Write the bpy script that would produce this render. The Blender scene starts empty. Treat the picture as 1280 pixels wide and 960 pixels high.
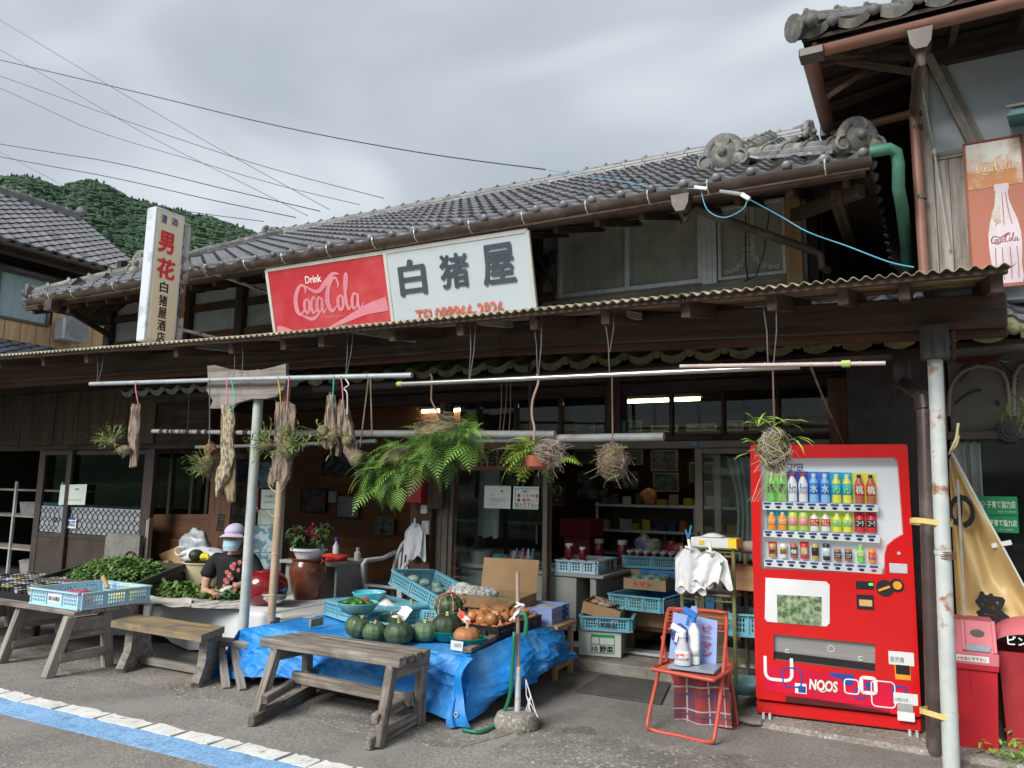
import bpy,bmesh,math,random
from mathutils import Vector,Matrix,Euler,noise as mnoise
from mathutils.geometry import tessellate_polygon
random.seed(7)
R_=math.radians
scene=bpy.context.scene
COL=scene.collection
PITCH,YAW,ROLL,FPX,CAMH=R_(7.9),R_(28.5),R_(1.1),961.0,1.5
_f=Vector((-math.sin(YAW)*math.cos(PITCH),math.cos(YAW)*math.cos(PITCH),math.sin(PITCH)))
_r0=Vector((math.cos(YAW),math.sin(YAW),0));_u0=_r0.cross(_f)
_r=_r0*math.cos(ROLL)+_u0*math.sin(ROLL);_u=-_r0*math.sin(ROLL)+_u0*math.cos(ROLL)
CAM=Vector((0,0,CAMH))
cam=bpy.data.cameras.new('camera');cam_o=bpy.data.objects.new('camera',cam);COL.objects.link(cam_o)
cam_o.matrix_world=Matrix(((_r.x,_u.x,-_f.x,0),(_r.y,_u.y,-_f.y,0),(_r.z,_u.z,-_f.z,CAMH),(0,0,0,1)))
cam.sensor_width=36;cam.lens=36*FPX/1280;cam.clip_start=.05;cam.clip_end=9000
scene.camera=cam_o
SUN_EL,SUN_AZ=R_(38),R_(196)
w=bpy.data.worlds.new('World');scene.world=w;w.use_nodes=True
nt=w.node_tree;N=nt.nodes;Lk=nt.links
bg=N['Background']
sky=N.new('ShaderNodeTexSky');sky.sky_type='NISHITA';sky.sun_disc=False
sky.sun_elevation=SUN_EL;sky.sun_rotation=SUN_AZ
tc=N.new('ShaderNodeTexCoord')
mp=N.new('ShaderNodeMapping');mp.inputs['Scale'].default_value=(1.0,1.0,2.2);mp.inputs['Location'].default_value=(3.1,1.7,.4)
nz=N.new('ShaderNodeTexNoise');nz.inputs['Scale'].default_value=1.9;nz.inputs['Detail'].default_value=3.2;nz.inputs['Roughness'].default_value=.46
nz.inputs['Distortion'].default_value=.35
cr=N.new('ShaderNodeValToRGB');e=cr.color_ramp.elements
e[0].position=.36;e[0].color=(2.6,2.9,3.2,1);e[1].position=.70;e[1].color=(5.4,5.7,5.9,1)
k=e.new(.52);k.color=(3.3,3.6,3.95,1)
mx=N.new('ShaderNodeMixRGB');mx.inputs['Fac'].default_value=.93
Lk.new(tc.outputs['Generated'],mp.inputs['Vector']);Lk.new(mp.outputs[0],nz.inputs['Vector'])
Lk.new(nz.outputs['Fac'],cr.inputs['Fac']);Lk.new(sky.outputs[0],mx.inputs[1]);Lk.new(cr.outputs[0],mx.inputs[2])
Lk.new(mx.outputs[0],bg.inputs['Color']);bg.inputs['Strength'].default_value=.10
sl=bpy.data.lights.new('sun','SUN');sl.energy=2.6;sl.angle=R_(30);sl.color=(1,.96,.90)
so=bpy.data.objects.new('sun',sl);COL.objects.link(so)
sd=Vector((math.sin(SUN_AZ)*math.cos(SUN_EL),math.cos(SUN_AZ)*math.cos(SUN_EL),math.sin(SUN_EL)))
so.rotation_euler=sd.to_track_quat('Z','Y').to_euler();so.location=(0,-5,20)
scene.view_settings.view_transform='Standard';scene.view_settings.look='None'
scene.view_settings.exposure=.80;scene.view_settings.gamma=1
scene.cycles.max_bounces=7;scene.cycles.transparent_max_bounces=24
def ray(px,py):return _f+_r*((px-640)/FPX)-_u*((py-480)/FPX)
def at(px,py,x=None,y=None,z=None):
    d=ray(px,py)
    t=x/d.x if x is not None else(y/d.y if y is not None else(z-CAMH)/d.z)
    return CAM+d*t
def V(*a):return Vector(a)
def sock(n,k,v):n.inputs[k].default_value=v
def mat(name,a,b=None,sc=(4,4,4),rough=.7,bump=.15,metal=0,det=4,c=None,csc=1.2,clo=.52,chi=.66,vary=.12,
        spec=.4,lo=.35,hi=.65,coat=0,emit=None,trans=0,bsc=None,rv=.0,fine=0,sheen=0,speck=None):
    m=bpy.data.materials.new(name);m.use_nodes=True;t=m.node_tree;n=t.nodes;L=t.links
    p=n['Principled BSDF']
    if b is None:b=tuple(x*.75 for x in a)
    A=n.new('ShaderNodeAttribute');A.attribute_name='gco'
    oi=n.new('ShaderNodeObjectInfo');ad=n.new('ShaderNodeVectorMath');ad.operation='MULTIPLY_ADD'
    cx=n.new('ShaderNodeCombineXYZ')
    for q in range(3):L.new(oi.outputs['Random'],cx.inputs[q])
    L.new(cx.outputs[0],ad.inputs[0]);ad.inputs[1].default_value=(17.3,9.1,23.7);L.new(A.outputs['Vector'],ad.inputs[2])
    mpn=n.new('ShaderNodeMapping');sock(mpn,'Scale',sc);L.new(ad.outputs[0],mpn.inputs[0])
    z1=n.new('ShaderNodeTexNoise');sock(z1,'Scale',1.0);sock(z1,'Detail',det);sock(z1,'Roughness',.6);L.new(mpn.outputs[0],z1.inputs['Vector'])
    rp=n.new('ShaderNodeValToRGB');el=rp.color_ramp.elements
    el[0].position=lo;el[0].color=(*b,1);el[1].position=hi;el[1].color=(*a,1);L.new(z1.outputs['Fac'],rp.inputs[0])
    out=rp.outputs[0]
    if fine:
        zf=n.new('ShaderNodeTexNoise');sock(zf,'Scale',fine);sock(zf,'Detail',2);L.new(ad.outputs[0],zf.inputs['Vector'])
        rf=n.new('ShaderNodeValToRGB');q=rf.color_ramp.elements;q[0].position=.3;q[0].color=(.70,.70,.70,1);q[1].position=.7;q[1].color=(1.3,1.3,1.3,1)
        L.new(zf.outputs['Fac'],rf.inputs[0]);mf=n.new('ShaderNodeMixRGB');mf.blend_type='MULTIPLY';sock(mf,'Fac',1);L.new(out,mf.inputs[1]);L.new(rf.outputs[0],mf.inputs[2]);out=mf.outputs[0]
    if speck:
        zs=n.new('ShaderNodeTexVoronoi');sock(zs,'Scale',speck[0]);L.new(ad.outputs[0],zs.inputs['Vector'])
        zq=n.new('ShaderNodeTexNoise');sock(zq,'Scale',2.3);sock(zq,'Detail',3);L.new(ad.outputs[0],zq.inputs['Vector'])
        ms_=n.new('ShaderNodeMath');ms_.operation='MULTIPLY_ADD';L.new(zq.outputs['Fac'],ms_.inputs[0]);ms_.inputs[1].default_value=.5;ms_.inputs[2].default_value=speck[1]-.25
        lt_=n.new('ShaderNodeMath');lt_.operation='LESS_THAN';L.new(zs.outputs['Distance'],lt_.inputs[0]);L.new(ms_.outputs[0],lt_.inputs[1])
        sx_=n.new('ShaderNodeMixRGB');L.new(lt_.outputs[0],sx_.inputs[0]);L.new(out,sx_.inputs[1]);sx_.inputs[2].default_value=(*speck[2],1);out=sx_.outputs[0]
    if c is not None:
        z2=n.new('ShaderNodeTexNoise');sock(z2,'Scale',csc);sock(z2,'Detail',6);sock(z2,'Roughness',.65);L.new(ad.outputs[0],z2.inputs['Vector'])
        mr=n.new('ShaderNodeMapRange');sock(mr,'From Min',clo);sock(mr,'From Max',chi);L.new(z2.outputs['Fac'],mr.inputs[0])
        mm=n.new('ShaderNodeMixRGB');L.new(mr.outputs[0],mm.inputs[0]);L.new(out,mm.inputs[1]);mm.inputs[2].default_value=(*c,1);out=mm.outputs[0]
    if vary:
        mv=n.new('ShaderNodeMapRange');sock(mv,'To Min',1-vary);sock(mv,'To Max',1+vary);L.new(oi.outputs['Random'],mv.inputs[0])
        hs=n.new('ShaderNodeHueSaturation');L.new(mv.outputs[0],hs.inputs['Value']);L.new(out,hs.inputs['Color']);out=hs.outputs[0]
    L.new(out,p.inputs['Base Color'])
    sock(p,'Roughness',rough);sock(p,'Metallic',metal);sock(p,'Specular IOR Level',spec);sock(p,'Coat Weight',coat);sock(p,'Coat Roughness',.12)
    if trans:sock(p,'Transmission Weight',trans)
    if sheen:sock(p,'Sheen Weight',sheen)
    if rv:
        m2=n.new('ShaderNodeMapRange');sock(m2,'To Min',max(.03,rough-rv));sock(m2,'To Max',min(1,rough+rv));L.new(z1.outputs['Fac'],m2.inputs[0]);L.new(m2.outputs[0],p.inputs['Roughness'])
    if emit:p.inputs['Emission Color'].default_value=(*emit[0],1);sock(p,'Emission Strength',emit[1])
    if bump:
        bp=n.new('ShaderNodeBump');sock(bp,'Strength',bump);sock(bp,'Distance',.01)
        if bsc:
            z3=n.new('ShaderNodeTexNoise');sock(z3,'Scale',bsc);sock(z3,'Detail',3);L.new(ad.outputs[0],z3.inputs['Vector']);L.new(z3.outputs['Fac'],bp.inputs['Height'])
        else:L.new(z1.outputs['Fac'],bp.inputs['Height'])
        L.new(bp.outputs[0],p.inputs['Normal'])
    return m
def glass_mat(name,tint=(.80,.88,.86),ior=1.5,rough=.02,dirt_lift=0):
    m=bpy.data.materials.new(name);m.use_nodes=True;t=m.node_tree;n=t.nodes;L=t.links
    n.remove(n['Principled BSDF']);o=n['Material Output']
    tr=n.new('ShaderNodeBsdfTransparent');tr.inputs[0].default_value=(*tint,1)
    gl=n.new('ShaderNodeBsdfGlossy');gl.inputs['Roughness'].default_value=rough;gl.inputs[0].default_value=(.95,1,.98,1)
    fz=n.new('ShaderNodeFresnel');fz.inputs[0].default_value=ior
    ge=n.new('ShaderNodeNewGeometry');iv=n.new('ShaderNodeMath');iv.operation='SUBTRACT';iv.inputs[0].default_value=1;L.new(ge.outputs['Backfacing'],iv.inputs[1])
    fr=n.new('ShaderNodeMath');fr.operation='MULTIPLY';L.new(fz.outputs[0],fr.inputs[0]);L.new(iv.outputs[0],fr.inputs[1])
    ms=n.new('ShaderNodeMixShader');L.new(fr.outputs[0],ms.inputs[0]);L.new(tr.outputs[0],ms.inputs[1]);L.new(gl.outputs[0],ms.inputs[2])
    last=ms
    if dirt_lift:
        df=n.new('ShaderNodeBsdfDiffuse');df.inputs[0].default_value=(.5,.52,.5,1)
        m2=n.new('ShaderNodeMixShader');m2.inputs[0].default_value=dirt_lift;L.new(ms.outputs[0],m2.inputs[1]);L.new(df.outputs[0],m2.inputs[2]);last=m2
    L.new(last.outputs[0],o.inputs['Surface']);return m
W=dict(
 asphalt=mat('worn_asphalt',(.265,.25,.225),(.17,.16,.148),sc=(1.2,1.2,1.2),det=8,rough=.92,bump=.5,bsc=160,c=(.25,.24,.22),csc=.9,fine=60,speck=(30,.13,(.40,.38,.35))),
 apron=mat('rough_concrete',(.29,.27,.235),(.16,.15,.13),sc=(2,2,2),det=8,rough=.95,bump=.9,bsc=90,c=(.085,.085,.075),csc=1.3,fine=45,speck=(24,.20,(.42,.40,.36))),
 smoothc=mat('smooth_cement',(.20,.19,.175),(.14,.133,.122),sc=(1.5,1.5,1.5),det=8,rough=.9,bump=.3,bsc=130,c=(.22,.21,.195),csc=2.2,fine=55,speck=(50,.06,(.32,.31,.29))),
 stepc=mat('step_concrete',(.26,.25,.22),(.13,.12,.105),sc=(3,3,6),rough=.9,bump=.5,bsc=60,c=(.06,.055,.05),csc=3),
 white_line=mat('road_white_paint',(.78,.78,.76),(.60,.60,.57),sc=(6,6,6),det=8,rough=.75,bump=.3,bsc=130,vary=0,c=(.33,.32,.30),csc=14,clo=.57,chi=.68),
 blue_line=mat('road_blue_paint',(.26,.46,.72),(.20,.38,.62),sc=(3,3,3),det=6,rough=.8,bump=.3,bsc=130,vary=0,c=(.13,.20,.30),csc=7,clo=.53,chi=.75,fine=70),
 tile=mat('grey_roof_tile',(.235,.24,.255),(.14,.145,.155),sc=(7,7,7),rough=.42,bump=.08,c=(.10,.10,.105),csc=3,vary=.16,spec=.6,rv=.12),
 tile_edge=mat('shaded_weathered_tile_edge',(.065,.066,.07),(.04,.04,.043),sc=(7,7,7),rough=.7,bump=0,vary=.2),  # dark lip faces: the shadow line under each tile in colour, plus weathering
 tile_lichen=mat('lichened_roof_tile',(.20,.20,.19),(.10,.10,.10),sc=(9,9,9),rough=.65,bump=.25,c=(.27,.27,.20),csc=9,vary=.2),
 tile_moss=mat('mossy_eave_tile',(.33,.34,.17),(.17,.18,.09),sc=(9,9,9),rough=.85,bump=.3,c=(.09,.10,.05),csc=9,vary=.2),
 tile_blue=mat('bluish_roof_tile',(.24,.27,.32),(.15,.17,.21),sc=(5,5,5),rough=.45,bump=.1,vary=.15),
 mortar=mat('roof_mortar',(.42,.36,.27),(.22,.18,.13),sc=(12,12,12),rough=.95,bump=.5),
 darkwood=mat('dark_old_wood',(.085,.052,.036),(.030,.020,.015),sc=(1.4,22,22),rough=.8,bump=.35,c=(.016,.012,.010),csc=2,vary=.2),
 beamwood=mat('brown_beam_wood',(.125,.080,.058),(.050,.032,.025),sc=(1.0,20,20),rough=.7,bump=.4,c=(.22,.18,.15),csc=1.1,clo=.6,chi=.85,vary=.1,det=6),
 redwood=mat('reddish_brown_wood',(.16,.07,.04),(.07,.032,.02),sc=(1.2,20,20),rough=.65,bump=.25,vary=.15),
 greywood=mat('weathered_grey_wood',(.31,.275,.24),(.10,.085,.072),sc=(2.2,45,45),rough=.92,bump=.8,det=7,c=(.075,.062,.052),csc=4,clo=.5,chi=.72,vary=.12),
 silverwood=mat('silver_grey_wood',(.36,.33,.30),(.15,.135,.12),sc=(1.6,26,26),rough=.9,bump=.6,det=7,vary=.1,c=(.10,.085,.075),csc=2.5,clo=.56,chi=.75),
 yellwood=mat('worn_varnished_wood',(.36,.27,.13),(.17,.13,.085),sc=(1.5,22,22),rough=.75,bump=.4,c=(.14,.12,.10),csc=3.5,clo=.45,chi=.62,vary=.1),
 lightwood=mat('pale_new_wood',(.50,.33,.18),(.34,.21,.11),sc=(1.3,16,16),rough=.65,bump=.15,vary=.15),
 orangewood=mat('orange_board_siding',(.74,.50,.26),(.56,.35,.17),sc=(1.3,14,14),rough=.7,bump=.15,vary=.14),
 battens=mat('awning_sheathing_wood',(.55,.42,.26),(.22,.15,.09),sc=(.9,15,15),rough=.85,bump=.3,vary=.45,c=(.07,.045,.03),csc=1.5),
 boardwood=mat('stacked_board_wood',(.19,.085,.04),(.11,.05,.026),sc=(1.2,12,12),rough=.7,bump=.15,vary=.2),
 bamboo=mat('dry_bamboo',(.55,.42,.29),(.40,.29,.19),sc=(3,14,14),rough=.55,bump=.1,c=(.17,.12,.08),csc=18,clo=.62,chi=.7),
 corrug=mat('yellowed_corrugated_sheet',(.46,.42,.29),(.30,.27,.18),sc=(5,5,5),rough=.6,bump=.1,c=(.17,.14,.08),csc=4,vary=.15),
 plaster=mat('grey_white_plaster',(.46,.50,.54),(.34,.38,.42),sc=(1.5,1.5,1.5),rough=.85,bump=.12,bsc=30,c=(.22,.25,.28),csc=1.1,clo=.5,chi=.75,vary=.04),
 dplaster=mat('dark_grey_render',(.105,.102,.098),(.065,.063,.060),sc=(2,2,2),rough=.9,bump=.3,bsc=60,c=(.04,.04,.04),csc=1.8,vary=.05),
 blackwall=mat('near_black_wall',(.040,.034,.030),(.018,.015,.013),sc=(2,2,2),rough=.85,bump=.1,vary=.1),  # near-black wall colour with faint noise
 orangewall=mat('orange_brown_plywood',(.26,.115,.05),(.19,.08,.036),sc=(.8,10,10),rough=.6,bump=.06,vary=.06),
 floor=mat('dark_shop_floor',(.075,.06,.05),(.035,.028,.024),sc=(3,3,3),rough=.6,bump=.15,c=(.10,.05,.035),csc=4),
 alu=mat('silver_aluminium',(.62,.66,.70),(.50,.53,.57),sc=(20,3,3),rough=.42,metal=.25,bump=.03,vary=.05),
 bronze=mat('bronze_aluminium',(.17,.145,.12),(.13,.11,.09),sc=(6,6,6),rough=.42,metal=.35,bump=.03,vary=.05,c=(.22,.19,.16),csc=6,clo=.6,chi=.8),
 brownpvc=mat('dark_brown_gutter_plastic',(.085,.062,.054),(.055,.04,.036),sc=(5,5,5),rough=.38,bump=.03,c=(.12,.10,.09),csc=5,vary=.08),
 copperpvc=mat('copper_brown_gutter',(.27,.135,.10),(.19,.095,.07),sc=(4,4,4),rough=.4,bump=.03,c=(.20,.11,.08),csc=5,vary=.06),
 greenpvc=mat('green_patina_pipe',(.075,.22,.155),(.045,.14,.10),sc=(3,3,3),rough=.5,bump=.05,vary=.05),
 steelpipe=mat('rusty_galvanised_pipe',(.50,.55,.58),(.37,.41,.44),sc=(9,4,4),rough=.42,metal=.25,bump=.06,c=(.24,.10,.045),csc=7,clo=.60,chi=.70,vary=.04),
 whitepipe=mat('chalky_white_pipe',(.54,.58,.57),(.40,.44,.43),sc=(5,5,5),rough=.55,bump=.1,c=(.28,.13,.06),csc=5,clo=.58,chi=.66,vary=.04),
 greypvc=mat('grey_plastic_pipe',(.42,.44,.44),(.30,.31,.31),sc=(6,9,9),rough=.5,bump=.05,c=(.30,.22,.17),csc=5,clo=.6,chi=.7),
 darkpole=mat('dark_enamel_pipe',(.052,.052,.056),(.032,.032,.036),sc=(8,8,8),rough=.35,bump=.05,c=(.11,.10,.10),csc=9,clo=.58,chi=.74,vary=0),
 whiteplastic=mat('white_plastic',(.78,.80,.82),(.68,.70,.72),sc=(4,4,4),rough=.4,bump=.02,vary=.04),
 agedwhite=mat('aged_white_enamel',(.58,.60,.57),(.47,.48,.45),sc=(3,3,3),rough=.5,bump=.03,c=(.33,.29,.23),csc=3.5,clo=.62,chi=.8,vary=.05),
 black=mat('black_plastic',(.018,.018,.020),(.012,.012,.013),rough=.45,bump=.03,vary=0),
 wire=mat('dark_wire',(.03,.032,.035),rough=.6,bump=0,vary=0),
 glass=glass_mat('window_glass',tint=(.92,.95,.94)),glassd=glass_mat('dusty_brightened_glass',tint=(.95,.96,.94),dirt_lift=.24,rough=.05),  # second glass: pale diffuse veil over the dust brightens the dim upper panes
 glassclear=glass_mat('display_glass',tint=(.95,.97,.97),ior=1.52),
)
class MB:
    def __init__(s):s.v=[];s.f=[];s.g=[];s.m=[];s.mi=0
    def add(s,vs,fs,g=None):
        o=len(s.v);s.v+=[Vector(v)for v in vs]
        s.g+=[Vector(v)for v in(g if g is not None else vs)]
        for f in fs:s.f.append([i+o for i in f]);s.m.append(s.mi)
        return s
    def frame(s,a,b,up=None):
        d=(b-a);L=d.length;d=d/L if L>1e-9 else Vector((1,0,0))
        u=Vector(up)if up is not None else Vector((0,0,1))
        if abs(d.dot(u))>.98:u=Vector((0,1,0))if up is None else Vector((1,0,0))
        sd=d.cross(u).normalized();u=sd.cross(d).normalized()
        return d,sd,u,L
    def bar(s,a,b,w,h,up=None,c=None,w2=None,h2=None):
        """beam from a to b, width w across, height h along up; chamfer c"""
        a=Vector(a);b=Vector(b);d,sd,u,L=s.frame(a,b,up);w2=w2 or w;h2=h2 or h
        ro=random.random()*20
        if c is None:c=0 if min(w,h)<.012 else min(.004,min(w,h)*.12)
        vs=[];gs=[]
        if c<=0:
            for q,(p,ww,hh)in enumerate(((a,w,h),(b,w2,h2))):
                for x,y in((-1,-1),(1,-1),(1,1),(-1,1)):
                    vs.append(p+sd*(x*ww/2)+u*(y*hh/2));gs.append(Vector((ro+q*L,x*ww/2+ro,y*hh/2)))
            fs=[(3,2,1,0),(4,5,6,7)]+[(i,(i+1)%4,4+(i+1)%4,4+i)for i in range(4)]
            return s.add(vs,fs,gs)
        for q,(t,ins)in enumerate(((0,c),(c,0),(L-c,0),(L,c))):
            ww=(w if q<2 else w2)/2;hh=(h if q<2 else h2)/2
            for x,y in((-ww+c,-hh+ins),(ww-c,-hh+ins),(ww-ins,-hh+c),(ww-ins,hh-c),(ww-c,hh-ins),(-ww+c,hh-ins),(-ww+ins,hh-c),(-ww+ins,-hh+c)):
                vs.append(a+d*t+sd*x+u*y);gs.append(Vector((ro+t,x+ro,y)))
        fs=[tuple(range(7,-1,-1)),tuple(range(24,32))]
        for q in range(3):
            for i in range(8):fs.append((q*8+i,q*8+(i+1)%8,q*8+8+(i+1)%8,q*8+8+i))
        return s.add(vs,fs,gs)
    def box(s,lo,hi,c=None):
        lo=Vector(lo);hi=Vector(hi);sz=hi-lo;m=(lo+hi)/2
        ax=max(range(3),key=lambda i:abs(sz[i]))
        if ax==0:return s.bar((lo.x,m.y,m.z),(hi.x,m.y,m.z),abs(sz.y),abs(sz.z),(0,0,1),c)
        if ax==1:return s.bar((m.x,lo.y,m.z),(m.x,hi.y,m.z),abs(sz.x),abs(sz.z),(0,0,1),c)
        return s.bar((m.x,m.y,lo.z),(m.x,m.y,hi.z),abs(sz.x),abs(sz.y),(0,1,0),c)
    def tube(s,pts,r,seg=8,caps=True):
        pts=[Vector(p)for p in pts];n=len(pts);rs=r if isinstance(r,(list,tuple))else[r]*n
        vs=[];gs=[];prev=None;Lc=random.random()*9
        for i,p in enumerate(pts):
            d=(pts[min(i+1,n-1)]-pts[max(i-1,0)]);d=d.normalized()if d.length>1e-9 else Vector((0,0,1))
            if prev is None:sd=d.cross(Vector((0,0,1))if abs(d.z)<.95 else Vector((1,0,0))).normalized()
            else:sd=(prev-d*prev.dot(d));sd=sd.normalized()if sd.length>1e-6 else d.orthogonal().normalized()
            prev=sd;u=sd.cross(d)
            if i:Lc+=(p-pts[i-1]).length
            for k in range(seg):
                an=2*math.pi*k/seg;q=sd*math.cos(an)*rs[i]+u*math.sin(an)*rs[i]
                vs.append(p+q);gs.append(Vector((Lc,math.cos(an)*rs[i],math.sin(an)*rs[i])))
        fs=[(i*seg+k,(i+1)*seg+k,(i+1)*seg+(k+1)%seg,i*seg+(k+1)%seg)for i in range(n-1)for k in range(seg)]
        if caps:fs+=[tuple(range(seg)),tuple(range(n*seg-1,(n-1)*seg-1,-1))]
        return s.add(vs,fs,gs)
    def lathe(s,prof,c=(0,0,0),seg=20,axis=None,sx=1,sy=1,wob=0):
        c=Vector(c);q=Vector(axis).to_track_quat('Z','Y')if axis is not None else None
        vs=[];o=random.random()*9
        for r,z in prof:
            for k in range(seg):
                an=2*math.pi*k/seg;rr=r*(1+wob*math.sin(3*an+o)+wob*.6*math.sin(5*an+2*o))
                p=Vector((rr*math.cos(an)*sx,rr*math.sin(an)*sy,z));vs.append((q @ p if q else p)+c)
        n=len(prof)
        fs=[(i*seg+k,i*seg+(k+1)%seg,(i+1)*seg+(k+1)%seg,(i+1)*seg+k)for i in range(n-1)for k in range(seg)]
        if prof[0][0]>1e-5:fs.append(tuple(range(seg-1,-1,-1)))
        if prof[-1][0]>1e-5:fs.append(tuple(range((n-1)*seg,n*seg)))
        return s.add(vs,fs)
    def ball(s,c,r,seg=12,rings=8,sc=(1,1,1),rot=None,noise=0,nf=3):
        c=Vector(c);vs=[];M=Euler(rot).to_matrix()if rot else None
        for i in range(rings+1):
            th=math.pi*i/rings
            for k in range(seg):
                an=2*math.pi*k/seg;p=Vector((math.sin(th)*math.cos(an)*sc[0],math.sin(th)*math.sin(an)*sc[1],-math.cos(th)*sc[2]))*r
                if noise:p*=1+noise*mnoise.noise((p+c)*nf/r*.6)
                vs.append((M @ p if M else p)+c)
        fs=[(i*seg+k,i*seg+(k+1)%seg,(i+1)*seg+(k+1)%seg,(i+1)*seg+k)for i in range(rings)for k in range(seg)]
        return s.add(vs,fs)
    def quad(s,a,b,c,d):return s.add([a,b,c,d],[(0,1,2,3)])
    def plate(s,outer,holes,O,U,Vv,th,back=True):
        """polygon in the (U,V) plane with holes, thickness th along U x V"""
        O,U,Vv=Vector(O),Vector(U),Vector(Vv);n=U.cross(Vv).normalized()
        polys=[[Vector((p[0],p[1],0))for p in outer]]+[[Vector((p[0],p[1],0))for p in h]for h in holes]
        flat=[p for q in polys for p in q];tr=tessellate_polygon(polys);N0=len(flat)
        def cv(p,k):return O+U*p.x+Vv*p.y+n*(th*k)
        vs=[cv(p,1)for p in flat]+[cv(p,0)for p in flat]
        def fix(t):
            a,b,c=(flat[i]for i in t);return t if(b-a).cross(c-a).z>0 else(t[0],t[2],t[1])
        fs=[]
        for t in tr:
            t=fix(t);fs.append(tuple(t))
            if back:fs.append((t[0]+N0,t[2]+N0,t[1]+N0))
        o=0
        for qi,q in enumerate(polys):
            ar=sum(q[i].x*q[(i+1)%len(q)].y-q[(i+1)%len(q)].x*q[i].y for i in range(len(q)))
            ccw=(ar>0)==(qi==0)
            for i in range(len(q)):
                a,b=o+i,o+(i+1)%len(q)
                fs.append((a,a+N0,b+N0,b)if ccw else(a,b,b+N0,a+N0))
            o+=len(q)
        return s.add(vs,fs)
    def grid(s,fn,nu,nv,closed=False):
        vs=[fn(i/nu,j/nv)for j in range(nv+1)for i in range(nu+1)]
        g=[Vector((i/nu*2,j/nv*2,0))for j in range(nv+1)for i in range(nu+1)]
        return s.add(vs,[(j*(nu+1)+i,j*(nu+1)+i+1,(j+1)*(nu+1)+i+1,(j+1)*(nu+1)+i)for j in range(nv)for i in range(nu)])
    def merge(s,o,M=None):
        k=len(s.v);s.v+=[(M @ v if M else v.copy())for v in o.v];s.g+=o.g;s.f+=[[i+k for i in f]for f in o.f];s.m+=o.m;return s
    def mesh(s,name,mats,off=Vector((0,0,0)),rz=0,smooth=None):
        me=bpy.data.meshes.new(name);Mi=Matrix.Rotation(-rz,3,'Z')if rz else None
        vs=[v-off for v in s.v]
        if Mi:vs=[Mi @ v for v in vs]
        me.from_pydata([tuple(v)for v in vs],[],s.f)
        at_=me.attributes.new('gco','FLOAT_VECTOR','POINT');fl=[c for v in s.g for c in v]
        at_.data.foreach_set('vector',fl)
        for m in(mats if isinstance(mats,(list,tuple))else[mats]):me.materials.append(m)
        if isinstance(mats,(list,tuple))and len(mats)>1:me.polygons.foreach_set('material_index',s.m)
        me.validate()
        if smooth:
            me.shade_smooth()
            if smooth is not True and smooth<3:me.set_sharp_from_angle(angle=smooth)
        me.update();return me
    def build(s,name,mats,parent=None,local=False,smooth=.7,**kw):
        """vertices are in world space (local=True: already in the thing's own space)"""
        if parent is not None:
            off,rz=ROOTS.get(parent.name,(Vector((0,0,0)),0))if not local else(Vector((0,0,0)),0)
            o=bpy.data.objects.new(name,s.mesh(name,mats,off,rz,smooth));COL.objects.link(o);o.parent=parent
            ROOTS[o.name]=(off,rz)
        else:
            xs=[v.x for v in s.v];ys=[v.y for v in s.v];zs=[v.z for v in s.v]
            off=Vector(((min(xs)+max(xs))/2,(min(ys)+max(ys))/2,min(zs)))
            o=bpy.data.objects.new(name,s.mesh(name,mats,off,0,smooth));COL.objects.link(o);o.location=off
            ROOTS[o.name]=(off,0)
        for k,v in kw.items():
            if v:o['category' if k=='cat' else k]=v
        return o
ROOTS={}
def thing(name,label,cat,loc=(0,0,0),rz=0,group=None):
    o=bpy.data.objects.new(name,None);COL.objects.link(o);o.location=loc;o.rotation_euler=(0,0,rz)
    o.empty_display_size=.1;o['label']=label;o['category']=cat
    if group:o['group']=group
    ROOTS[o.name]=(Vector(loc),rz);return o
def inst(name,me,parent,M=None,label=None):
    """another object that shares the mesh me (vertices in local space); M in world space"""
    o=bpy.data.objects.new(name,me);COL.objects.link(o);o.parent=parent
    if M is not None:
        off,rz=ROOTS.get(parent.name,(Vector((0,0,0)),0))
        o.matrix_local=(Matrix.Rotation(-rz,4,'Z')@ Matrix.Translation(-off))@ M
    if label:o['label']=label
    return o
KIDS={}
def copy_thing(r,loc,rz=None,label=None,rot=None):
    if not KIDS.get('n')==len(COL.objects):
        KIDS.clear()
        for o in COL.objects:
            if o.parent:KIDS.setdefault(o.parent.name,[]).append(o)
    c=r.copy();COL.objects.link(c);c.location=loc
    if rz is not None:c.rotation_euler=(0,0,rz)
    if rot is not None:c.rotation_euler=rot
    if label:c['label']=label
    for ch in KIDS.get(r.name,[]):
        d=ch.copy();COL.objects.link(d);d.parent=c
        for g in KIDS.get(ch.name,[]):
            e2=g.copy();COL.objects.link(e2);e2.parent=d
    return c
def basis(O,U,Vv,Nn=None):
    U,Vv=Vector(U).normalized(),Vector(Vv).normalized();Nn=U.cross(Vv).normalized()if Nn is None else Nn
    return Matrix(((U.x,Vv.x,Nn.x,O[0]),(U.y,Vv.y,Nn.y,O[1]),(U.z,Vv.z,Nn.z,O[2]),(0,0,0,1)))
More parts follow.
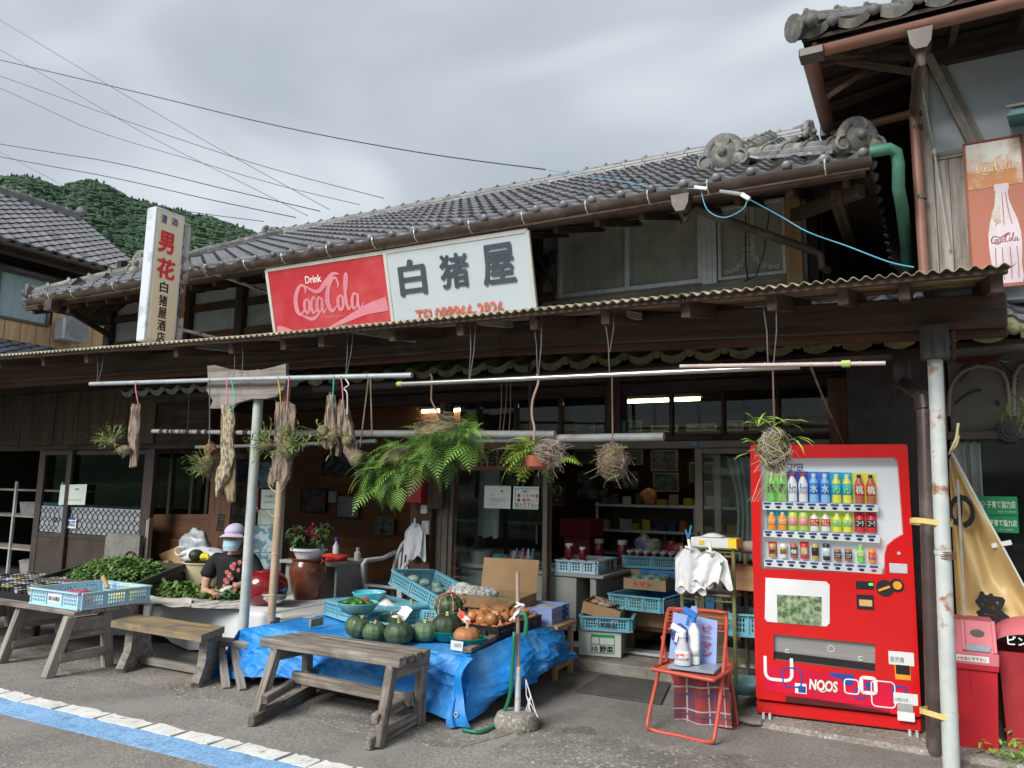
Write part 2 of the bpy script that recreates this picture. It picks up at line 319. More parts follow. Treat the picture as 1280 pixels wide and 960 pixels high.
def text_mb(mb,body,O,U,Vv,th=.0015,bold=0,shear=0,lines=1.0,keep=False,align='LEFT'):
    """lettering stretched into the parallelogram O,U,V; keep=True keeps letter proportions and centres"""
    cu=bpy.data.curves.new('tmp','FONT');cu.body=body;cu.shear=shear;cu.space_line=lines;cu.resolution_u=3;cu.align_x=align
    o=bpy.data.objects.new('tmp',cu);COL.objects.link(o);bpy.context.view_layer.update()
    me=o.to_mesh();vs=[v.co.copy()for v in me.vertices];fs=[tuple(p.vertices)for p in me.polygons];o.to_mesh_clear()
    bpy.data.objects.remove(o);bpy.data.curves.remove(cu)
    if not vs:return
    x0=min(v.x for v in vs);x1=max(v.x for v in vs);y0=min(v.y for v in vs);y1=max(v.y for v in vs)
    O,U,Vv=Vector(O),Vector(U),Vector(Vv);n=U.cross(Vv).normalized();sx,sy=U/(x1-x0 or 1),Vv/(y1-y0 or 1)
    if keep:
        k=min(U.length/(x1-x0),Vv.length/(y1-y0));nu,nv=U.normalized(),Vv.normalized()
        O=O+nu*((U.length-k*(x1-x0))/2)+nv*((Vv.length-k*(y1-y0))/2);sx,sy=nu*k,nv*k
    base=[O+sx*(v.x-x0)+sy*(v.y-y0)+n*th for v in vs]
    if bold<=0:mb.add(base,fs);return
    h=max(x1-x0,.01);bx_,by_=sx*bold*.8,sy*bold*.8;K=10 if bold>.04 else 6
    for k in range(K):
        a=6.2832*k/K;off=bx_*math.cos(a)+by_*math.sin(a)+n*(k*2e-5);mb.add([p+off for p in base],fs)
    if bold>.04:mb.add([p+n*3e-4 for p in base],fs)
def smooth_pts(P,k=6):
    out=[];n=len(P)
    for i in range(n-1):
        p0,p1,p2,p3=P[max(i-1,0)],P[i],P[i+1],P[min(i+2,n-1)]
        for j in range(k):
            t=j/k;out.append(tuple(.5*((2*p1[q])+(-p0[q]+p2[q])*t+(2*p0[q]-5*p1[q]+4*p2[q]-p3[q])*t*t+(-p0[q]+3*p1[q]-3*p2[q]+p3[q])*t**3)for q in range(len(p1))))
    out.append(tuple(P[-1]));return out
def stroke(mb,P,O,U,Vv,th=.002,k=6):
    """brush stroke through (u,v,width) points given in the U,V frame"""
    Q=smooth_pts(P,k);O,U,Vv=Vector(O),Vector(U),Vector(Vv);n=U.cross(Vv).normalized();vs=[]
    asp=Vv.length/U.length
    for i,q in enumerate(Q):
        a=Q[max(i-1,0)];b=Q[min(i+1,len(Q)-1)];dx,dy=(b[0]-a[0]),(b[1]-a[1])*asp;L=math.hypot(dx,dy)or 1
        nx,ny=-dy/L,dx/L/asp;w_=q[2]/2
        vs+=[O+U*(q[0]+nx*w_)+Vv*(q[1]+ny*w_)+n*(th+i*1e-5),O+U*(q[0]-nx*w_)+Vv*(q[1]-ny*w_)+n*(th+i*1e-5)]
    mb.add(vs,[(2*i,2*i+1,2*i+3,2*i+2)for i in range(len(Q)-1)])
COLA=[
 [(.150,.62,.012),(.165,.70,.02),(.130,.82,.02),(.070,.74,.035),(.022,.50,.045),(.020,.25,.045),(.055,.12,.03),(.100,.18,.015),(.135,.30,.01)],
 [(.165,.48,.014),(.130,.40,.03),(.125,.22,.03),(.150,.13,.022),(.185,.25,.028),(.185,.42,.025),(.160,.48,.014)],
 [(.270,.42,.014),(.250,.50,.02),(.215,.38,.03),(.210,.20,.03),(.240,.13,.02),(.285,.26,.01)],
 [(.345,.44,.014),(.315,.48,.02),(.285,.34,.03),(.285,.18,.03),(.305,.13,.02),(.335,.22,.012),(.355,.46,.02),(.345,.20,.03),(.365,.12,.02),(.400,.22,.01)],
 [(.385,.38,.03),(.420,.40,.03)],
 [(.560,.66,.012),(.575,.74,.02),(.545,.90,.022),(.480,.80,.035),(.430,.55,.045),(.425,.28,.045),(.460,.13,.03),(.510,.20,.015),(.555,.34,.01)],
 [(.585,.48,.014),(.550,.40,.03),(.545,.22,.03),(.570,.13,.022),(.605,.25,.028),(.605,.42,.025),(.580,.48,.014)],
 [(.615,.38,.01),(.665,.62,.018),(.690,.90,.02),(.670,.95,.018),(.650,.70,.028),(.645,.30,.03),(.665,.13,.022),(.700,.22,.01)],
 [(.780,.44,.014),(.745,.48,.02),(.715,.34,.03),(.715,.18,.03),(.735,.13,.02),(.765,.22,.012),(.790,.46,.02),(.780,.20,.03),(.805,.12,.02),(.850,.26,.01)],
 [(.130,.84,.01),(.300,.62,.03),(.420,.80,.045),(.520,.99,.03),(.600,.97,.01)],
 [(.055,.12,.012),(.20,-.02,.03),(.30,.10,.012)],
]
def cola(mb,O,U,Vv,th=.002,wide=1.0):
    for st in COLA:stroke(mb,[(a/.85,b,c*wide)for a,b,c in st],O,U,Vv,th)
# GROUND
def sheet(name,poly,z,m,sub=0):
    mb=MB();n=len(poly);mb.add([(x,y,z)for x,y in poly]+[(x,y,-.01)for x,y in poly],[tuple(range(n))]+([(i,i+n,(i+1)%n+n,(i+1)%n)for i in range(n)]if z>0 else[]))
    return mb.build(name,m,kind='structure')
def jag(x0,x1,y,a,n,f=1.0,seed=0):
    return[(x0+(x1-x0)*i/n,y+a*mnoise.noise(V(i*f,seed,.3))*1.6)for i in range(n+1)]
sheet('ground',[(-3000,-1500),(3000,-1500),(3000,3000),(-3000,3000)],0,W['asphalt'])
sheet('concrete_strip',jag(-14,-2.5,3.98,.07,90,.45,2)+[(-2.3,4.62)]+list(reversed(jag(-14,-2.5,4.75,.12,60,.4,5))),.004,W['apron'])
sheet('concrete_forecourt',[(-14,4.7),(-2.6,4.55)]+jag(-2.3,3.5,4.55,.16,50,.3,8)+[(3.5,9),(-14,9)],.008,W['smoothc'])
sheet('concrete_forecourt',jag(-2.3,1.9,4.05,.10,60,.5,11)+list(reversed(jag(-2.3,1.9,4.72,.14,60,.5,15))),.012,W['apron'])
def line_chunks():
    mb=MB();x=-9.6;random.seed(4)
    while x<-1.2:
        L=random.choice((.16,.30,.42,.36,.22));k=(x+6)*.03;y0=3.255+k;y1=3.385+k;n=6
        lo=[(x+.012+(L-.024)*i/n+random.uniform(-.012,.012),y0+random.uniform(-.010,.012))for i in range(n+1)]
        hi=[(x+.012+(L-.024)*i/n+random.uniform(-.006,.006),y1+random.uniform(-.016,.012))for i in range(n,-1,-1)]
        mb.add([(a,b,.009)for a,b in lo+hi]+[(a,b,.001)for a,b in lo+hi],[tuple(range(14))]+[(i,i+14,(i+1)%14+14,(i+1)%14)for i in range(14)])
        x+=L
    return mb
line_chunks().build('white_edge_line',W['white_line'],kind='structure',smooth=None)
sheet('blue_lane_line',jag(-9.6,-1.4,2.97,.01,60,.8,3)[:0]+[(-9.6,2.93),(-1.4,3.17),(-1.4,3.39),(-9.6,3.145)],.005,W['blue_line'])
mb=MB();mb.box((-4.3,6.24,0),(-.95,10.6,.10),.012);mb.build('floor_slab',W['stepc'],kind='structure')
mb=MB();mb.box((-14,6.9,0),(-4.3,10.6,.09),.01);mb.build('floor_slab',W['floor'],kind='structure')
mb=MB();mb.box((-4.25,6.62,.101),(-.97,10.5,.106),0);mb.build('floor',W['floor'],kind='structure')
mb=MB();mb.add([(-1.28,5.50,.0),(-1.16,5.42,.035),(1.5,5.32,.045),(1.5,7,.05),(-1.28,7,.05)],[(0,1,4),(1,2,3,4)])
mb.add([(-1.28,5.50,0),(-1.16,5.40,0),(1.5,5.30,0),(-1.16,5.42,.035),(1.5,5.32,.045)],[(0,1,3),(1,2,4,3)])
mb.build('machine_plinth',W['apron'],kind='structure')
# HILL with its forest
hillm=mat('forest_floor_green',(.035,.07,.035),(.02,.045,.025),sc=(.05,.05,.05),rough=1,bump=0,vary=0)
treem=mat('distant_conifer_green',(.055,.10,.055),(.032,.066,.042),sc=(.05,.05,.05),rough=1,bump=0,vary=0,c=(.085,.135,.06),csc=.02)
def azdir(px):d=ray(px,600);d.z=0;return d.normalized()
A0=azdir(0);A1=azdir(300);ang0=math.atan2(A0.y,A0.x);ang1=math.atan2(A1.y,A1.x)
HP=[]
for px,py in((-420,330),(-260,270),(-120,235),(-30,228),(0,227),(30,226),(52,230),(75,241),(92,236),(112,231),(132,238),(160,255),(200,265),(240,274),(285,283),(318,297),(345,330),(420,420),(600,560)):
    d=ray(px,py);hd=math.hypot(d.x,d.y);HP.append(((math.atan2(d.y,d.x)-ang0)/(ang1-ang0),660*d.z/hd+CAMH-6))
def hz(u):
    if u<=HP[0][0]:return HP[0][1]
    for(a,b),(c,d)in zip(HP,HP[1:]):
        if a<=u<=c:return b+(d-b)*(u-a)/(c-a)
    return 4
def hpt(u,v):
    an=ang0+(ang1-ang0)*u;r=330+v*330;z=hz(u)*(math.sin(v*math.pi/2)**1.15)
    z+=9*mnoise.noise(V(u*5,v*4,1))*v*(1-v)*3
    return V(math.cos(an)*r,math.sin(an)*r,z*.985-1)
mb=MB();mb.grid(lambda i,j:hpt(-1.5+4.1*i,j),80,24);mb.build('hill',hillm,kind='structure')
def conifer(mb,p,h,r):
    sg=6;a0=random.random()*6;col=Vector((random.random()*60,random.random()*60,random.random()*60))
    vs=[p+V(0,0,h)];prof=((.35,.78),(.22,.74),(.62,.50),(.45,.45),(.95,.2),(.6,.05))if h>7.5 else((.5,.93),(.85,.72),(.7,.55),(1.0,.45),(.95,.2),(.6,.05))
    for rr,zz in prof:
        for k in range(sg):
            a=a0+6.283*k/sg;q=r*rr*random.uniform(.7,1.25);vs.append(p+V(math.cos(a)*q,math.sin(a)*q,h*(zz+random.uniform(-.03,.03))))
    fs=[(0,1+k,1+(k+1)%sg)for k in range(sg)]
    for i in range(len(prof)-1):fs+=[(1+i*sg+k,1+(i+1)*sg+k,1+(i+1)*sg+(k+1)%sg,1+i*sg+(k+1)%sg)for k in range(sg)]
    mb.add(vs,fs,[col+(v-p)*.3 for v in vs])
random.seed(21);mb=MB()
for i in range(10500):
    u=random.uniform(-.35,1.75);v=random.random()**.75 if random.random()<.8 else random.uniform(.93,1.0);p=hpt(u,v)
    s=random.choice((.7,.8,1,1,1.2,1.35))if v>.9 else random.uniform(.8,1.2)
    k_=random.random()<.12;conifer(mb,p-V(0,0,2),(8.5 if k_ else 5.6)*s*(.62+.38*v),(2.6 if k_ else 4.4)*s*(.62+.38*v))
mb.build('hillside_forest',treem,kind='stuff',smooth=None,label='dense conifer forest covering the hill behind the roofs')
def hpt2(i,j):
    an=ang0+(ang1-ang0)*(.9+1.2*i);r=1300+j*500;hh=118*3.05*math.exp(-((i-.36)/.22)**2)+30*mnoise.noise(V(i*14,3,1))
    return V(math.cos(an)*r,math.sin(an)*r,hh*math.sin(j*math.pi/2)*1.24)
hill2=mat('misty_far_hill_green',(.05,.09,.065),(.035,.065,.05),sc=(.02,.02,.02),rough=1,bump=0,vary=0)
mb=MB();mb.grid(hpt2,60,10);mb.build('hill',hill2,kind='structure')
# ROOF TILES
TW,TL=.268,.235
def tile_mb(L=.275,w=TW+.012,th=.022,nose=False,seg=9):
    mb=MB();prof=[]
    for i in range(seg+1):
        t=i/seg;x=t*w
        z=-.030*math.sin(math.pi*min(t/.66,1))if t<.66 else .030*math.sin(math.pi*(t-.66)/.34)*1.0
        prof.append((x,z))
    vs=[];n=seg+1
    for y in(0,L):
        for x,z in prof:vs.append(V(x,y,z+(.030 if y==0 else 0)))
    for x,z in prof:vs.append(V(x,0,z+.030-th))
    for x,z in prof:vs.append(V(x,L,z-th))
    fs=[(i,i+1,n+i+1,n+i)for i in range(seg)]+[(2*n+i,2*n+i+1,i+1,i)for i in range(seg)]
    fs+=[(0,n,3*n,2*n),(n-1,2*n+n-1,3*n+n-1,n+n-1)]
    mb.add(vs,fs,[v+V(3,0,0)for v in vs])
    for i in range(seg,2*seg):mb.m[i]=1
    if nose:
        lip=[]
        for x,z in prof:lip+=[V(x,-.004,z+.030),V(x,-.004,z-.034 if x<w*.68 else z-.02)]
        mb.add(lip,[(2*i+1,2*i+3,2*i+2,2*i)for i in range(seg)])
        mb.ball((w*.83,-.008,.020),.038,10,6,(1,.62,1))
    return mb
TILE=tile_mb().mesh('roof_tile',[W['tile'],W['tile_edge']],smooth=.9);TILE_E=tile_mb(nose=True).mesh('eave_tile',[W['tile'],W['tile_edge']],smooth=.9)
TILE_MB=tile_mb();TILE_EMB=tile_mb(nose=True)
def tiled_slope(parent,O,U,S,cols,rows,inside=None,name='roof_tile',mats=(None,None),limit=300,hide=None,jit=.45,only_stuff=False):
    """O eave corner, U unit along the eave, S unit up the slope"""
    U,S=Vector(U).normalized(),Vector(S).normalized();n=U.cross(S).normalized();spots=[]
    for r in range(rows):
        for c_ in range(cols):
            p=Vector(O)+U*(c_*TW)+S*(r*TL)
            q=p+U*(TW/2)+S*(TL/2)
            if inside and not inside(q):continue
            p=p+n*(random.uniform(-.004,.004)*jit)+U*(random.uniform(-.004,.004)*jit)+S*(random.uniform(-.006,.006)*jit)
            M=basis(p,U,S)@ Matrix.Rotation(random.uniform(-.012,.012)*jit,4,'Z')@ Matrix.Rotation(random.uniform(-.01,.012)*jit,4,'X')
            spots.append(((q-CAM).length,r,M))
    spots.sort(key=lambda s:s[0]);mt,me_=mats
    rest=MB()
    for i,(d,r,M)in enumerate(spots):
        if i<limit and not only_stuff:
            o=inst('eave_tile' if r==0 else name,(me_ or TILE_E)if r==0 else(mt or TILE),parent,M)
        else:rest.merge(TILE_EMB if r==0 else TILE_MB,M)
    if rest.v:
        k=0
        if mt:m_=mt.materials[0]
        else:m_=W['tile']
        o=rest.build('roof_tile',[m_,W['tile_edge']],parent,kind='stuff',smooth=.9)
def half_round(mb,a,b,r,up,seg=7,flare=1.0):
    a,b=Vector(a),Vector(b);d,sd,u,L=mb.frame(a,b,up);vs=[]
    for p,rr in((a,r),(b,r*flare)):
        for k in range(seg+1):
            an=math.pi*k/seg;vs.append(p+sd*(math.cos(an)*rr)+u*(math.sin(an)*rr))
    n=seg+1;fs=[(k,k+1,n+k+1,n+k)for k in range(seg)]+[tuple(range(n-1,-1,-1)),tuple(range(n,2*n))]
    mb.add(vs,fs)
def ridge(parent,pts,layers=4,w=.30,capr=.085,step=.29,lh=.038,name='ridge_tile',nub=True,m=None):
    """a Japanese ridge: mortar core, stacked flat tiles, round cap tiles; pts = polyline"""
    m=m or W['tile_lichen'];pts=[Vector(p)for p in pts];up=V(0,0,1)
    for a,b in zip(pts,pts[1:]):
        L=(b-a).length;n=max(1,round(L/step));d=(b-a)/L;H=layers*lh
        core=MB();core.bar(a+up*H*.5-up*.03,b+up*H*.5-up*.03,w*.62,H+.06,up,0);core.build('ridge_core',W['mortar'],parent)
        sd=d.cross(up).normalized();u2=sd.cross(d).normalized()
        f1=MB();f1.bar((-.5*L/n+.002,0,0),(.5*L/n-.002,0,0),w,lh*.88,up,.004);me1=f1.mesh('flat_tile',W['tile'],smooth=.5)
        f2=MB();half_round(f2,(-.5*L/n,0,0),(.5*L/n+.02,0,0),capr,up,8,.93)
        if nub:half_round(f2,(-.5*L/n-.012,0,0),(-.5*L/n+.03,0,0),capr*1.17,up,8);f2.ball((-.5*L/n+.01,0,capr*1.2),capr*.3,6,4)
        me2=f2.mesh('cap_tile',m,smooth=.9)
        R3=Matrix(((d.x,-sd.x,u2.x,0),(d.y,-sd.y,u2.y,0),(d.z,-sd.z,u2.z,0),(0,0,0,1)))
        for i in range(n):
            p=a+d*(L*(i+.5)/n)
            for k in range(layers):
                ww=1-.10*k/max(1,layers-1)
                inst('flat_tile',me1,parent,Matrix.Translation(p+up*(k*lh+.012)+d*(.5*L/n*(k%2)*.3))@ R3 @ Matrix.Scale(ww,4,(0,1,0))@ Matrix.Rotation(random.uniform(-.01,.01),4,'Z'))
            inst('cap_tile',me2,parent,Matrix.Translation(p+up*(H-.012+random.uniform(-.006,.006)))@ R3)
def onigawara(parent,p,face,s=1.0,m=None):
    """ridge-end ornament: arched back plate with scrolls and a round tile, facing direction face"""
    m=m or W['tile_lichen'];mb=MB();f=Vector(face);f.z=0;f.normalize();sd=f.cross(V(0,0,1));up=V(0,0,1);p=Vector(p)
    def T(x,y,z):return p+sd*(x*s)+f*(y*s)+up*(z*s)
    arch=[(math.cos(math.pi*k/12)*.15,math.sin(math.pi*k/12)*.17+.13)for k in range(13)]+[(-.18,.02),(-.12,-.02),(.12,-.02),(.18,.02)]
    mb.plate(arch,[],T(0,-.03,0),sd*s,up*s,-.07*s)
    mb.ball(T(0,.0,.12),.15*s,14,10,(.95,.62,.98),(0,0,math.atan2(sd.y,sd.x)));mb.tube([T(math.cos(math.pi*k/12)*.15,.02,math.sin(math.pi*k/12)*.17+.12)for k in range(13)],.048*s,8)
    mb.tube([T(math.cos(math.pi*k/10)*.09,.055,math.sin(math.pi*k/10)*.10+.13)for k in range(11)],.016*s,6)
    for q in(-1,1):
        sp=[T(q*(.155+math.cos(a)*r),.075,.045+math.sin(a)*r)for a,r in((1.6-j*.62,.085-.0068*j)for j in range(12))]
        mb.tube(sp,[.018*s*(1-.05*j)for j in range(12)],7)
        mb.ball(T(q*.155,.03,.045),.088*s,12,8,(1,.62,1),(0,0,math.atan2(sd.y,sd.x)))
        pass
    mb.ball(T(0,.09,.13),.045*s,10,8);mb.tube([T(0,-.22,.235),T(0,.06,.25)],.058*s,10)
    mb.tube([T(0,.058,.25),T(0,.075,.25)],.068*s,12)
    return mb.build('ridge_end_ornament',m,parent,smooth=1.0)
def gutter(mb,a,b,r,seg=8):
    """open half-round gutter"""
    a,b=Vector(a),Vector(b);d,sd,u,L=mb.frame(a,b,(0,0,1));vs=[];t=.004
    for p in(a,b):
        for rr in(r,r-t):
            for k in range(seg+1):
                an=math.pi+math.pi*k/seg;vs.append(p+sd*(math.cos(an)*rr)+u*(math.sin(an)*rr))
    n=seg+1
    fs=[(k,k+1,2*n+k+1,2*n+k)for k in range(seg)]+[(n+k+1,n+k,3*n+k,3*n+k+1)for k in range(seg)]
    fs+=[(0,2*n,3*n,n),(n-1,2*n-1,4*n-1,3*n-1)]
    fs+=[tuple(range(0,n)),tuple(range(3*n-1,2*n-1,-1))]
    mb.add(vs,fs)
def hanger(mb,p,r,back=.12):
    p=Vector(p);mb.tube([p+V(0,r+.005,.02),p+V(0,r*.7,-r*.75),p+V(0,0,-r-.006),p+V(0,-r*.75,-r*.7),p+V(0,-r-.006,0),p+V(0,-r-.004,.03)],.006,5)
# THE SHOP BUILDING
shop=thing('shop_building','two storey old wooden shop with grey tiled roof and open glass front under the awning','shop building',(-5,7.2,0))
EY,EZ=5.95,3.99
SL=math.atan2(1.86,3.55)
SX=V(1,0,0);SS=V(0,math.cos(SL),math.sin(SL))
XL,XR=-11.05,-.28
roof=MB()
def rp(x,s,dz=0):return V(x,EY,EZ)+SS*s+V(0,0,dz)
RL=4.0
HS=1.18
vx=XL+HS*math.cos(SL)+.05;vr=XR-HS*math.cos(SL)+.02
deck=[rp(XL,0),rp(XR,0),rp(vr,HS),rp(vr,RL),rp(vx,RL),rp(vx,HS)]
roof.add([p+V(0,.02,-.05)for p in deck]+[p+V(0,.02,-.10)for p in deck],[(0,1,2,3,4,5),(11,10,9,8,7,6)]+[(i,i+6,(i+1)%6+6,(i+1)%6)for i in range(6)])
by=EY+SS.y*RL
roof.add([rp(vx,RL,-.06),rp(vr,RL,-.06),V(vr,by+3.4,EZ),V(vx,by+3.4,EZ)],[(3,2,1,0)])
for xx in(vx+.25,vr-.25):roof.add([rp(xx,HS,-.1),rp(xx,RL,-.1),V(xx,by+2.4,EZ+.5)],[(0,1,2)])
roof.add([rp(XR,0,-.06),V(XR,by+2.6,EZ-.06),V(vr,by+1.6,rp(0,HS).z-.06),rp(vr,HS,-.06)],[(0,1,2,3)])
roof.add([rp(XL,0,-.06),rp(vx,HS,-.06),V(vx,by+1.6,rp(0,HS).z-.06),V(XL,by+2.6,EZ-.06)],[(0,1,2,3)])
roof_o=roof.build('roof',W['darkwood'],shop)
def ins(q):
    s=(q-V(0,EY,EZ)).dot(SS)
    if s>RL-.12:return False
    if s<HS:return XL+s*math.cos(SL)*.98-.12<q.x<XR-s*math.cos(SL)+.10
    return vx-.02<q.x<vr-.02
cols=int((XR-XL)/TW)+1
tiled_slope(roof_o,V(XR-cols*TW,EY-.03,EZ),SX,SS,cols,int(RL/TL),ins)
for side,X0 in((1,XR),(-1,XL)):
    Ud=V(0,side,0);Sd=V(-side*math.cos(SL),0,math.sin(SL))
    o0=V(X0,EY if side>0 else EY+3.3,EZ)
    tiled_slope(roof_o,o0,Ud,Sd,12,5,(lambda q,s_=side,x_=X0:(q.y-EY)>abs(q.x-x_)-.05),only_stuff=True)
rz_=rp(0,RL).z
ridge(roof_o,[rp(vx-.12,RL,-.05),rp(vr+.14,RL,-.05)],layers=3,w=.30,capr=.075,lh=.042)
for xx,sgn in((vr,1),(vx,-1)):
    ridge(roof_o,[rp(xx-.22*sgn,RL-.15,.0),rp(xx-.22*sgn,HS-.05,.03)],layers=2,w=.24,capr=.08)
    onigawara(roof_o,rp(xx-.22*sgn,HS-.20,.02),(0,-1,0),1.0)
    cx0=XR if sgn>0 else XL
    ridge(roof_o,[rp(xx-.05*sgn,HS+.1,.02),V(cx0-.06*sgn,EY+.06,EZ+.05)],layers=2,w=.24,capr=.075)
    onigawara(roof_o,V(cx0-.08*sgn,EY+.03,EZ+.05),(sgn*.6,-1,0),.82 if sgn>0 else .6)
    vb=MB()
    for k in range(int((RL-HS)/.24)):
        p=rp(xx+.06*sgn,HS+.1+k*.24);half_round(vb,p,p+SS*.25,.06,(0,0,1),6)
    vb.build('verge_tile',W['tile_lichen'],roof_o,kind='stuff',smooth=.9)
onigawara(roof_o,rp(vr+.20,RL,-.06),(1,-.25,0),.8);onigawara(roof_o,rp(vx-.2,RL,-.02),(-1,-.25,0),.8)
ev=MB();ev.bar((XL+.05,EY+.04,EZ-.09),(XR-.03,EY+.04,EZ-.09),.03,.09,c=0);ev.build('eave_board',W['darkwood'],shop)
sf=MB();sf.quad(V(XR-.02,EY+.06,EZ-.125),V(XL,EY+.06,EZ-.125),V(XL,7.35,EZ-.125+1.4*math.tan(SL)*.62),V(XR-.02,7.35,EZ-.125+1.4*math.tan(SL)*.62));sf.build('soffit',W['darkwood'],shop)
RAF=MB();RAF.bar((0,0,0),(0,1.45,1.45*math.tan(SL)*.62),.045,.06,c=0);RAFM=RAF.mesh('rafter',W['darkwood'])
k=0
while XL+.2+k*.40<XR-.1:inst('rafter',RAFM,shop,Matrix.Translation(V(XL+.2+k*.40,EY+.06,EZ-.165)));k+=1
gp=MB();GA,GB=at(36,376,y=5.86),at(1090,198,y=5.86);gutter(gp,V(GA.x,5.86,GA.z),V(GB.x,5.86,GB.z),.058);gp.build('gutter',W['brownpvc'],shop,smooth=.9)
HG=MB();hanger(HG,(0,0,0),.06);HGM=HG.mesh('gutter_hanger',W['alu'])
for px in(66,94,146,260,310,357,413,470,522,590,656,735,812,886,1032):
    t=(px-36)/(1090-36);p=at(px,376+(198-376)*t,y=5.86);inst('gutter_hanger',HGM,shop,Matrix.Translation(V(p.x,5.86,GA.z+(GB.z-GA.z)*(p.x-GA.x)/(GB.x-GA.x))))
WY=7.2
wl=at(145,400,y=WY).x;wr=at(1008,300,y=WY).x
uw=MB();uw.box((wl,WY,2.9),(wr,WY+.12,4.5),0);uw.build('upper_wall',W['plaster'],shop)
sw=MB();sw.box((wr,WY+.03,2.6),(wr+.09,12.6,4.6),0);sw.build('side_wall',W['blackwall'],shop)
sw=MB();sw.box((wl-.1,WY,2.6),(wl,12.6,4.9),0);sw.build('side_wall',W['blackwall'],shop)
def post(px0,px1,py,y,z0,z1,m,nm='post',dep=.1,par=None):
    a=at(px0,py,y=y).x;b=at(px1,py,y=y).x;q=MB();q.box((a,y-dep,z0),(b,y+.02,z1));return q.build(nm,m,par or shop)
for a,b,m in((140,148,'darkwood'),(236,244,'darkwood'),(301,310,'darkwood'),(667,678,'darkwood')):post(a,b,380,WY,2.9,4.55,W[m])
pz=at(985,300,y=WY).x
q=MB();q.box((at(984,300,y=WY).x,WY-.1,3.3),(at(1004,300,y=WY).x,WY+.02,4.34));q.build('post',W['lightwood'],shop)
q=MB();q.box((wr-.20,WY-.16,4.30),(wr+.16,WY+.04,4.47));q.build('beam_end',W['darkwood'],shop)
for z0,z1,m in((3.50,3.60,'redwood'),(3.90,4.0,'darkwood'),(4.28,4.44,'darkwood')):
    q=MB();q.box((wl,WY-.045,z0),(at(694,330,y=WY).x,WY,z1));q.build('wall_board',W[m],shop)
q=MB();q.box((at(694,330,y=WY).x,WY-.045,4.30),(wr-.1,WY,4.5));q.build('wall_board',W['darkwood'],shop)
q=MB();q.box((at(694,330,y=WY).x,WY-.05,3.28),(wr,WY,3.50));q.build('wall_board',W['silverwood'],shop)
q=MB();q.bar((at(668,360,y=7.0).x,7.05,3.55),(at(690,330,y=7.0).x,7.05,4.0),.05,.05);q.bar((at(672,320,y=7.0).x,7.0,3.95),(at(692,350,y=7.0).x,7.05,3.6),.04,.04);q.build('brace',W['darkwood'],shop)
curt=mat('grimy_drawn_curtain',(.60,.62,.62),(.42,.44,.44),sc=(9,1,.6),rough=.9,bump=.1,c=(.28,.28,.27),csc=2.2,vary=0)
lacem=mat('grey_lace_curtain',(.72,.76,.74),(.58,.60,.60),sc=(30,30,30),rough=.9,bump=.2,vary=0)
lacebg=mat('beige_curtain_cloth',(.60,.57,.49),(.46,.44,.38),sc=(8,1,.6),rough=.9,bump=.1,vary=0)
def window(pts,y,fm,gm,parent,curtain=None,fw=.04,mull=None,dep=.06,nm='window',cy=.10):
    """pts = px of top-left and bottom-right, frame proud of the wall"""
    (ax,ay),(bx,by_)=pts;A=at(ax,ay,y=y-dep);B=at(bx,by_,y=y-dep);x0,x1,z0,z1=A.x,B.x,B.z,A.z
    f=MB();f.box((x0,y-dep,z0),(x0+fw,y,z1));f.box((x1-fw,y-dep,z0),(x1,y,z1));f.box((x0+fw,y-dep,z1-fw),(x1-fw,y,z1));f.box((x0+fw,y-dep,z0),(x1-fw,y,z0+fw))
    if mull:
        for mx_ in mull:xm=at(mx_,(ay+by_)/2,y=y-dep).x;f.box((xm-fw*.55,y-dep-.012,z0+.002),(xm+fw*.55,y-.01,z1-.002))
    o=f.build(nm,fm,parent)
    g=MB();g.box((x0+fw*.8,y-dep*.55,z0+fw*.8),(x1-fw*.8,y-dep*.55+.005,z1-fw*.8),0);g.build('pane',gm,o)
    if curtain:
        c_=MB()
        def fn(i,j):x=x0+fw+(x1-x0-2*fw)*i;return V(x,y-dep*.25+.010*math.sin(x*31)+.005*math.sin(x*77+1),z0+fw+(z1-z0-2*fw)*j)
        c_.grid(fn,60,3);c_.build('curtain',curtain,o)
    return o,(x0,x1,z0,z1)
wn,_=window(((697,287),(878,353)),WY-.02,W['alu'],W['glassd'],shop,curt,.045,(784,),.10)
q=MB();A=at(876,270,y=WY-.13);B=at(896,352,y=WY-.13);q.box((A.x,WY-.13,B.z-.01),(B.x,WY,A.z));
for t in(.35,.7):xx=A.x+(B.x-A.x)*t;q.box((xx-.004,WY-.137,B.z),(xx+.004,WY-.1295,A.z-.01),0)
q.build('window_jamb',W['alu'],shop)
w2,(x0,x1,z0,z1)=window(((896,259),(983,341)),WY-.02,W['alu'],W['glassd'],shop,lacebg,.03,None,.09)
lc=MB();yy=WY-.02-.085*.5-.012
for cx_,hw in((x0+(x1-x0)*.12,.20),(x0+(x1-x0)*.86,.24)):
    for k in range(13):
        an=math.pi*k/12;px_=cx_+math.cos(an)*hw*.9;pz_=z0+.28-math.sin(an)*.20
        if x0+.04<px_<x1-.04:
            for rr in(.022,.012):lc.tube([V(px_+math.cos(a)*rr,yy,pz_+math.sin(a)*rr)for a in[j*.7854 for j in range(9)]],.0035,4)
    for zz in range(14):
        for rr in(.016,):
            px_=cx_+hw*(.92 if cx_<(x0+x1)/2 else-.88)
            lc.tube([V(px_+math.cos(a)*rr,yy,z0+.30+zz*.038+math.sin(a)*rr)for a in[j*1.047 for j in range(7)]],.0035,4)
lc.build('lace_border',lacem,w2)
wb=MB();wb.tube([at(932,268,y=7.02),at(932,330,y=7.02),at(935,350,y=7.02)],.008,6);wb.tube([at(962,262,y=7.03),at(955,315,y=7.03),at(945,345,y=7.03),at(930,352,y=7.03)],.006,6);wb.build('window_cable',W['wire'],shop)
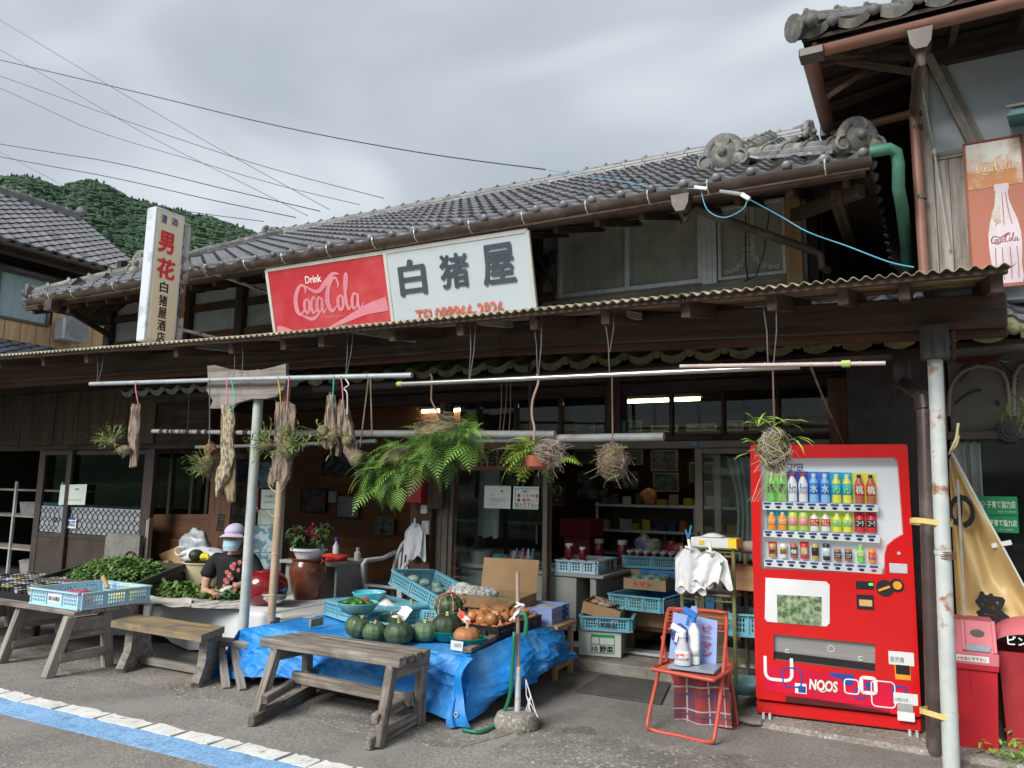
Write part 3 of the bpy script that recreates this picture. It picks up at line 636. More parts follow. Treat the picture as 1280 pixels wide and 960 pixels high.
dp=MB();H0=at(853,245,y=5.9);hopper=[(-.075,0),(.075,0),(.065,-.09),(.035,-.15),(-.035,-.15),(-.065,-.09)]
dp.plate(hopper,[],H0+V(0,.05,.0),V(1,0,0),V(0,0,1),.13)
dp.tube([H0+V(0,0,-.14),H0+V(0,0,-.22),at(868,261,y=6.0),at(1015,313,y=6.75),at(1026,318,y=6.8),at(1027,333,y=6.8),at(1035,338,y=6.9)],.034,10)
dp.tube([at(1008,309,y=6.73),at(1012,311.5,y=6.745)],.042,10);dp.build('downpipe',W['brownpvc'],shop,smooth=.9)
gp=MB();E0=at(1090,190,y=5.86)
gp.tube([at(1088,190,y=5.86),at(1112,186,y=5.86),at(1120,190,y=5.90),at(1123,205,y=5.92),at(1123,235,y=5.95),at(1128,262,y=6.1),at(1132,300,y=6.6),at(1134,336,y=7.0)],.043,12)
gp.build('corner_downpipe',W['greenpvc'],shop,smooth=.9)
for k in range(9):
    z=4.05-k*.13;q=MB();q.bar((wr+.12+k*.0,WY+.1,z),(wr+.55,9.6,z+.02),.02,.15,c=0);q.build('side_board',W['darkwood'],shop)
q=MB();q.bar((XR-.25,EY+.2,EZ-.20),(XR-.25,10,EZ-.20),.09,.12);q.bar((-.9,EY+.6,EZ-.16),(-.35,EY+.15,EZ-.2),.08,.1);q.build('eave_beam',W['darkwood'],shop)
q=MB();q.box((wr+.09,9.2,0),(.3,9.3,5.4),0);q.build('gap_backdrop',W['blackwall'],shop)  # added dark sheet behind the gap, blocks the sky so the gap stays black
q=MB();q.bar(at(85,388,y=6.0),at(140,421,y=6.9),.05,.07);q.bar(at(80,378,y=5.95),at(112,378,y=6.4),.06,.06);q.build('eave_bracket',W['darkwood'],shop)
q=MB();q.bar(at(132,372,y=6.3),at(110,395,y=6.9),.05,.05);q.build('eave_bracket',W['darkwood'],shop)
q=MB();q.box((at(63,375,y=5.9).x,5.82,at(63,385,y=5.9).z-.05),(at(72,375,y=5.9).x,5.95,at(68,370,y=5.9).z));q.build('gutter_hopper',W['brownpvc'],shop)
gp=MB();gp.tube([at(88,387,y=6.1),at(115,403,y=6.7),at(138,407,y=7.0)],.03,8);gp.build('corner_downpipe',W['greenpvc'],shop,smooth=.9)
HYY,HZ=5.92,2.60;SS2=V(0,math.cos(.49),math.sin(.49))
TILE_G=tile_mb(nose=True).mesh('eave_tile',[W['tile_moss'],W['tile_moss']],smooth=.9)
low=MB();low.add([(-8.6,HYY+.02,HZ-.05),(1.3,HYY+.02,HZ-.05),(1.3,7.2,HZ+.62),(-8.6,7.2,HZ+.62)],[(0,1,2,3)]);low_o=low.build('pent_roof',W['darkwood'],shop)
tiled_slope(low_o,V(-5.6,HYY-.02,HZ-.01),SX,SS2,26,6,None,mats=(None,TILE_G),limit=156)
tiled_slope(low_o,V(-8.6,HYY-.02,HZ-.01),SX,SS2,11,6,None,only_stuff=True)
q=MB();q.bar((-8.5,HYY+.06,HZ-.10),(1.2,HYY+.06,HZ-.10),.03,.08,c=0);q.bar((-8.5,6.5,HZ-.03),(1.2,6.5,HZ-.03),.1,.12);q.build('pent_eave_board',W['darkwood'],shop)
gp=MB();a=at(640,478,y=5.80);b=at(1115,452,y=5.80);gutter(gp,V(-5.4,5.80,a.z+.06),V(b.x,5.80,b.z+.045),.05);
bb=at(1135,430,y=5.78);gutter(gp,V(.02,5.78,2.47),V(1.4,5.78,2.50),.05)
gp.build('lower_gutter',W['brownpvc'],shop,smooth=.9)
dp=MB();h=at(1127,462,y=5.78);dp.box(h+V(-.055,-.04,-.07),h+V(.055,.05,.07));dp.tube([h+V(0,0,-.05),h+V(.0,0,-.14),at(1131,481,y=5.7),at(1153,497,y=5.42),at(1156,515,y=5.40),at(1170,960,y=5.40)],[.045,.045,.047,.047,.047,.047],12)
dp.tube([at(1154,496,y=5.415),at(1156,512,y=5.40)],.055,12);dp.build('dark_downpipe',W['brownpvc'],shop,smooth=.9)
FY=6.75
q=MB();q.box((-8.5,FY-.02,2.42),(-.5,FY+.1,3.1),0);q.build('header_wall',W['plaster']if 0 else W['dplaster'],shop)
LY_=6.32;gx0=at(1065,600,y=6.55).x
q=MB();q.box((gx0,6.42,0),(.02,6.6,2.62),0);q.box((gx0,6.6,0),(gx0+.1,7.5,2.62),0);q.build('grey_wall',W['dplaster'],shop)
q=MB();q.box((gx0-.16,6.6,0),(gx0,6.82,2.45));q.build('corner_post',W['redwood'],shop)
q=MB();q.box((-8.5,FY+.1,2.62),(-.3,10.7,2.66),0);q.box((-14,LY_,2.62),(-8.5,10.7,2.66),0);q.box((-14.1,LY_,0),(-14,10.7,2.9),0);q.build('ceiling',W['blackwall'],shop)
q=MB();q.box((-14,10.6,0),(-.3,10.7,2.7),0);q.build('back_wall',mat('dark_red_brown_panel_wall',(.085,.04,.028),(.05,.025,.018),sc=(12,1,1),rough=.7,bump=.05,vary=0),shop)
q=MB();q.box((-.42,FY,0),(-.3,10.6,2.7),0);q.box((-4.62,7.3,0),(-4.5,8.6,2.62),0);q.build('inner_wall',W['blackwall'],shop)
ox0=at(352,650,y=8.6).x;ox1=at(512,650,y=8.6).x
q=MB();q.box((ox0-1.2,8.6,0),(-4.55,8.7,2.62),0);q.build('plywood_wall',W['orangewall'],shop)
tz0,tz1=1.965,2.42
q=MB();q.box((-4.55,FY-.06,1.90),(-.55,FY+.06,1.965));q.build('door_head',W['bronze'],shop)
q=MB();q.box((-8.5,FY-.05,1.967),(-.55,FY+.05,2.02));q.build('lintel',W['darkwood'],shop)
q=MB();q.box((-8.5,FY-.07,2.40),(-.50,FY+.05,2.50));q.build('upper_rail',W['darkwood'],shop)
tx=[at(x,520,y=FY).x for x in(562,600,646,702,762,781,840,905,974,1058)]
for i,x in enumerate(tx):
    wd=.07 if i in(0,4)else .03
    q=MB();q.box((x-wd/2,FY-.045,2.02),(x+wd/2,FY+.03,2.40));q.build('transom_post',W['darkwood'],shop)
for a,b in zip(tx,tx[1:]):q=MB();q.box((a+.02,FY-.008,2.022),(b-.02,FY-.004,2.398),0);q.build('transom_pane',W['glass'],shop)
tall=at(771,520,y=FY).x;q=MB();q.box((tall-.07,FY-.1,1.97),(tall+.07,FY+.1,2.6));q.build('transom_post',W['darkwood'],shop)
# doors, glass and fittings of the ground floor (parts of t
paper=mat('notice_paper',(.62,.70,.66),(.56,.64,.60),sc=(3,3,3),rough=.8,bump=.03,vary=.05)
inkm=mat('black_ink',(.02,.02,.025),rough=.8,bump=0,vary=0)
redink=mat('red_ink',(.55,.04,.05),(.45,.03,.04),rough=.7,bump=0,vary=0)
blueink=mat('blue_ink',(.03,.07,.34),(.02,.05,.26),rough=.7,bump=0,vary=0)
greyink=mat('grey_ink',(.20,.22,.23),rough=.8,bump=0,vary=0)
def door(x0,x1,z0,z1,y,parent,fm,st=.045,handle=None,nm='sliding_door',mid=None,gl='glass',dep=.035):
    f=MB();f.box((x0,y-dep/2,z0),(x0+st,y+dep/2,z1));f.box((x1-st,y-dep/2,z0),(x1,y+dep/2,z1));f.box((x0+st,y-dep/2+.002,z1-.05),(x1-st,y+dep/2-.002,z1));f.box((x0+st,y-dep/2+.002,z0),(x1-st,y+dep/2-.002,z0+.12))
    if mid:f.box((x0+st,y-dep/2+.002,mid-.03),(x1-st,y+dep/2-.002,mid+.03))
    o=f.build(nm,fm,parent);g=MB();g.box((x0+st-.005,y-.003,z0+.1),(x1-st+.005,y+.003,z1-.04),0);g.build('pane',W[gl],o)
    if handle is not None:
        h=MB()
        for hx in handle:h.box((hx-.012,y-dep/2-.006,1.0),(hx+.012,y-dep/2-.0005,1.18));
        h.build('finger_pull',W['black'],o)
    return o
def X_(px,py,y):return at(px,py,y=y).x
door(X_(563,650,FY),X_(692,700,FY)-.055,.12,1.90,FY-.02,shop,W['bronze'],.05,(X_(571,700,FY),X_(673,700,FY)))
q=MB();q.box((X_(679,700,FY+.04),FY+.022,.12),(X_(689,700,FY+.04),FY+.055,1.90));q.box((X_(679,700,FY)+.02,FY+.014,1.0),(X_(684,700,FY)+.02,FY+.0215,1.18));q.build('door_stile',W['bronze'],shop)
q=MB();q.box((X_(545,650,FY),FY-.04,.1),(X_(562,650,FY),FY+.06,1.9));q.build('door_jamb',W['bronze'],shop)
door(X_(870,620,FY),X_(962,640,FY),.12,1.90,FY-.02,shop,W['bronze'],.07,(X_(873,640,FY)+.01,))
q=MB();q.box((X_(893,620,FY+.04),FY+.022,.12),(X_(902,620,FY+.04),FY+.06,1.88));q.box((X_(870,620,FY+.04),FY+.024,1.82),(X_(902,620,FY+.04),FY+.055,1.87));q.build('door_stile',W['bronze'],shop)
q=MB();q.box((-4.3,FY-.08,.10),(-.95,FY+.08,.125));q.build('door_track',W['alu'],shop)
curtg=mat('pale_grey_green_curtain',(.40,.46,.44),(.26,.31,.30),sc=(7,1,.5),rough=.9,bump=.1,vary=0)
def drape(x0,x1,z0,z1,y,m,parent=None,folds=9,gather=.0,amp=.025,nm='curtain',**kw):
    c_=MB()
    def fn(i,j):
        k=1-gather*math.sin(math.pi*min(1,(1-j)*.9))*.9;xm=x1-(x1-x0)*(1-i)*k
        return V(xm,y+amp*math.sin(i*folds*6.28+.6*math.sin(j*3))+.01*math.sin(i*37),z0+(z1-z0)*j+.01*math.sin(i*folds*6.28))
    c_.grid(fn,folds*10,10);return c_.build(nm,m,parent,smooth=True,**kw)
xa,xb=X_(903,600,FY),X_(945,600,FY);drape(xa,xb,.95,1.83,FY+.12,curtg,shop,5,.35)
whitec=mat('off_white_noren_cloth',(.50,.51,.50),(.38,.39,.39),sc=(5,1,2),rough=.9,bump=.05,vary=0)
c_=MB();c_.grid(lambda i,j:V(X_(549,600,6.95)+(X_(573,600,6.95)-X_(549,600,6.95))*i*(.25+.75*j),6.95+.02*math.sin(i*15),.95+.85*j),14,8);c_.build('curtain',whitec,shop,smooth=True)
drape(X_(598,620,7.3),X_(624,620,7.3),1.0,1.85,7.3,curtg,shop,2)
q=MB();pa=X_(511,700,FY-.12);pb=X_(538,700,FY-.12);q.box((pa,FY-.13,.0),(pb,FY+.05,1.96));q.build('timber_post',W['redwood'],shop)
q=MB();q.box((pb+.005,FY-.05,.09),(pb+.07,FY+.05,2.4));q.build('door_jamb',W['bronze'],shop)
q=MB();q.box((X_(538,560,FY-.14),FY-.17,1.30),(X_(557,560,FY-.14),FY-.135,1.95));q.build('side_board',W['darkwood'],shop)
LY=6.3
lx=[at(p,640,y=LY).x for p in(47,59,78,88,172,181)]
dk=mat('dark_brown_door_enamel',(.062,.050,.043),(.042,.034,.03),sc=(4,4,4),rough=.5,bump=.03,vary=.05)
lo_=at(100,668,y=LY).z;hi_=at(100,634,y=LY).z;dt=at(100,563,y=LY).z
for x0,x1,yy,hnd in((lx[0],lx[3],LY-.03,None),(lx[2],lx[5],LY+.012,(lx[2]+.05,))):
    f=MB();st=.13 if x0==lx[0]else .11
    f.box((x0,yy-.02,0.02),(x0+st,yy+.02,dt));f.box((x1-st*.7,yy-.02,.02),(x1,yy+.02,dt));f.box((x0+st,yy-.018,dt-.06),(x1-st*.7,yy+.018,dt));f.box((x0+st,yy-.018,lo_-.06),(x1-st*.7,yy+.018,lo_))
    f.box((x0+st,yy-.012,.05),(x1-st*.7,yy+.012,lo_-.06));o=f.build('sliding_door',dk,shop)
    g=MB();g.box((x0+st,yy-.003,lo_),(x1-st*.7,yy+.003,dt-.06),0);g.build('pane',W['glass'],o)
    film=MB();film.quad((x0+st+.01,yy-.0045,lo_+.01),(x1-st*.7-.01,yy-.0045,lo_+.01),(x1-st*.7-.01,yy-.0045,hi_),(x0+st+.01,yy-.0045,hi_));film.build('patterned_film',mat('frosted_film',(.30,.33,.36),(.24,.27,.30),rough=.5,bump=0,vary=0),o)
    la=MB();n_=int((x1-x0-st*1.7)/.105)
    for i in range(n_):
        for s_ in(-1,1):
            xx=x0+st+.01+i*.105;P=[V(xx+.0525+s_*.0525*(math.cos(t*math.pi*3)),yy-.0062,lo_+.012+(hi_-lo_-.02)*t)for t in[j/18 for j in range(19)]];la.tube(P,.0065,4)
    la.build('lattice_pattern',inkm,o)
tm=MB();text_mb(tm,'立入',at(66,653,y=LY-.036),at(78,652,y=LY-.036)-at(66,653,y=LY-.036),V(0,0,.07),th=.006,bold=.03);tm.build('lettering',inkm,shop)
st_=MB();A=at(84,660,y=LY-.012);B=at(96,648,y=LY-.012);st_.plate([(0,0),(B.x-A.x,0),(B.x-A.x,B.z-A.z),(0,B.z-A.z)],[],A+V(0,-.001,0),V(1,0,0),V(0,0,1),.002);so_=st_.build('sticker',W['whiteplastic'],shop)
tm=MB();text_mb(tm,'BUZZ',A+V(.02,-.0035,.03),V(B.x-A.x-.04,0,0),V(0,0,.06),bold=.05);tm.box(A+V(.02,-.005,.11),A+V(B.x-A.x-.02,-.003,.135),0);tm.build('lettering',blueink,so_)
def notice(p00,p10,p01,y,lines,parent,m=None,nm='notice',tilt=0):
    O=at(*p00,y=y);U=at(*p10,y=y)-O;Vv=at(*p01,y=y)-O
    b=MB();b.plate([(0,0),(1,0),(1,1),(0,1)],[],O,U,Vv,.001);o=b.build(nm,m or paper,parent)
    for(u0,v0,u1,v1,tx,im)in lines:
        t=MB();text_mb(t,tx,O+U*u0+Vv*v0,U*(u1-u0),Vv*(v1-v0),th=.003,bold=.02);t.build('lettering',im,o)
    return o
notice((73,631),(106,631),(76,606),LY-.045,[(.55,.72,.75,.82,'◆',greyink),(.2,.2,.85,.28,'お知らせ いたします',greyink)],shop)
x=-14.0;plankm=mat('old_vertical_plank',(.095,.062,.038),(.042,.028,.018),sc=(1.2,18,18),rough=.8,bump=.3,vary=.35,c=(.22,.16,.10),csc=2.5,clo=.6,chi=.85)
PW=.26;pm_=MB();pm_.bar((0,0,0),(0,0,.72),PW-.006,.02,(0,1,0),.004);PME=pm_.mesh('plank',plankm)
top=at(100,495,y=LY).z;bot=at(100,556,y=LY).z
while x<X_(190,520,LY)+.1:
    inst('plank',PME,shop,Matrix.Translation(V(x,LY-.05+random.uniform(-.006,.006),bot))@ Matrix.Rotation(random.uniform(-.006,.006),4,'Y'));x+=PW
q=MB();q.box((-14,LY-.04,bot-.07),(X_(262,600,LY),LY+.05,bot));q.box((-14,LY-.035,bot),(X_(262,600,LY),LY+.04,2.9),0);q.build('lintel',W['darkwood'],shop)
q=MB();q.box((X_(181,640,LY)+.005,LY-.03,0),(X_(190,640,LY),LY+.03,bot-.07));q.build('door_jamb',dk,shop)
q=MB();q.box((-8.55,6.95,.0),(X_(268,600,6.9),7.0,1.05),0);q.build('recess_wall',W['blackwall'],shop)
xw0,xw1=X_(188,620,6.75),X_(262,620,6.75)
f=MB()
for xx in(xw0,xw0+(xw1-xw0)*.33,xw0+(xw1-xw0)*.7,xw1-.05):f.box((xx,6.72,.9),(xx+.05,6.78,1.95))
f.box((xw0+.05,6.725,.9),(xw1-.05,6.775,.96));f.box((xw0+.05,6.725,1.9),(xw1-.05,6.775,1.95));o=f.build('window',dk,shop);g=MB();g.box((xw0+.05,6.748,.96),(xw1-.05,6.752,1.9),0);g.build('pane',W['glass'],o)
dx0,dx1=X_(283,640,FY),X_(352,640,FY)
door(dx0-.05,dx1,.1,1.93,FY,shop,W['bronze'],.07,None)
q=MB();q.box((dx1+.01,FY-.05,.0),(dx1+.09,FY+.06,1.97));q.build('door_jamb',W['bronze'],shop)
q=MB();q.box((X_(268,640,6.5),6.45,0),(X_(281,640,6.5),6.6,2.42));q.build('timber_post',W['redwood'],shop)
posters=[((286,655),(310,655),(287,631),(.30,.42,.30),(.10,.16,.12)),((287,631),(312,631),(289,606),(.26,.13,.08),(.12,.10,.08)),((312,640),(322,640),(314,600),(.35,.05,.05),(.6,.55,.5)),
           ((326,636),(350,636),(327,612),(.50,.56,.54),(.42,.5,.48)),((322,656),(348,656),(323,637),(.42,.52,.48),(.35,.45,.4)),((287,604),(320,604),(290,574),(.06,.13,.15),(.03,.06,.08)),
           ((322,610),(350,610),(324,578),(.07,.15,.17),(.03,.07,.09)),((314,690),(346,690),(318,657),(.10,.22,.28),(.42,.52,.55)),((312,720),(344,720),(315,691),(.40,.48,.48),(.08,.20,.28))]
for a,b,c_,m1,m2 in posters:
    pmx=mat('printed_poster',m1,m2,sc=(11,11,14),rough=.6,bump=0,lo=.45,hi=.55,vary=.1,det=2)
    notice(a,b,c_,FY-.045,[],shop,pmx,'poster')
notice((326,636),(350,636),(327,612),FY-.048,[(.2,.6,.8,.7,'お願い',greyink),(.15,.3,.85,.38,'〇〇〇〇〇〇〇',greyink)],shop)
notice((605,635),(638,636),(606,607),FY-.042,[(.25,.58,.4,.64,'各位',greyink),(.6,.72,.72,.82,'❀',greyink),(.2,.40,.8,.45,'お買い物のお客様へ',redink),(.2,.30,.85,.35,'ご協力をお願い致します',greyink),(.2,.16,.55,.21,'店主より',greyink)],shop)
no=notice((641,636),(673,637),(642,608),FY-.042,[(.36,.74,.60,.82,'お願い',inkm),(.36,.52,.98,.68,'マスクを着',redink),(.36,.32,.98,.48,'着用して',redink),(.12,.10,.98,.28,'お入り下さい',inkm)],shop)
bl=MB();O=at(641,636,y=FY-.046);U=at(673,637,y=FY-.046)-O;Vv=at(642,608,y=FY-.046)-O
for a,b in(((.08,.06),(1.0,.06)),((.08,.90),(1.0,.90)),((.08,.06),(.08,.90))):bl.bar(O+U*a[0]+Vv*a[1],O+U*b[0]+Vv*b[1],.005,.001,(0,1,0),0)
bl.build('blue_border',mat('pale_blue_print',(.10,.35,.50),vary=0,bump=0),no)
fc=MB()
for vv in(.60,.40):fc.ball(O+U*.22+Vv*vv+V(0,-.002,0),.018,8,6,(1,.1,1))
fc.build('printed_face',redink,no)
q=MB();q.box((X_(505,600,FY-.3),FY-.26,1.36),(X_(524,600,FY-.3),FY-.14,1.88));q.build('red_box',mat('red_enamel_box',(.42,.04,.04),(.34,.03,.03),rough=.4,bump=.02,vary=0),shop)
q=MB();q.box((X_(527,640,FY-.14),FY-.16,1.25),(X_(535,640,FY-.14),FY-.131,1.34));q.box((X_(529,650,FY-.14),FY-.17,1.04),(X_(538,650,FY-.14),FY-.131,1.18));q.build('switch_box',W['agedwhite'],shop)
nb=MB();pts=[(0,.02),(.1,0),(1.25,.015),(1.32,.06),(1.33,.22),(1.27,.30),(.7,.31),(.08,.29),(.0,.22)];O=at(576,589,y=FY-.1);O.z=1.69
nb.plate(pts,[],O+V(0,0,0),V(.84,0,0),V(0,0,1.05),.03);nbo=nb.build('name_board',mat('carved_red_brown_board',(.24,.095,.045),(.14,.055,.028),sc=(1.2,1,14),rough=.5,bump=.1,vary=0),None,
  label='carved brown name board with black characters above the sliding glass door',cat='name board')
tm=MB();text_mb(tm,'白猪屋酒店',O+V(.12,-.032,.05),V(.82,0,0),V(0,0,.17),bold=.04);tm.build('lettering',inkm,nbo)
gs=MB();A=at(776,541,y=FY-.05);B=at(782,526,y=FY-.05);gs.box((A.x,FY-.052,A.z),(B.x,FY-.048,B.z),0);gs.build('price_plate',mat('teal_plate',(.02,.22,.18),vary=0),shop)
q=MB();A=at(868,555,y=FY-.08);q.box(A+V(-.03,0,-.015),A+V(.025,.004,.02),0);q.build('sticker',mat('blue_sticker',(.10,.30,.55),vary=0),shop)
tubem=mat('lit_tube',(1,.95,.7),emit=((1,.80,.42),9),vary=0,bump=0)
for i,(a,b,yy)in enumerate((((780,504),(877,501),8.5),((526,516),(595,513),8.5),((500,518),(522,517),9.3))):
    A,B=at(*a,y=yy),at(*b,y=yy)
    lf=thing('ceiling_light',('long lit fluorescent fitting seen through the transom panes right of the tall post','lit fluorescent fitting seen just above the large fern','short end of a lit fluorescent tube left of the large fern')[i],'ceiling light',(A+B)/2)
    q=MB();q.box((A.x,yy-.03,A.z+.04),(B.x,yy+.09,A.z+.08));q.build('fitting',W['agedwhite'],lf)
    q=MB();q.tube([(A.x+.02,yy,A.z+.015),(B.x-.02,yy,A.z+.015)],.018,8);q.build('tube',tubem,lf)
# AWNING
aw=thing('awning','long wooden street awning with yellowed corrugated sheet edge over the shop front','awning',(-5,5.3,2.6))
AWX0,AWX1=-13.0,at(1270,330,y=4.55).x
def ez(x):return 2.690+(.4-x)*.0105*(1 if x>-2.5 else 1)+max(0,-x-4.9)*.012
AS=.20
def aw_pt(x,y,dz=0):return V(x,y,ez(x)+(y-4.55)*AS+dz)
cm=MB();nx=int((AWX1-AWX0)/.0125)
def corr(i,j):
    x=AWX0+(AWX1-AWX0)*i;y=4.50+1.8*j;return aw_pt(x,y,.004+.012*math.cos(x*2*math.pi/.064))
cm.grid(corr,nx,3);n0=len(cm.v);half=[(v+V(0,0,-.004))for v in cm.v];o_=len(cm.v)
cm.add(half,[tuple(reversed(f))for f in list(cm.f)])
cm.f+=[[i,i+o_,i+1+o_,i+1]for i in range(nx)];cm.m+=[0]*nx
cm.build('corrugated_sheet',W['corrug'],aw,smooth=True)
q=MB();xs=[AWX0+(AWX1-.03-AWX0)*i/8 for i in range(9)]
for a,b in zip(xs,xs[1:]):q.bar(aw_pt(a,4.56,-.027),aw_pt(b-.006,4.56,-.027),.04,.030)
q.build('fascia',W['beamwood'],aw)
ye=4.66
while ye<6.25:
    x=AWX0
    while x<AWX1-.08:
        L=random.uniform(1.6,3.2);x1=min(x+L,AWX1-random.uniform(.01,.06));yy=ye+random.uniform(-.008,.008)
        if random.random()>.04:
            b_=MB();b_.bar(aw_pt(x,yy,-.026),aw_pt(x1-.008,yy,-.026),.075+random.uniform(-.012,.008),.012,(0,-AS,1),.002);b_.build('sheathing_board',W['battens'],aw)
        x=x1
    ye+=.094
for px,py in((8,478),(66,448),(120,441),(232,430),(300,425),(365,418),(412,414),(500,410),(584,402),(675,392),(763,385),(862,376),(968,366),(1055,358),(1130,352),(1243,344)):
    x=at(px,py,y=4.72).x;q=MB();q.bar(aw_pt(x,4.62,-.085),aw_pt(x,6.25,-.085),.06,.10,(0,0,1));q.build('rafter',W['beamwood'],aw)
bz=lambda x:2.50+.12*min(1,max(0,(.45-x)/3.3))+max(0,-x-2.88)*.010
xs=[-13,-9.9,-6.4,-3.0,.455]
for a,b in zip(xs,xs[1:]):
    q=MB();q.bar((a,5.36,bz(a)+.12),(b-.004,5.36,bz(b)+.12),.13,.205,c=.008);q.build('beam',W['beamwood'],aw)
    q=MB();q.bar((a,5.40,bz(a)-.005),(b-.004,5.40,bz(b)-.005),.09,.045,c=.004);q.build('beam_strip',W['redwood'],aw)
for(a,b)in(((224,431),(300,437)),((425,410),(520,425)),((577,401),(640,406)),((753,386),(800,396))):
    A,B=at(*a,y=4.70),at(*b,y=5.15);q=MB();q.bar(A,B,.04,.05);q.build('bracket',W['silverwood'],aw)
ph=thing('awning_post','pale rusty steel post at the right end of the awning under a dark wooden block','post',at(1188,955,y=5.2)*1)
A=at(1168,440,y=5.2);B=at(1184,790,y=5.2)
pt=at(1168,432,y=5.2);LN=-.035
q=MB();q.tube([V(pt.x+LN,5.2,.0),V(pt.x+LN*.5,5.2,1.1),V(pt.x,5.2,pt.z)],[.045,.044,.042],14);q.tube([V(pt.x+LN*.5,5.2,1.18),V(pt.x+LN*.5,5.2,1.205)],.047,14);q.build('pole',W['whitepipe'],ph,smooth=.9)
C0=at(1168,424,y=5.16)
q=MB();q.box((C0.x-.078,5.10,C0.z-.12),(C0.x+.075,5.26,C0.z+.085),.01);q.build('top_block',mat('charred_block',(.10,.095,.09),(.04,.038,.036),sc=(2,20,20),rough=.85,bump=.5,vary=0),ph)
q=MB();q.bar((C0.x+.01,5.33,2.55),(C0.x+.01,5.33,1.9),.07,.05);q.bar((C0.x+.10,5.22,C0.z+.055),(C0.x+.10,5.3,C0.z-.1),.02,.02);q.build('back_batten',W['redwood'],ph)
yband=mat('yellow_plastic_tape',(.72,.58,.20),(.62,.48,.16),sc=(8,8,8),rough=.5,bump=.1,vary=0)
for i,(py,dz)in enumerate(((653,0),(894,.01))):
    C1=at(1170,py,y=5.2);q=MB();cx_=pt.x-.045
    ring=[V(cx_+math.cos(a)*(.135 if math.cos(a)<0 else(.088 if i==0 else .060)),5.26+math.sin(a)*(.10 if math.sin(a)<0 else .16),C1.z+.01*math.sin(a*2))for a in[k*math.pi/12 for k in range(25)]]
    for p0,p1 in zip(ring,ring[1:]):q.bar(p0,p1,.004,.030,(0,0,1),0)
    q.build('tape_band',yband,ph)
w_=MB()
for k in range(4):
    zz=1.16+k*.012;w_.tube([V(pt.x+math.cos(a)*.05,5.2+math.sin(a)*.05,zz)for a in[j*.5236 for j in range(13)]],.003,4)
w_.build('wire_binding',mat('rusty_wire',(.20,.10,.06),vary=0,rough=.8),ph)
tw=MB();cord=mat('pale_straw_cord',(.50,.42,.25),(.36,.30,.17),rough=.8,vary=0)
tw.tube([at(1186,568,y=5.25),at(1190,560,y=5.22),at(1196,548,y=5.2),at(1197,536,y=5.2),at(1198,529,y=5.2)],[.006,.008,.011,.007,.009],6);tw.tube([at(1188,566,y=5.25),at(1196,556,y=5.2),at(1199,545,y=5.2)],.006,5)
tw.build('cord_end',cord,ph)
lp=thing('awning_post','pale grey steel post at the left, standing in front of the seated woman','post',at(301,835,z=0))
A=at(301,835,z=0);q=MB();q.tube([A,V(A.x,A.y,1.2),at(323,500,y=A.y)+V(0,0,.02),V(A.x+.01,A.y,2.5)],.042,14);q.build('pole',W['whitepipe'],lp,smooth=.9)
def rail(name,label,pts,r,m,cat='rail',caps=None,nodes=False,seg=10):
    pts=[Vector(p)for p in pts];t=thing(name,label,cat,pts[0])
    q=MB();q.tube(pts,r,seg)
    if nodes:
        for k in range(1,9):
            p=pts[0].lerp(pts[-1],k/9);d=(pts[-1]-pts[0]).normalized();q.tube([p-d*.006,p+d*.006],r*1.12,seg)
    q.build('rod',m,t,smooth=.9)
    if caps:
        for p,d in caps:c_=MB();c_.tube([p,p+d*.035],r*1.2,10);c_.ball(p+d*.035 if d.x>0 else p+d*.035,r*1.2,10,6);c_.build('end_cap',limem,t)
    return t
limem=mat('lime_green_rubber',(.42,.52,.15),(.34,.44,.10),rough=.6,vary=0)
stainless=mat('stainless_pole',(.60,.58,.55),(.46,.45,.43),sc=(3,9,9),rough=.28,metal=.85,bump=.02,vary=0)
pinkpole=mat('pinkish_bamboo_pole',(.55,.45,.43),(.44,.35,.34),sc=(9,9,9),rough=.5,vary=0,bump=.03)
YR=4.64
r1=rail('hanging_rail','bluish galvanised pipe with rust patches, hung highest at the left under the awning',[at(113,480,y=YR),at(300,474,y=YR),at(515,469,y=YR)],.020,W['steelpipe'])
A,B=at(503,480,y=YR),at(1000,458,y=YR);r2=rail('hanging_rail','long shiny metal pole with a lime green end cap over the fern baskets',[A,B],.017,stainless,caps=((A,(A-B).normalized()),))
A,B=at(850,458,y=YR-.02),at(1107,454,y=YR-.02);r3=rail('hanging_rail','thin pinkish bamboo pole tied on top of the long metal pole at the right',[A,B],.012,pinkpole,nodes=True)
q=MB();q.tube([at(1052,454.8,y=YR-.02),at(1063,454.5,y=YR-.02)],.020,8);q.build('end_cap',limem,r3)
blk=mat('taped_dark_pole',(.50,.50,.47),(.035,.035,.035),sc=(14,1,1),rough=.6,lo=.46,hi=.52,vary=0,bump=0,det=1)
r4=rail('hanging_rail','lower pole wrapped in black and white tape behind the bark slabs',[at(191,539,y=5.45),at(325,541,y=5.45)],.022,blk)
r5=rail('hanging_rail','lower white plastic pipe running behind the large fern',[at(325,541,y=5.45),at(500,542,y=5.45),at(694,543,y=5.45)],.030,W['greypvc'])
r6=rail('hanging_rail','grey plastic pipe with a brown taped patch, ending above the round moss ball',[at(560,549,y=5.5),at(700,548,y=5.5),at(830,546,y=5.5)],.032,W['greypvc'])
r7=rail('hanging_rail','thin grey pole hanging low behind the bark slabs at the left',[at(245,559,y=5.8),at(350,556,y=5.8),at(470,551,y=5.8)],.018,W['greypvc'])
def hang_wire(pa,pb,ya,yb,r=.0035,m=None,nm='suspension_wire',par=None,sway=.01):
    A,B=at(*pa,y=ya),at(*pb,y=yb);q=MB();q.tube([A,A.lerp(B,.5)+V(sway,0,0),B],r,5);return q.build(nm,m or greyw,par)
greyw=mat('grey_twisted_wire',(.16,.16,.17),(.09,.09,.09),rough=.6,vary=0,bump=0)
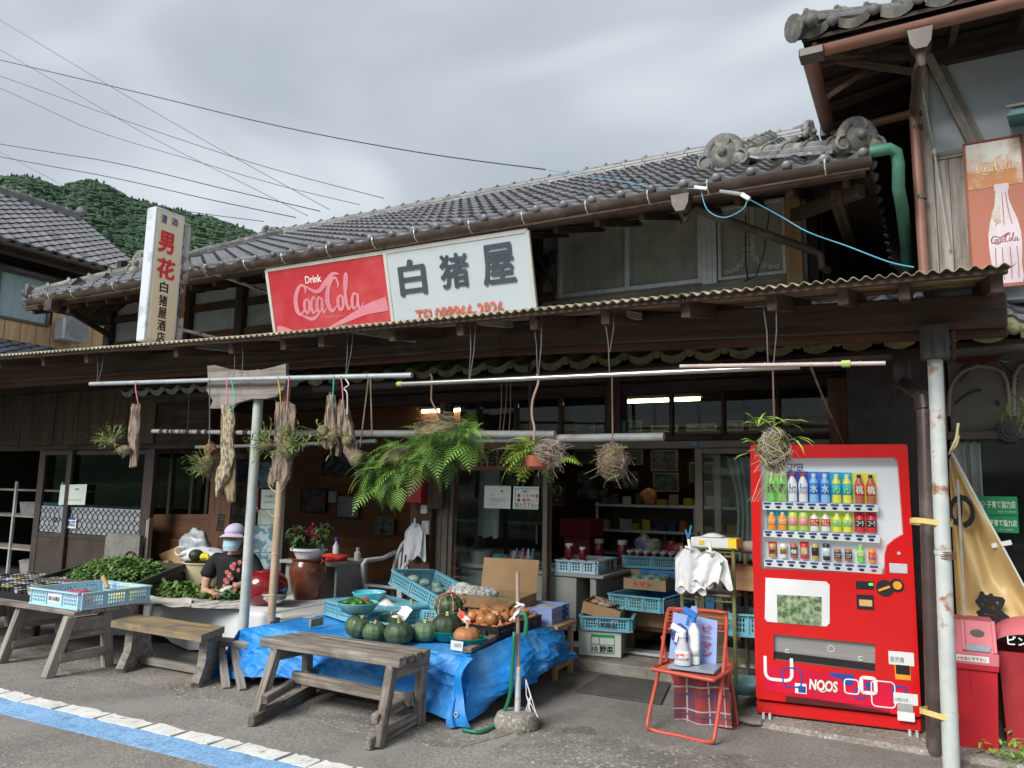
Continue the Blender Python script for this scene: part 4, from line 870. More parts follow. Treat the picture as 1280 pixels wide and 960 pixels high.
rustw=mat('rusty_brown_wire',(.22,.13,.10),(.12,.07,.05),rough=.8,vary=0,bump=0)
for par,a,b in((r1,(122,445),(121,480)),(r1,(130,443),(122,480)),(r1,(293,430),(292,474)),(r1,(303,428),(302,474)),(r1,(434,414),(432,470)),(r1,(442,413),(433,470)),
                  (r2,(588,402),(586,476)),(r2,(595,402),(587,476)),(r2,(666,393),(672,472)),(r2,(677,392),(673,471)),(r2,(755,390),(762,468)),(r2,(768,386),(762,440)),(r3,(953,375),(960,456)),(r3,(970,372),(967,456))):
    hang_wire(a,b,4.66,YR,par=par)
for a,b in(((183,470),(235,541)),((236,490),(234,541))):hang_wire(a,b,5.35,5.45,par=r4,r=.004)if a[0]>200 else None
for a,b in(((627,470),(624,545)),((634,470),(628,545)),((638,472),(636,545))):hang_wire(a,b,5.4,5.47,par=r5,r=.005,m=rustw)
q=MB();q.bar(at(662,455,y=5.5),at(664,545,y=5.5),.03,.012);q.build('hanging_strap',W['darkwood'],r5)
bd=MB();O=at(265,520,y=4.735)
P=[(263,458),(272,457),(290,462),(310,464),(330,463),(348,459),(361,455),(361,482),(358,487),(354,490),(349,496),(335,499),(318,499),(300,504),(292,510),(286,511),(266,511),(270,501),(265,494),(262,488),(264,476)]
q3=[at(a,b,y=4.735)for a,b in P];bd.plate([(p.x-O.x,p.z-O.z)for p in reversed(q3)],[],V(O.x,4.735,O.z),V(1,0,0),V(0,0,1),.035)
bdo=bd.build('driftwood_board',W['silverwood'],None,label='grey wavy driftwood board behind the galvanised pipe at the left post',cat='board')
# SIGNS
def plane_px(px,py,O,n):d=ray(px,py);return CAM+d*((O-CAM).dot(n)/d.dot(n))
enamr=mat('faded_red_sign_enamel',(.52,.045,.055),(.44,.03,.045),sc=(.5,.5,4),rough=.35,bump=.01,vary=0,c=(.56,.13,.14),csc=1.6,clo=.5,chi=.8)
enamw=mat('white_sign_enamel',(.50,.57,.62),(.46,.53,.58),sc=(1,1,1),rough=.4,bump=.01,vary=0,c=(.36,.40,.41),csc=2.6,clo=.58,chi=.85,det=7)
pinkm=mat('faded_pink_script',(.68,.27,.33),(.60,.20,.26),sc=(3,3,3),rough=.4,bump=0,vary=0)
navym=mat('slate_brush_paint',(.065,.085,.11),(.045,.06,.08),rough=.5,bump=0,vary=0)
orpm=mat('orange_red_paint',(.70,.16,.08),rough=.5,bump=0,vary=0)
SO=at(658,288,y=5.9);sv=V(0,.165,-.60).normalized();s_n=V(1,0,0).cross(-sv);s_n=s_n if s_n.y<0 else-s_n
TLs=plane_px(332,338,SO,s_n);TRs=SO;MDs=plane_px(480,317,SO,s_n);HSG=.98
sg=thing('shop_sign','long leaning sign board above the awning, red left half, white right half with black characters','shop sign',SO+sv*.9)
for a,b,m,nm in((TLs,MDs,enamr,'red_panel'),(MDs,TRs,enamw,'white_panel')):
    q=MB();U=(b-a)*1.0;q.plate([(0.0,0),(1,0),(1,1),(0,1)],[],a+sv*HSG-s_n*.04,U,-sv*HSG,.03);pn=q.build(nm,m,sg)
    if nm=='red_panel':
        f0=a+sv*HSG-s_n*.008;t=MB();text_mb(t,'Drink',f0+U*.335+(-sv)*(HSG*.80),U*.135,-sv*.075,bold=.03);t.build('lettering',mat('white_print',(.85,.75,.75),vary=0,bump=0),pn)
        t=MB();cola(t,f0+U*.215+(-sv)*(HSG*.42),U*.58,-sv*.44,wide=1.4);t.build('script_lettering',pinkm,pn)
        t=MB();stroke(t,[(.0,.13,.05),(.08,.08,.05),(.16,.0,.03)],f0+U*.03+(-sv)*.25,U,-sv*.6);t.build('wave_stripe',pinkm,pn);t=MB();stroke(t,[(.48,.02,.01),(.64,.14,.035),(.80,.27,.06),(.975,.34,.09)],f0+U*.0+(-sv)*.28,U,-sv*.6);t.build('wave_stripe',pinkm,pn)
        t=MB();text_mb(t,'TRADE MARK REGISTERED',f0+U*.46+(-sv)*(HSG*.405),U*.17,-sv*.02);t.build('small_print',pinkm,pn)
    else:
        t=MB()
        for ch,bl_,br_,tl_ in(('白',(502,370),(533,361),(500,327)),('猪',(553,361),(587,355),(549,320)),('屋',(606,357),(645,351),(604,308))):
            A=plane_px(*bl_,SO,s_n);B=plane_px(*br_,SO,s_n);C=plane_px(*tl_,SO,s_n);B=V(B.x,A.y,A.z);h_=(C-A).dot(-sv)
            text_mb(t,ch,A-s_n*.0,B-A,-sv*h_,th=.003,bold=.028)
        t.build('lettering',navym,pn)
        t=MB();A=plane_px(519,388,SO,s_n);B=plane_px(628,374,SO,s_n)
        text_mb(t,'TEL088966-2826',V(A.x,A.y,A.z)+sv*.125,V(B.x-A.x,0,0),-sv*.125,th=.003,bold=.018);t.build('phone_lettering',orpm,pn)
q=MB();fr=s_n*.0
for a,b in((TLs,TRs),(TLs+sv*HSG,TRs+sv*HSG),(TLs,TLs+sv*HSG),(TRs,TRs+sv*HSG),(MDs,MDs+sv*HSG)):q.bar(a-s_n*.02,b-s_n*.02,.04,.035,s_n,.003)
q.build('frame',W['agedwhite'],sg)
q=MB()
for x in(-5.6,-3.5):q.bar(V(x,6.0,3.7),V(x,7.15,3.75),.04,.04);q.bar(V(x,6.15,3.1),V(x,7.15,3.3),.04,.04)
q.build('bracket',W['darkwood'],sg)
A0_=at(184,257,y=5.1);XF=at(195,257,y=5.1).x;yb_=at(232,272,x=XF).y;ZT=at(195,257,y=5.1).z-.0;ZB=2.98
vsn=thing('blade_sign','tall cream box sign with red and black characters standing above the awning at the left','blade sign',(XF-.08,5.3,ZB))
q=MB();q.box((A0_.x,5.1,ZB),(XF-.001,yb_,ZT),.012);q.build('case',mat('bluish_white_case',(.62,.68,.75),(.56,.61,.68),sc=(2,2,2),rough=.45,vary=0,c=(.32,.33,.34),csc=2.5),vsn)
q=MB();q.box((XF,5.135,ZB+.03),(XF+.006,yb_-.03,ZT-.035),0);face=q.build('face',mat('cream_sign_face',(.80,.73,.55),(.77,.70,.52),rough=.35,vary=0,bump=0),vsn)
def chr_on_x(t,ch,bl_,br_,tl_):
    A=at(*bl_,x=XF+.007);B=at(*br_,x=XF+.007);C=at(*tl_,x=XF+.007);text_mb(t,ch,A,V(0,B.y-A.y,0),V(0,0,C.z-A.z),th=.002,bold=BOLD)
BOLD=.02;t=MB();chr_on_x(t,'清',(201,278),(208.5,281),(202,267));chr_on_x(t,'酒',(214,281),(222,284),(215,272));t.build('lettering',blueink,face)
BOLD=.05;t=MB();chr_on_x(t,'男',(198,313),(216,317),(201,288));chr_on_x(t,'花',(196,345),(217,351),(200,322));t.build('lettering',mat('vermilion_sign_print',(.80,.05,.05),vary=0,bump=0),face)
BOLD=.03;t=MB()
for ch,y_ in(('白',364),('猪',381),('屋',396.5),('酒',412),('店',427)):chr_on_x(t,ch,(199.5-(y_-364)*.065,y_),(209.5-(y_-364)*.065,y_+1.5),(200.3-(y_-364)*.065,y_-13))
t.build('lettering',inkm,face)
q=MB();yp=at(242,275,x=XF).y;q.tube([V(XF-.08,yp,2.8),V(XF-.08,yp,ZT-.08)],.03,8);q.bar(V(XF-.08,yb_,ZT-.04),V(XF-.08,yp+.02,ZT-.06),.03,.03);q.bar(V(XF-.08,yb_,ZT-.40),V(XF-.08,yp+.02,ZT-.40),.03,.03)
q.bar(V(XF-.08,yp,ZT-.72),V(XF-.08,yp,ZT-.38),.05,.07);q.bar(V(XF-.08,yp,3.95),V(XF+.35,7.1,3.75),.03,.03);q.bar(V(XF-.08,yp,3.2),V(XF+.2,7.1,3.1),.03,.03)
q.build('support_pole',mat('rusty_white_steel',(.50,.52,.52),(.40,.41,.41),sc=(5,8,8),rough=.6,c=(.16,.065,.035),csc=5,clo=.5,chi=.58,vary=0),vsn)
# RIGHT-HAND BUILDING
rb=thing('neighbour_building','tall white plastered building with timber posts and tiled roof at the right edge','building',(1.5,6.6,0))
RY=6.3;rx0=.02
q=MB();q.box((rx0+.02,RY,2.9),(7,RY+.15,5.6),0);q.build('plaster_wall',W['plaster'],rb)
q=MB();q.box((rx0+.02,RY+.15,2.6),(rx0+.12,12,5.4),0);q.build('side_wall',W['blackwall'],rb)
q=MB();q.box((rx0,RY-.05,2.9),(rx0+.115,RY+.05,4.95));q.build('corner_post',W['silverwood'],rb)
bxa=at(1152,198,y=RY).x;wz=at(1180,193,y=RY).z
q=MB();q.box((rx0+.116,RY-.04,wz-.05),(.36,RY,wz+.01));q.build('rail',W['silverwood'],rb)
pw=.098
for k in range(3):q=MB();q.box((rx0+.116+k*pw,RY-.028-random.random()*.004,3.0),(rx0+.116+(k+1)*pw-.003,RY,wz-.052),.003);q.build('plank',W['silverwood'],rb)
q=MB();q.bar(at(1160,70,y=RY-.03),at(1218,186,y=RY-.03),.07,.06);q.bar(at(1172,74,y=RY-.02),at(1230,186,y=RY-.02),.03,.05);q.build('brace',W['silverwood'],rb)
q=MB();q.box((rx0,RY-.06,4.74),(7,RY+.02,4.95));q.build('wall_plate',W['darkwood'],rb)
RE=5.45;RZ=4.80;rsl=.47
REX=-.66
S3=V(0,math.cos(rsl),math.sin(rsl))
q=MB();a0=V(REX,RE+.03,RZ-.04);b0=V(6,RE+.03,RZ-.04)
q.add([a0,b0,b0+S3*3.4,a0+S3*3.4+V(2.6,0,0),a0+V(0,0,-.03),b0+V(0,0,-.03)],[(0,1,2,3),(5,4,0,1)]);q.add([a0,a0+S3*3.4+V(2.6,0,0),V(REX,9.5,RZ-.04)],[(0,1,2)]);rro=q.build('roof',W['darkwood'],rb)
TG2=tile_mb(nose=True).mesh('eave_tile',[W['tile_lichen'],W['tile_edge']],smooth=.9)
tiled_slope(rro,V(REX-.02,RE,RZ),SX,S3,24,9,lambda p:p.x>REX-.05+(p.y-RE)*.85,mats=(None,TG2),limit=200)
tiled_slope(rro,V(REX,RE+3.2,RZ),(0,-1,0),V(math.cos(rsl),0,math.sin(rsl)),12,8,lambda p:p.y>RE+(p.x-REX)*1.0-.05,only_stuff=True)if 0 else None
ridge(rro,[V(REX+.05,RE+.05,RZ+.05),V(REX+2.3,RE+2.5,RZ+1.2)],1,.2,.075,m=W['tile_lichen'])
q=MB()
q.tube([V(REX-.03,RE-.0,RZ+.03),V(REX+.16,RE+.18,RZ+.12)],.085,14);q.tube([V(REX-.04,RE-.01,RZ+.028),V(REX-.05,RE-.02,RZ+.025)],.098,14);q.ball(V(REX+.08,RE-.05,RZ+.03),.05,10,8);q.build('ridge_end_ornament',W['tile_lichen'],rro,smooth=1)
q=MB();q.quad(V(REX+.03,RE+.04,RZ-.10),V(6,RE+.04,RZ-.10),V(6,RY,RZ+.18),V(rx0,RY,RZ+.18));q.quad(V(REX+.03,RE+.04,RZ-.10),V(rx0,RY,RZ+.18),V(rx0,10,RZ+.18),V(REX+.03,10,RZ-.10));q.build('soffit',W['darkwood'],rb)
q=MB();q.bar(V(REX+.06,RE+.06,RZ-.14),V(rx0+.04,RY+.02,RZ+.10),.08,.10);q.build('hip_rafter',W['darkwood'],rb)
for k in range(8):
    q=MB();t=.10+k*.13;p=V(REX+.06,RE+.06,RZ-.13).lerp(V(rx0,RY,RZ+.10),0);q.bar(V(REX+.08,RE+.25+k*.36,RZ-.15),V(rx0+.05,RE+.25+k*.36+.30,RZ+.12),.045,.06,c=0);q.build('rafter',W['beamwood'],rb)
for k in range(5):q=MB();x=.3+k*.42;q.bar(V(x,RE+.07,RZ-.14),V(x,RY,RZ+.10),.045,.06,c=0);q.build('rafter',W['darkwood'],rb)
for(a,b)in(((1022,72),(1140,90)),((1036,120),(1085,88))):q=MB();q.bar(at(*a,y=5.75),at(*b,y=6.0),.05,.035);q.build('eave_batten',W['beamwood'],rb)
GY=5.42
g1=at(1006,66,y=GY);g2=at(1143,52,y=GY);g3=at(1290,14,y=GY)
q=MB();gutter(q,g1,V(g3.x+1.5,GY,g1.z+.03),.055);q.build('gutter',W['copperpvc'],rb,smooth=.9)
c1=at(1012,70,y=GY);c2=at(1040,150,x=c1.x)
q=MB();gutter(q,V(c1.x-.01,GY-.02,g1.z),V(c1.x-.01,6.68,g1.z-.03),.055);q.tube([V(c1.x,6.62,g1.z-.09),at(1140,142,y=6.30)],.034,10);q.build('side_gutter',W['copperpvc'],rb,smooth=.9)
q=MB();q.box(V(c1.x-.065,GY-.065,g1.z-.062),V(c1.x+.10,GY+.062,g1.z+.004),.008);q.build('gutter_corner',W['brownpvc'],rb)
q=MB();q.box(V(c1.x-.07,6.58,g1.z-.12),V(c1.x+.06,6.72,g1.z-.02),.008);q.build('gutter_corner',W['brownpvc'],rb)
q=MB();H0=at(1150,42,y=GY-.0);q.plate([(-.075,0),(.075,0),(.06,-.10),(.035,-.14),(-.035,-.14),(-.06,-.10)],[],V(H0.x,GY+.065,H0.z+.005),V(1,0,0),V(0,0,1),.13)
q.tube([V(H0.x,GY,H0.z-.12),V(H0.x,GY,H0.z-.20),at(1149,84,y=5.55),at(1143,138,y=6.1)],.034,10);q.build('gutter_hopper',W['brownpvc'],rb,smooth=.9)
q=MB();a=at(1150,82,y=5.54);q.tube([a,at(1143,138,y=6.12),V(at(1143,145,y=6.18).x,6.18,at(1143,145,y=6.18).z),V(at(1155,330,y=6.18).x-.0,6.18,3.0)],.036,12)
q.build('downpipe',W['copperpvc'],rb,smooth=.9)
q=MB()
for py in(143,160,247):p=at(1145+(py-143)*.06,py,y=6.18);q.tube([p+V(0,0,-.015),p+V(0,0,.015)],.041,12)
q.build('pipe_clip',W['brownpvc'],rb)
q=MB();q.tube([at(1151,102,y=5.95),at(1168,190,y=6.2)],.0045,5);q.tube([at(1168,190,y=6.2),at(1187,312,y=6.24)],.008,6);q.ball(at(1168,190,y=6.2),.02,8,6,(1,1,1.6));q.build('aerial_cable',W['greypvc'],rb)
q=MB();A=at(1258,145,y=5.95);q.add([A,A+V(.8,0,.0),A+V(.8,.35,.06),A+V(0.05,.35,.06),A+V(.06,0,.07),A+V(.8,0,.07),A+V(.8,.35,.12),A+V(.1,.35,.12)],[(0,1,5,4),(4,5,6,7),(3,2,1,0),(0,4,7,3)]);q.bar(A+V(.0,-.01,.06),A+V(.8,-.01,.06),.02,.02);q.build('window_hood',mat('rusty_teal_metal',(.08,.20,.22),(.05,.12,.14),sc=(6,6,6),rough=.6,c=(.25,.10,.06),csc=4),rb)
cs=thing('enamel_sign','rusted upright Coca-Cola panel with a bottle picture on the right-hand building','enamel sign',at(1240,330,y=RY-.1))
A=at(1204,181,y=RY-.10);B=at(1276,169,y=RY-.10);zt=A.z;Wd=B.x-A.x+.005;Hd=1.08;O=V(A.x,RY-.10,zt-Hd)
rustm=mat('rust_bleached_enamel',(.58,.58,.55),(.50,.49,.46),sc=(2,2,2),rough=.5,bump=.06,vary=0,c=(.42,.18,.06),csc=2.6,clo=.40,chi=.56,det=8)
q=MB();q.plate([(0,0),(Wd,0),(Wd,Hd),(0,Hd)],[],O+V(0,.02,0),V(1,0,0),V(0,0,1),.02);base=q.build('panel',mat('sun_faded_orange_red',(.38,.135,.085),(.32,.11,.07),sc=(1.5,1.5,1.5),rough=.5,vary=0,c=(.38,.12,.07),csc=3),cs)
zs=at(1240,234,y=RY-.1).z-O.z
q=MB();q.plate([(.012,zs),(Wd-.012,zs),(Wd-.012,Hd-.012),(.012,Hd-.012)],[],O,V(1,0,0),V(0,0,1),.003);q.build('upper_panel',rustm,cs)
q=MB();
for a,b in(((0,0),(Wd,0)),((Wd,0),(Wd,Hd)),((Wd,Hd),(0,Hd)),((0,Hd),(0,0))):q.bar(O+V(a[0],-.002,a[1]),O+V(b[0],-.002,b[1]),.012,.016,(0,1,0),0)
q.build('rim',mat('rusty_rim',(.30,.10,.06),(.18,.06,.04),rough=.7,vary=0),cs)
t=MB();cola(t,O+V(.07,-.004,zs+.10),V(Wd-.12,0,0),V(0,0,.13),wide=.9);t.build('script_lettering',mat('pale_rust_script',(.80,.58,.38),vary=0,bump=0),cs)
bx=Wd*.60;t=MB();prof=[(0,.02),(.086,.02),(.094,.06),(.088,.16),(.094,.22),(.098,.30),(.097,.38),(.082,.47),(.055,.56),(.040,.62),(.036,.69),(.044,.70),(.044,.74),(.036,.745),(0,.745)]
zb=.02;pts=[(bx+a,b-.02)for a,b in prof]+[(bx-a,b-.02)for a,b in reversed(prof)];pts=[p for i,p in enumerate(pts)if i==0 or abs(p[0]-pts[i-1][0])+abs(p[1]-pts[i-1][1])>1e-4][:-1]
t.plate(pts,[],O+V(0,-.0005,zb),V(1,0,0),V(0,0,1),.003);bo=t.build('bottle_picture',mat('washed_out_white_print',(.60,.54,.58),(.48,.40,.44),sc=(6,6,2),rough=.5,vary=0,bump=0),cs)
t=MB();cola(t,O+V(bx-.085,-.005,zb+.29),V(.17,0,0),V(0,0,.07),wide=1.0)
for q_ in(-.06,-.02,.025,.065):stroke(t,[(q_,.03,.004),(q_*1.05,.15,.005),(q_,.26,.004)],O+V(bx,-.004,zb),V(1,0,0),V(0,0,1))
for q_ in(-.03,.0,.03):stroke(t,[(q_*1.6,.42,.004),(q_,.54,.005),(q_*.7,.66,.003)],O+V(bx,-.004,zb),V(1,0,0),V(0,0,1))
t.build('bottle_lines',mat('dark_red_line_print',(.36,.10,.12),vary=0,bump=0),bo)
t=MB();stroke(t,[(-.03,.66,.02),(-.035,.56,.03),(-.045,.50,.05),(-.03,.44,.03)],O+V(bx,-.0045,zb),V(1,0,0),V(0,0,1));t.build('rust_stain',rustm,bo)
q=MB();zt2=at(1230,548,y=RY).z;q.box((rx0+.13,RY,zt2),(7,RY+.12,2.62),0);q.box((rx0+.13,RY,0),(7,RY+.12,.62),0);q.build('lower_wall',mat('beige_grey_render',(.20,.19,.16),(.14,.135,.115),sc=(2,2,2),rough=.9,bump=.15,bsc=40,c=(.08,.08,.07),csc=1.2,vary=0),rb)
q=MB();q.box((rx0+.10,RY-.06,zt2-.01),(7,RY+.0,zt2+.05));q.box((rx0+.10,RY-.06,.60),(7,RY+.0,.66));q.build('window_frame',mat('dull_brown_frame',(.13,.11,.09),(.09,.08,.065),rough=.5,vary=0),rb)
q=MB();q.box((rx0+.12,RY+.01,.66),(7,RY+.016,zt2),0);q.build('window_pane',W['glass'],rb)
q=MB();q.box((rx0+.12,RY+.9,.2),(7,RY+1.0,2.5),0);q.build('inner_wall',W['blackwall'],rb)
drape(at(1190,600,y=RY+.12).x,at(1228,600,y=RY+.12).x,.95,zt2-.02,RY+.12,W['agedwhite'],rb,4,.1)
grn=mat('green_sticker',(.015,.30,.12),(.012,.26,.10),rough=.4,vary=0,bump=0);wht=mat('pale_print',(.70,.85,.75),vary=0,bump=0)
for i,(a,b,c_)in enumerate((((1220,643),(1273,645),(1219,620)),((1232,665),(1274,668),(1232,644)))):
    O=at(*a,y=RY-.002);B=at(*b,y=RY-.002);C=at(*c_,y=RY-.002);U=V(B.x-O.x,0,0);Vv=V(0,0,C.z-O.z)
    q=MB();q.plate([(0,0),(1,0),(1,1),(0,1)],[],O+V(0,-i*.0015,0),U,Vv,.001);so_=q.build('window_sticker',grn,rb)
    t=MB();u0=.28 if i==0 else .14;text_mb(t,'子育て協力店',O+U*u0+Vv*.38+V(0,-.003,0),U*(.95-u0),Vv*.38,bold=.04);text_mb(t,'高知県ぐるみ運動推進',O+U*(.52 if i==0 else .4)+Vv*.14+V(0,-.003,0),U*.43,Vv*.09)
    if i==0:
        for k in range(3):an=k*2.09+.5;c0=O+U*.14+Vv*.55+V(math.cos(an)*.012,-.003,math.sin(an)*.012);t.tube([c0+V(math.cos(j*.785)*.012,0,math.sin(j*.785)*.012)for j in range(9)],.002,4)
    t.build('lettering',wht,so_)
q=MB();PVY=RY-.03;pv=lambda a,b:at(a,b,y=PVY)
for s_ in(0,1):
    d_=s_*6
    if s_==0:q.tube([pv(1186,520),pv(1187,490),pv(1192,476),pv(1203,464),pv(1222,457),pv(1240,459),pv(1254,466),pv(1259,478),pv(1262,500),pv(1262,520)],.013,8)
    else:q.tube([pv(1268,520),pv(1267,490),pv(1268,470),pv(1274,458),pv(1290,452),pv(1310,450)],.014,8)
q.tube([pv(1238,450),pv(1262,452)],.008,6);q.build('conduit',mat('cream_conduit',(.30,.28,.23),(.23,.21,.17),rough=.6,vary=0),rb)
q=MB();
for py in(470,476,482):q.tube([pv(1255,py),pv(1273,py)],.006,6)
q.tube([pv(1190,480),pv(1205,458),pv(1235,443),pv(1250,452),pv(1268,470)],.006,5);q.tube([pv(1200,478),pv(1212,462),pv(1260,440),pv(1290,430)],.005,5)
q.tube([pv(1193,505),pv(1205,495),pv(1218,488),pv(1226,488)],.007,5);q.tube([pv(1245,500),pv(1249,506)],.012,6);q.build('loose_cable',W['wire'],rb)
q=MB();q.box((rx0+.02,RY-.08,1.9),(.45,RY+.02,2.62),0)if 0 else None;A=pv(1195,438);B=pv(1248,452);q.box((A.x,RY-.09,B.z),(B.x,RY-.02,A.z));q.build('red_box',mat('dark_red_old_box',(.12,.02,.02),vary=0),rb)
lm=thing('wall_lamp','dark round wall lamp under the beam at the right edge of the photo','wall lamp',pv(1262,538))
C=pv(1262,539);q=MB();
for r_,dy in((.085,-.00),(.075,-.03),(.055,-.05),(.03,-.065)):q.tube([C+V(0,dy,0),C+V(0,dy-.02,0)],r_,16)
q.build('lamp_body',mat('dark_lamp_plastic',(.06,.06,.065),(.04,.04,.045),rough=.5,vary=0),lm)
q=MB();q.box(C+V(.02,-.02,.01),C+V(.2,.0,.05));q.build('bracket',W['brownpvc'],lm)
# LEFT-HAND NEIGHBOUR (long side faces right)
lb=thing('neighbour_building','house with grey tiled roof and yellow board siding behind the shop at the left edge','house',(-18,8,0))
LX=-15.8
q=MB();q.box((LX-2.6,3,0),(LX-.05,10.7,6.0),0);q.build('wall',W['blackwall'],lb)
BW=.30;bm=MB();bm.bar((0,0,0),(0,0,1.2),BW-.012,.02,(1,0,0),.004);BM1=bm.mesh('siding_board',W['orangewood'])
yy=6.0
while yy<10.5:
    for z0,k in((3.6,.75),(4.68,.0),(5.58,.12)):
        if k:
            M=Matrix.Translation(V(LX-.03,yy,z0 if z0!=3.6 else 3.75))@ Matrix.Rotation(random.uniform(-.004,.004),4,'X')@ Matrix.Scale(k if z0!=3.6 else .78,4,(0,0,1));inst('siding_board',BM1,lb,M)
    if yy>9.25:inst('siding_board',BM1,lb,Matrix.Translation(V(LX-.03,yy,4.6))@ Matrix.Scale(.85,4,(0,0,1)))
    yy+=BW
q=MB();q.box((LX-.04,3,5.62),(LX+.10,9.3,5.68));q.build('window_hood',mat('grey_red_metal_hood',(.25,.26,.28),(.10,.04,.035),sc=(1,1,9),rough=.5,vary=0),lb)
q=MB();zA,zB=4.70,5.58
for yv in(6.4,8.05,9.05):q.box((LX-.03,yv-.03,zA),(LX+.03,yv+.03,zB))
q.box((LX-.028,5,zA-.05),(LX+.028,9.08,zA));q.box((LX-.028,5,zB),(LX+.028,9.08,zB+.04));o=q.build('window',W['bronze'],lb)
q=MB();q.box((LX-.005,5,zA),(LX,9.05,zB),0);q.build('pane',W['glass'],o)
c_=MB();c_.grid(lambda i,j:V(LX-.02+.006*math.sin(i*170),5+4.05*i,zA+(zB-zA)*j),220,2);c_.build('curtain',mat('blue_white_net_curtain',(.62,.70,.76),(.50,.58,.64),sc=(1,20,1),rough=.9,vary=0,bump=0,emit=None),o,smooth=True)
ex,ey,rxg=-15.0,10.75,-17.9;sl2=math.atan2(1.85,2.9);S4=V(-math.cos(sl2),0,math.sin(sl2))
q=MB();q.add([(ex,3,5.95),(ex,ey+.05,5.95),(rxg,ey+.05,7.78),(rxg,3,7.78),(ex-.1,3,5.8),(ex-.1,ey+.05,5.8),(rxg,ey+.05,7.6)],[(0,1,2,3),(0,4,5,1),(1,5,6,2)]);ro=q.build('roof',W['darkwood'],lb)
tiled_slope(ro,V(ex+.03,3.0,5.99),(0,1,0),S4,29,14,lambda p:p.y>5.3,limit=200)
ridge(ro,[V(rxg,3,7.78),V(rxg,ey-.05,7.78)],4,.3,.09,m=W['tile_lichen'])
q=MB();q.ball(V(rxg,ey+.0,8.0),.14,10,8,(1,.6,1.1));q.ball(V(rxg-.02,ey+.02,7.82),.13,10,8,(1.4,.5,.6));q.build('ridge_end_ornament',W['tile_lichen'],ro)
q=MB()
for k in range(14):p=V(ex,ey,5.97)+S4*(k*TL);half_round(q,p,p+S4*.25,.07,(0,0,1),6)
q.build('verge_tile',W['tile'],ro,kind='stuff',smooth=.9)
q=MB();gutter(q,(ex+.08,3,5.90),(ex+.08,ey,5.90),.055);q.build('gutter',W['bronze'],lb,smooth=.9)
q=MB();q.bar((ex-.1,3,5.78),(ex-.1,ey,5.78),.04,.12,c=0);q.quad(V(ex-.05,3,5.8),V(ex-.05,ey,5.8),V(LX,ey,6.1),V(LX,3,6.1));q.build('soffit',W['darkwood'],lb)
ac=thing('air_conditioner','white outdoor air conditioner unit on the yellow siding of the left house','air conditioner',(LX+.3,9.75,4.35))
A=at(80,396,x=LX+.35);B=at(112,427,x=LX+.35);q=MB();q.box((LX+.05,A.y,B.z-.05),(LX+.35,A.y+.5,A.z),.02);q.build('case',W['whiteplastic'],ac)
C=at(97,411,x=LX+.36);q=MB()
for r_ in(.06,.11,.16,.21):q.tube([C+V(0,math.cos(a)*r_,math.sin(a)*r_)for a in[k*math.pi/10 for k in range(21)]],.006,4)
for k in range(8):a=k*math.pi/4;q.bar(C+V(0,math.cos(a)*.03,math.sin(a)*.03),C+V(0,math.cos(a)*.21,math.sin(a)*.21),.006,.006,c=0)
q.build('fan_grille',mat('grey_fan_grille',(.26,.27,.27),vary=0),ac)
q=MB();q.box(C+V(-.006,-.25,-.25),C+V(-.002,.25,.25),0);q.build('fan_recess',mat('grey_recess',(.40,.42,.42),vary=0),ac)
q=MB();S5=V(-math.cos(.40),0,math.sin(.40));q.add([(-14.2,3,3.55),(-14.2,9.6,3.55),(-15.8,9.6,4.25),(-15.8,3,4.25)],[(0,1,2,3)]);lo_o=q.build('pent_roof',W['darkwood'],lb)
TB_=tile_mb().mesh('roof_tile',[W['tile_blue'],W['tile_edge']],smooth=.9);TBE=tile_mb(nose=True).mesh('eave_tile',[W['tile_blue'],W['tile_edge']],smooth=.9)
tiled_slope(lo_o,V(-14.17,4.7,3.57),(0,1,0),S5,18,7,mats=(TB_,TBE),limit=130)
# OVERHEAD WIRES
wires=[("upper power line running from the left frame edge over the shop roof",[(0,75),(170,115),(350,158),(520,190),(682,212)],.016,9.0,1),
 ("steep overhead wire starting highest at the left edge",[(0,25),(150,115),(290,195),(412,262)],.010,10.5,0),
 ("steep overhead wire starting second highest at the left edge",[(0,62),(100,120),(190,172),(290,222),(385,270)],.010,11.0,0),
 ("sagging overhead wire meeting the ridge near the middle, third from the top at the left",[(0,95),(160,152),(320,205),(480,248)],.011,10.0,0),
 ("sagging overhead wire just below the third one",[(0,110),(110,160),(240,200),(350,232),(450,256)],.010,10.0,0),
 ("thick dark cable crossing above the hill, upper of the pair",[(0,180),(140,203),(280,236),(400,264)],.015,9.5,0),
 ("thick dark cable crossing above the hill, lower of the pair",[(0,196),(140,222),(260,249),(370,272)],.015,9.5,0),
 ("dark cable crossing in front of the hill crest toward the blade sign",[(0,219),(60,230),(130,243),(220,262),(330,277)],.012,9.5,0),
 ("thin wire dropping steeply to the left house in front of the hill",[(0,190),(40,211),(75,230),(120,258)],.008,12.0,0)]
for lab,P,r_,yy,g_ in wires:
    q=MB();P2=[(P[0][0]-400,P[0][1]-400*(P[1][1]-P[0][1])/(P[1][0]-P[0][0]))]+P;pts=smooth_pts([tuple(at(*p,y=yy))for p in P2],5);q.tube(pts,r_*.55,5);q.build('overhead_wire',W['wire'],None,label=lab,cat='overhead wire',smooth=True)
bluec=mat('sky_blue_cable',(.10,.36,.52),(.08,.28,.42),rough=.5,vary=0)
dropw=thing('service_cable','bright blue service cable looping from the eave to the right over the awning','cable',at(930,245,y=5.7))
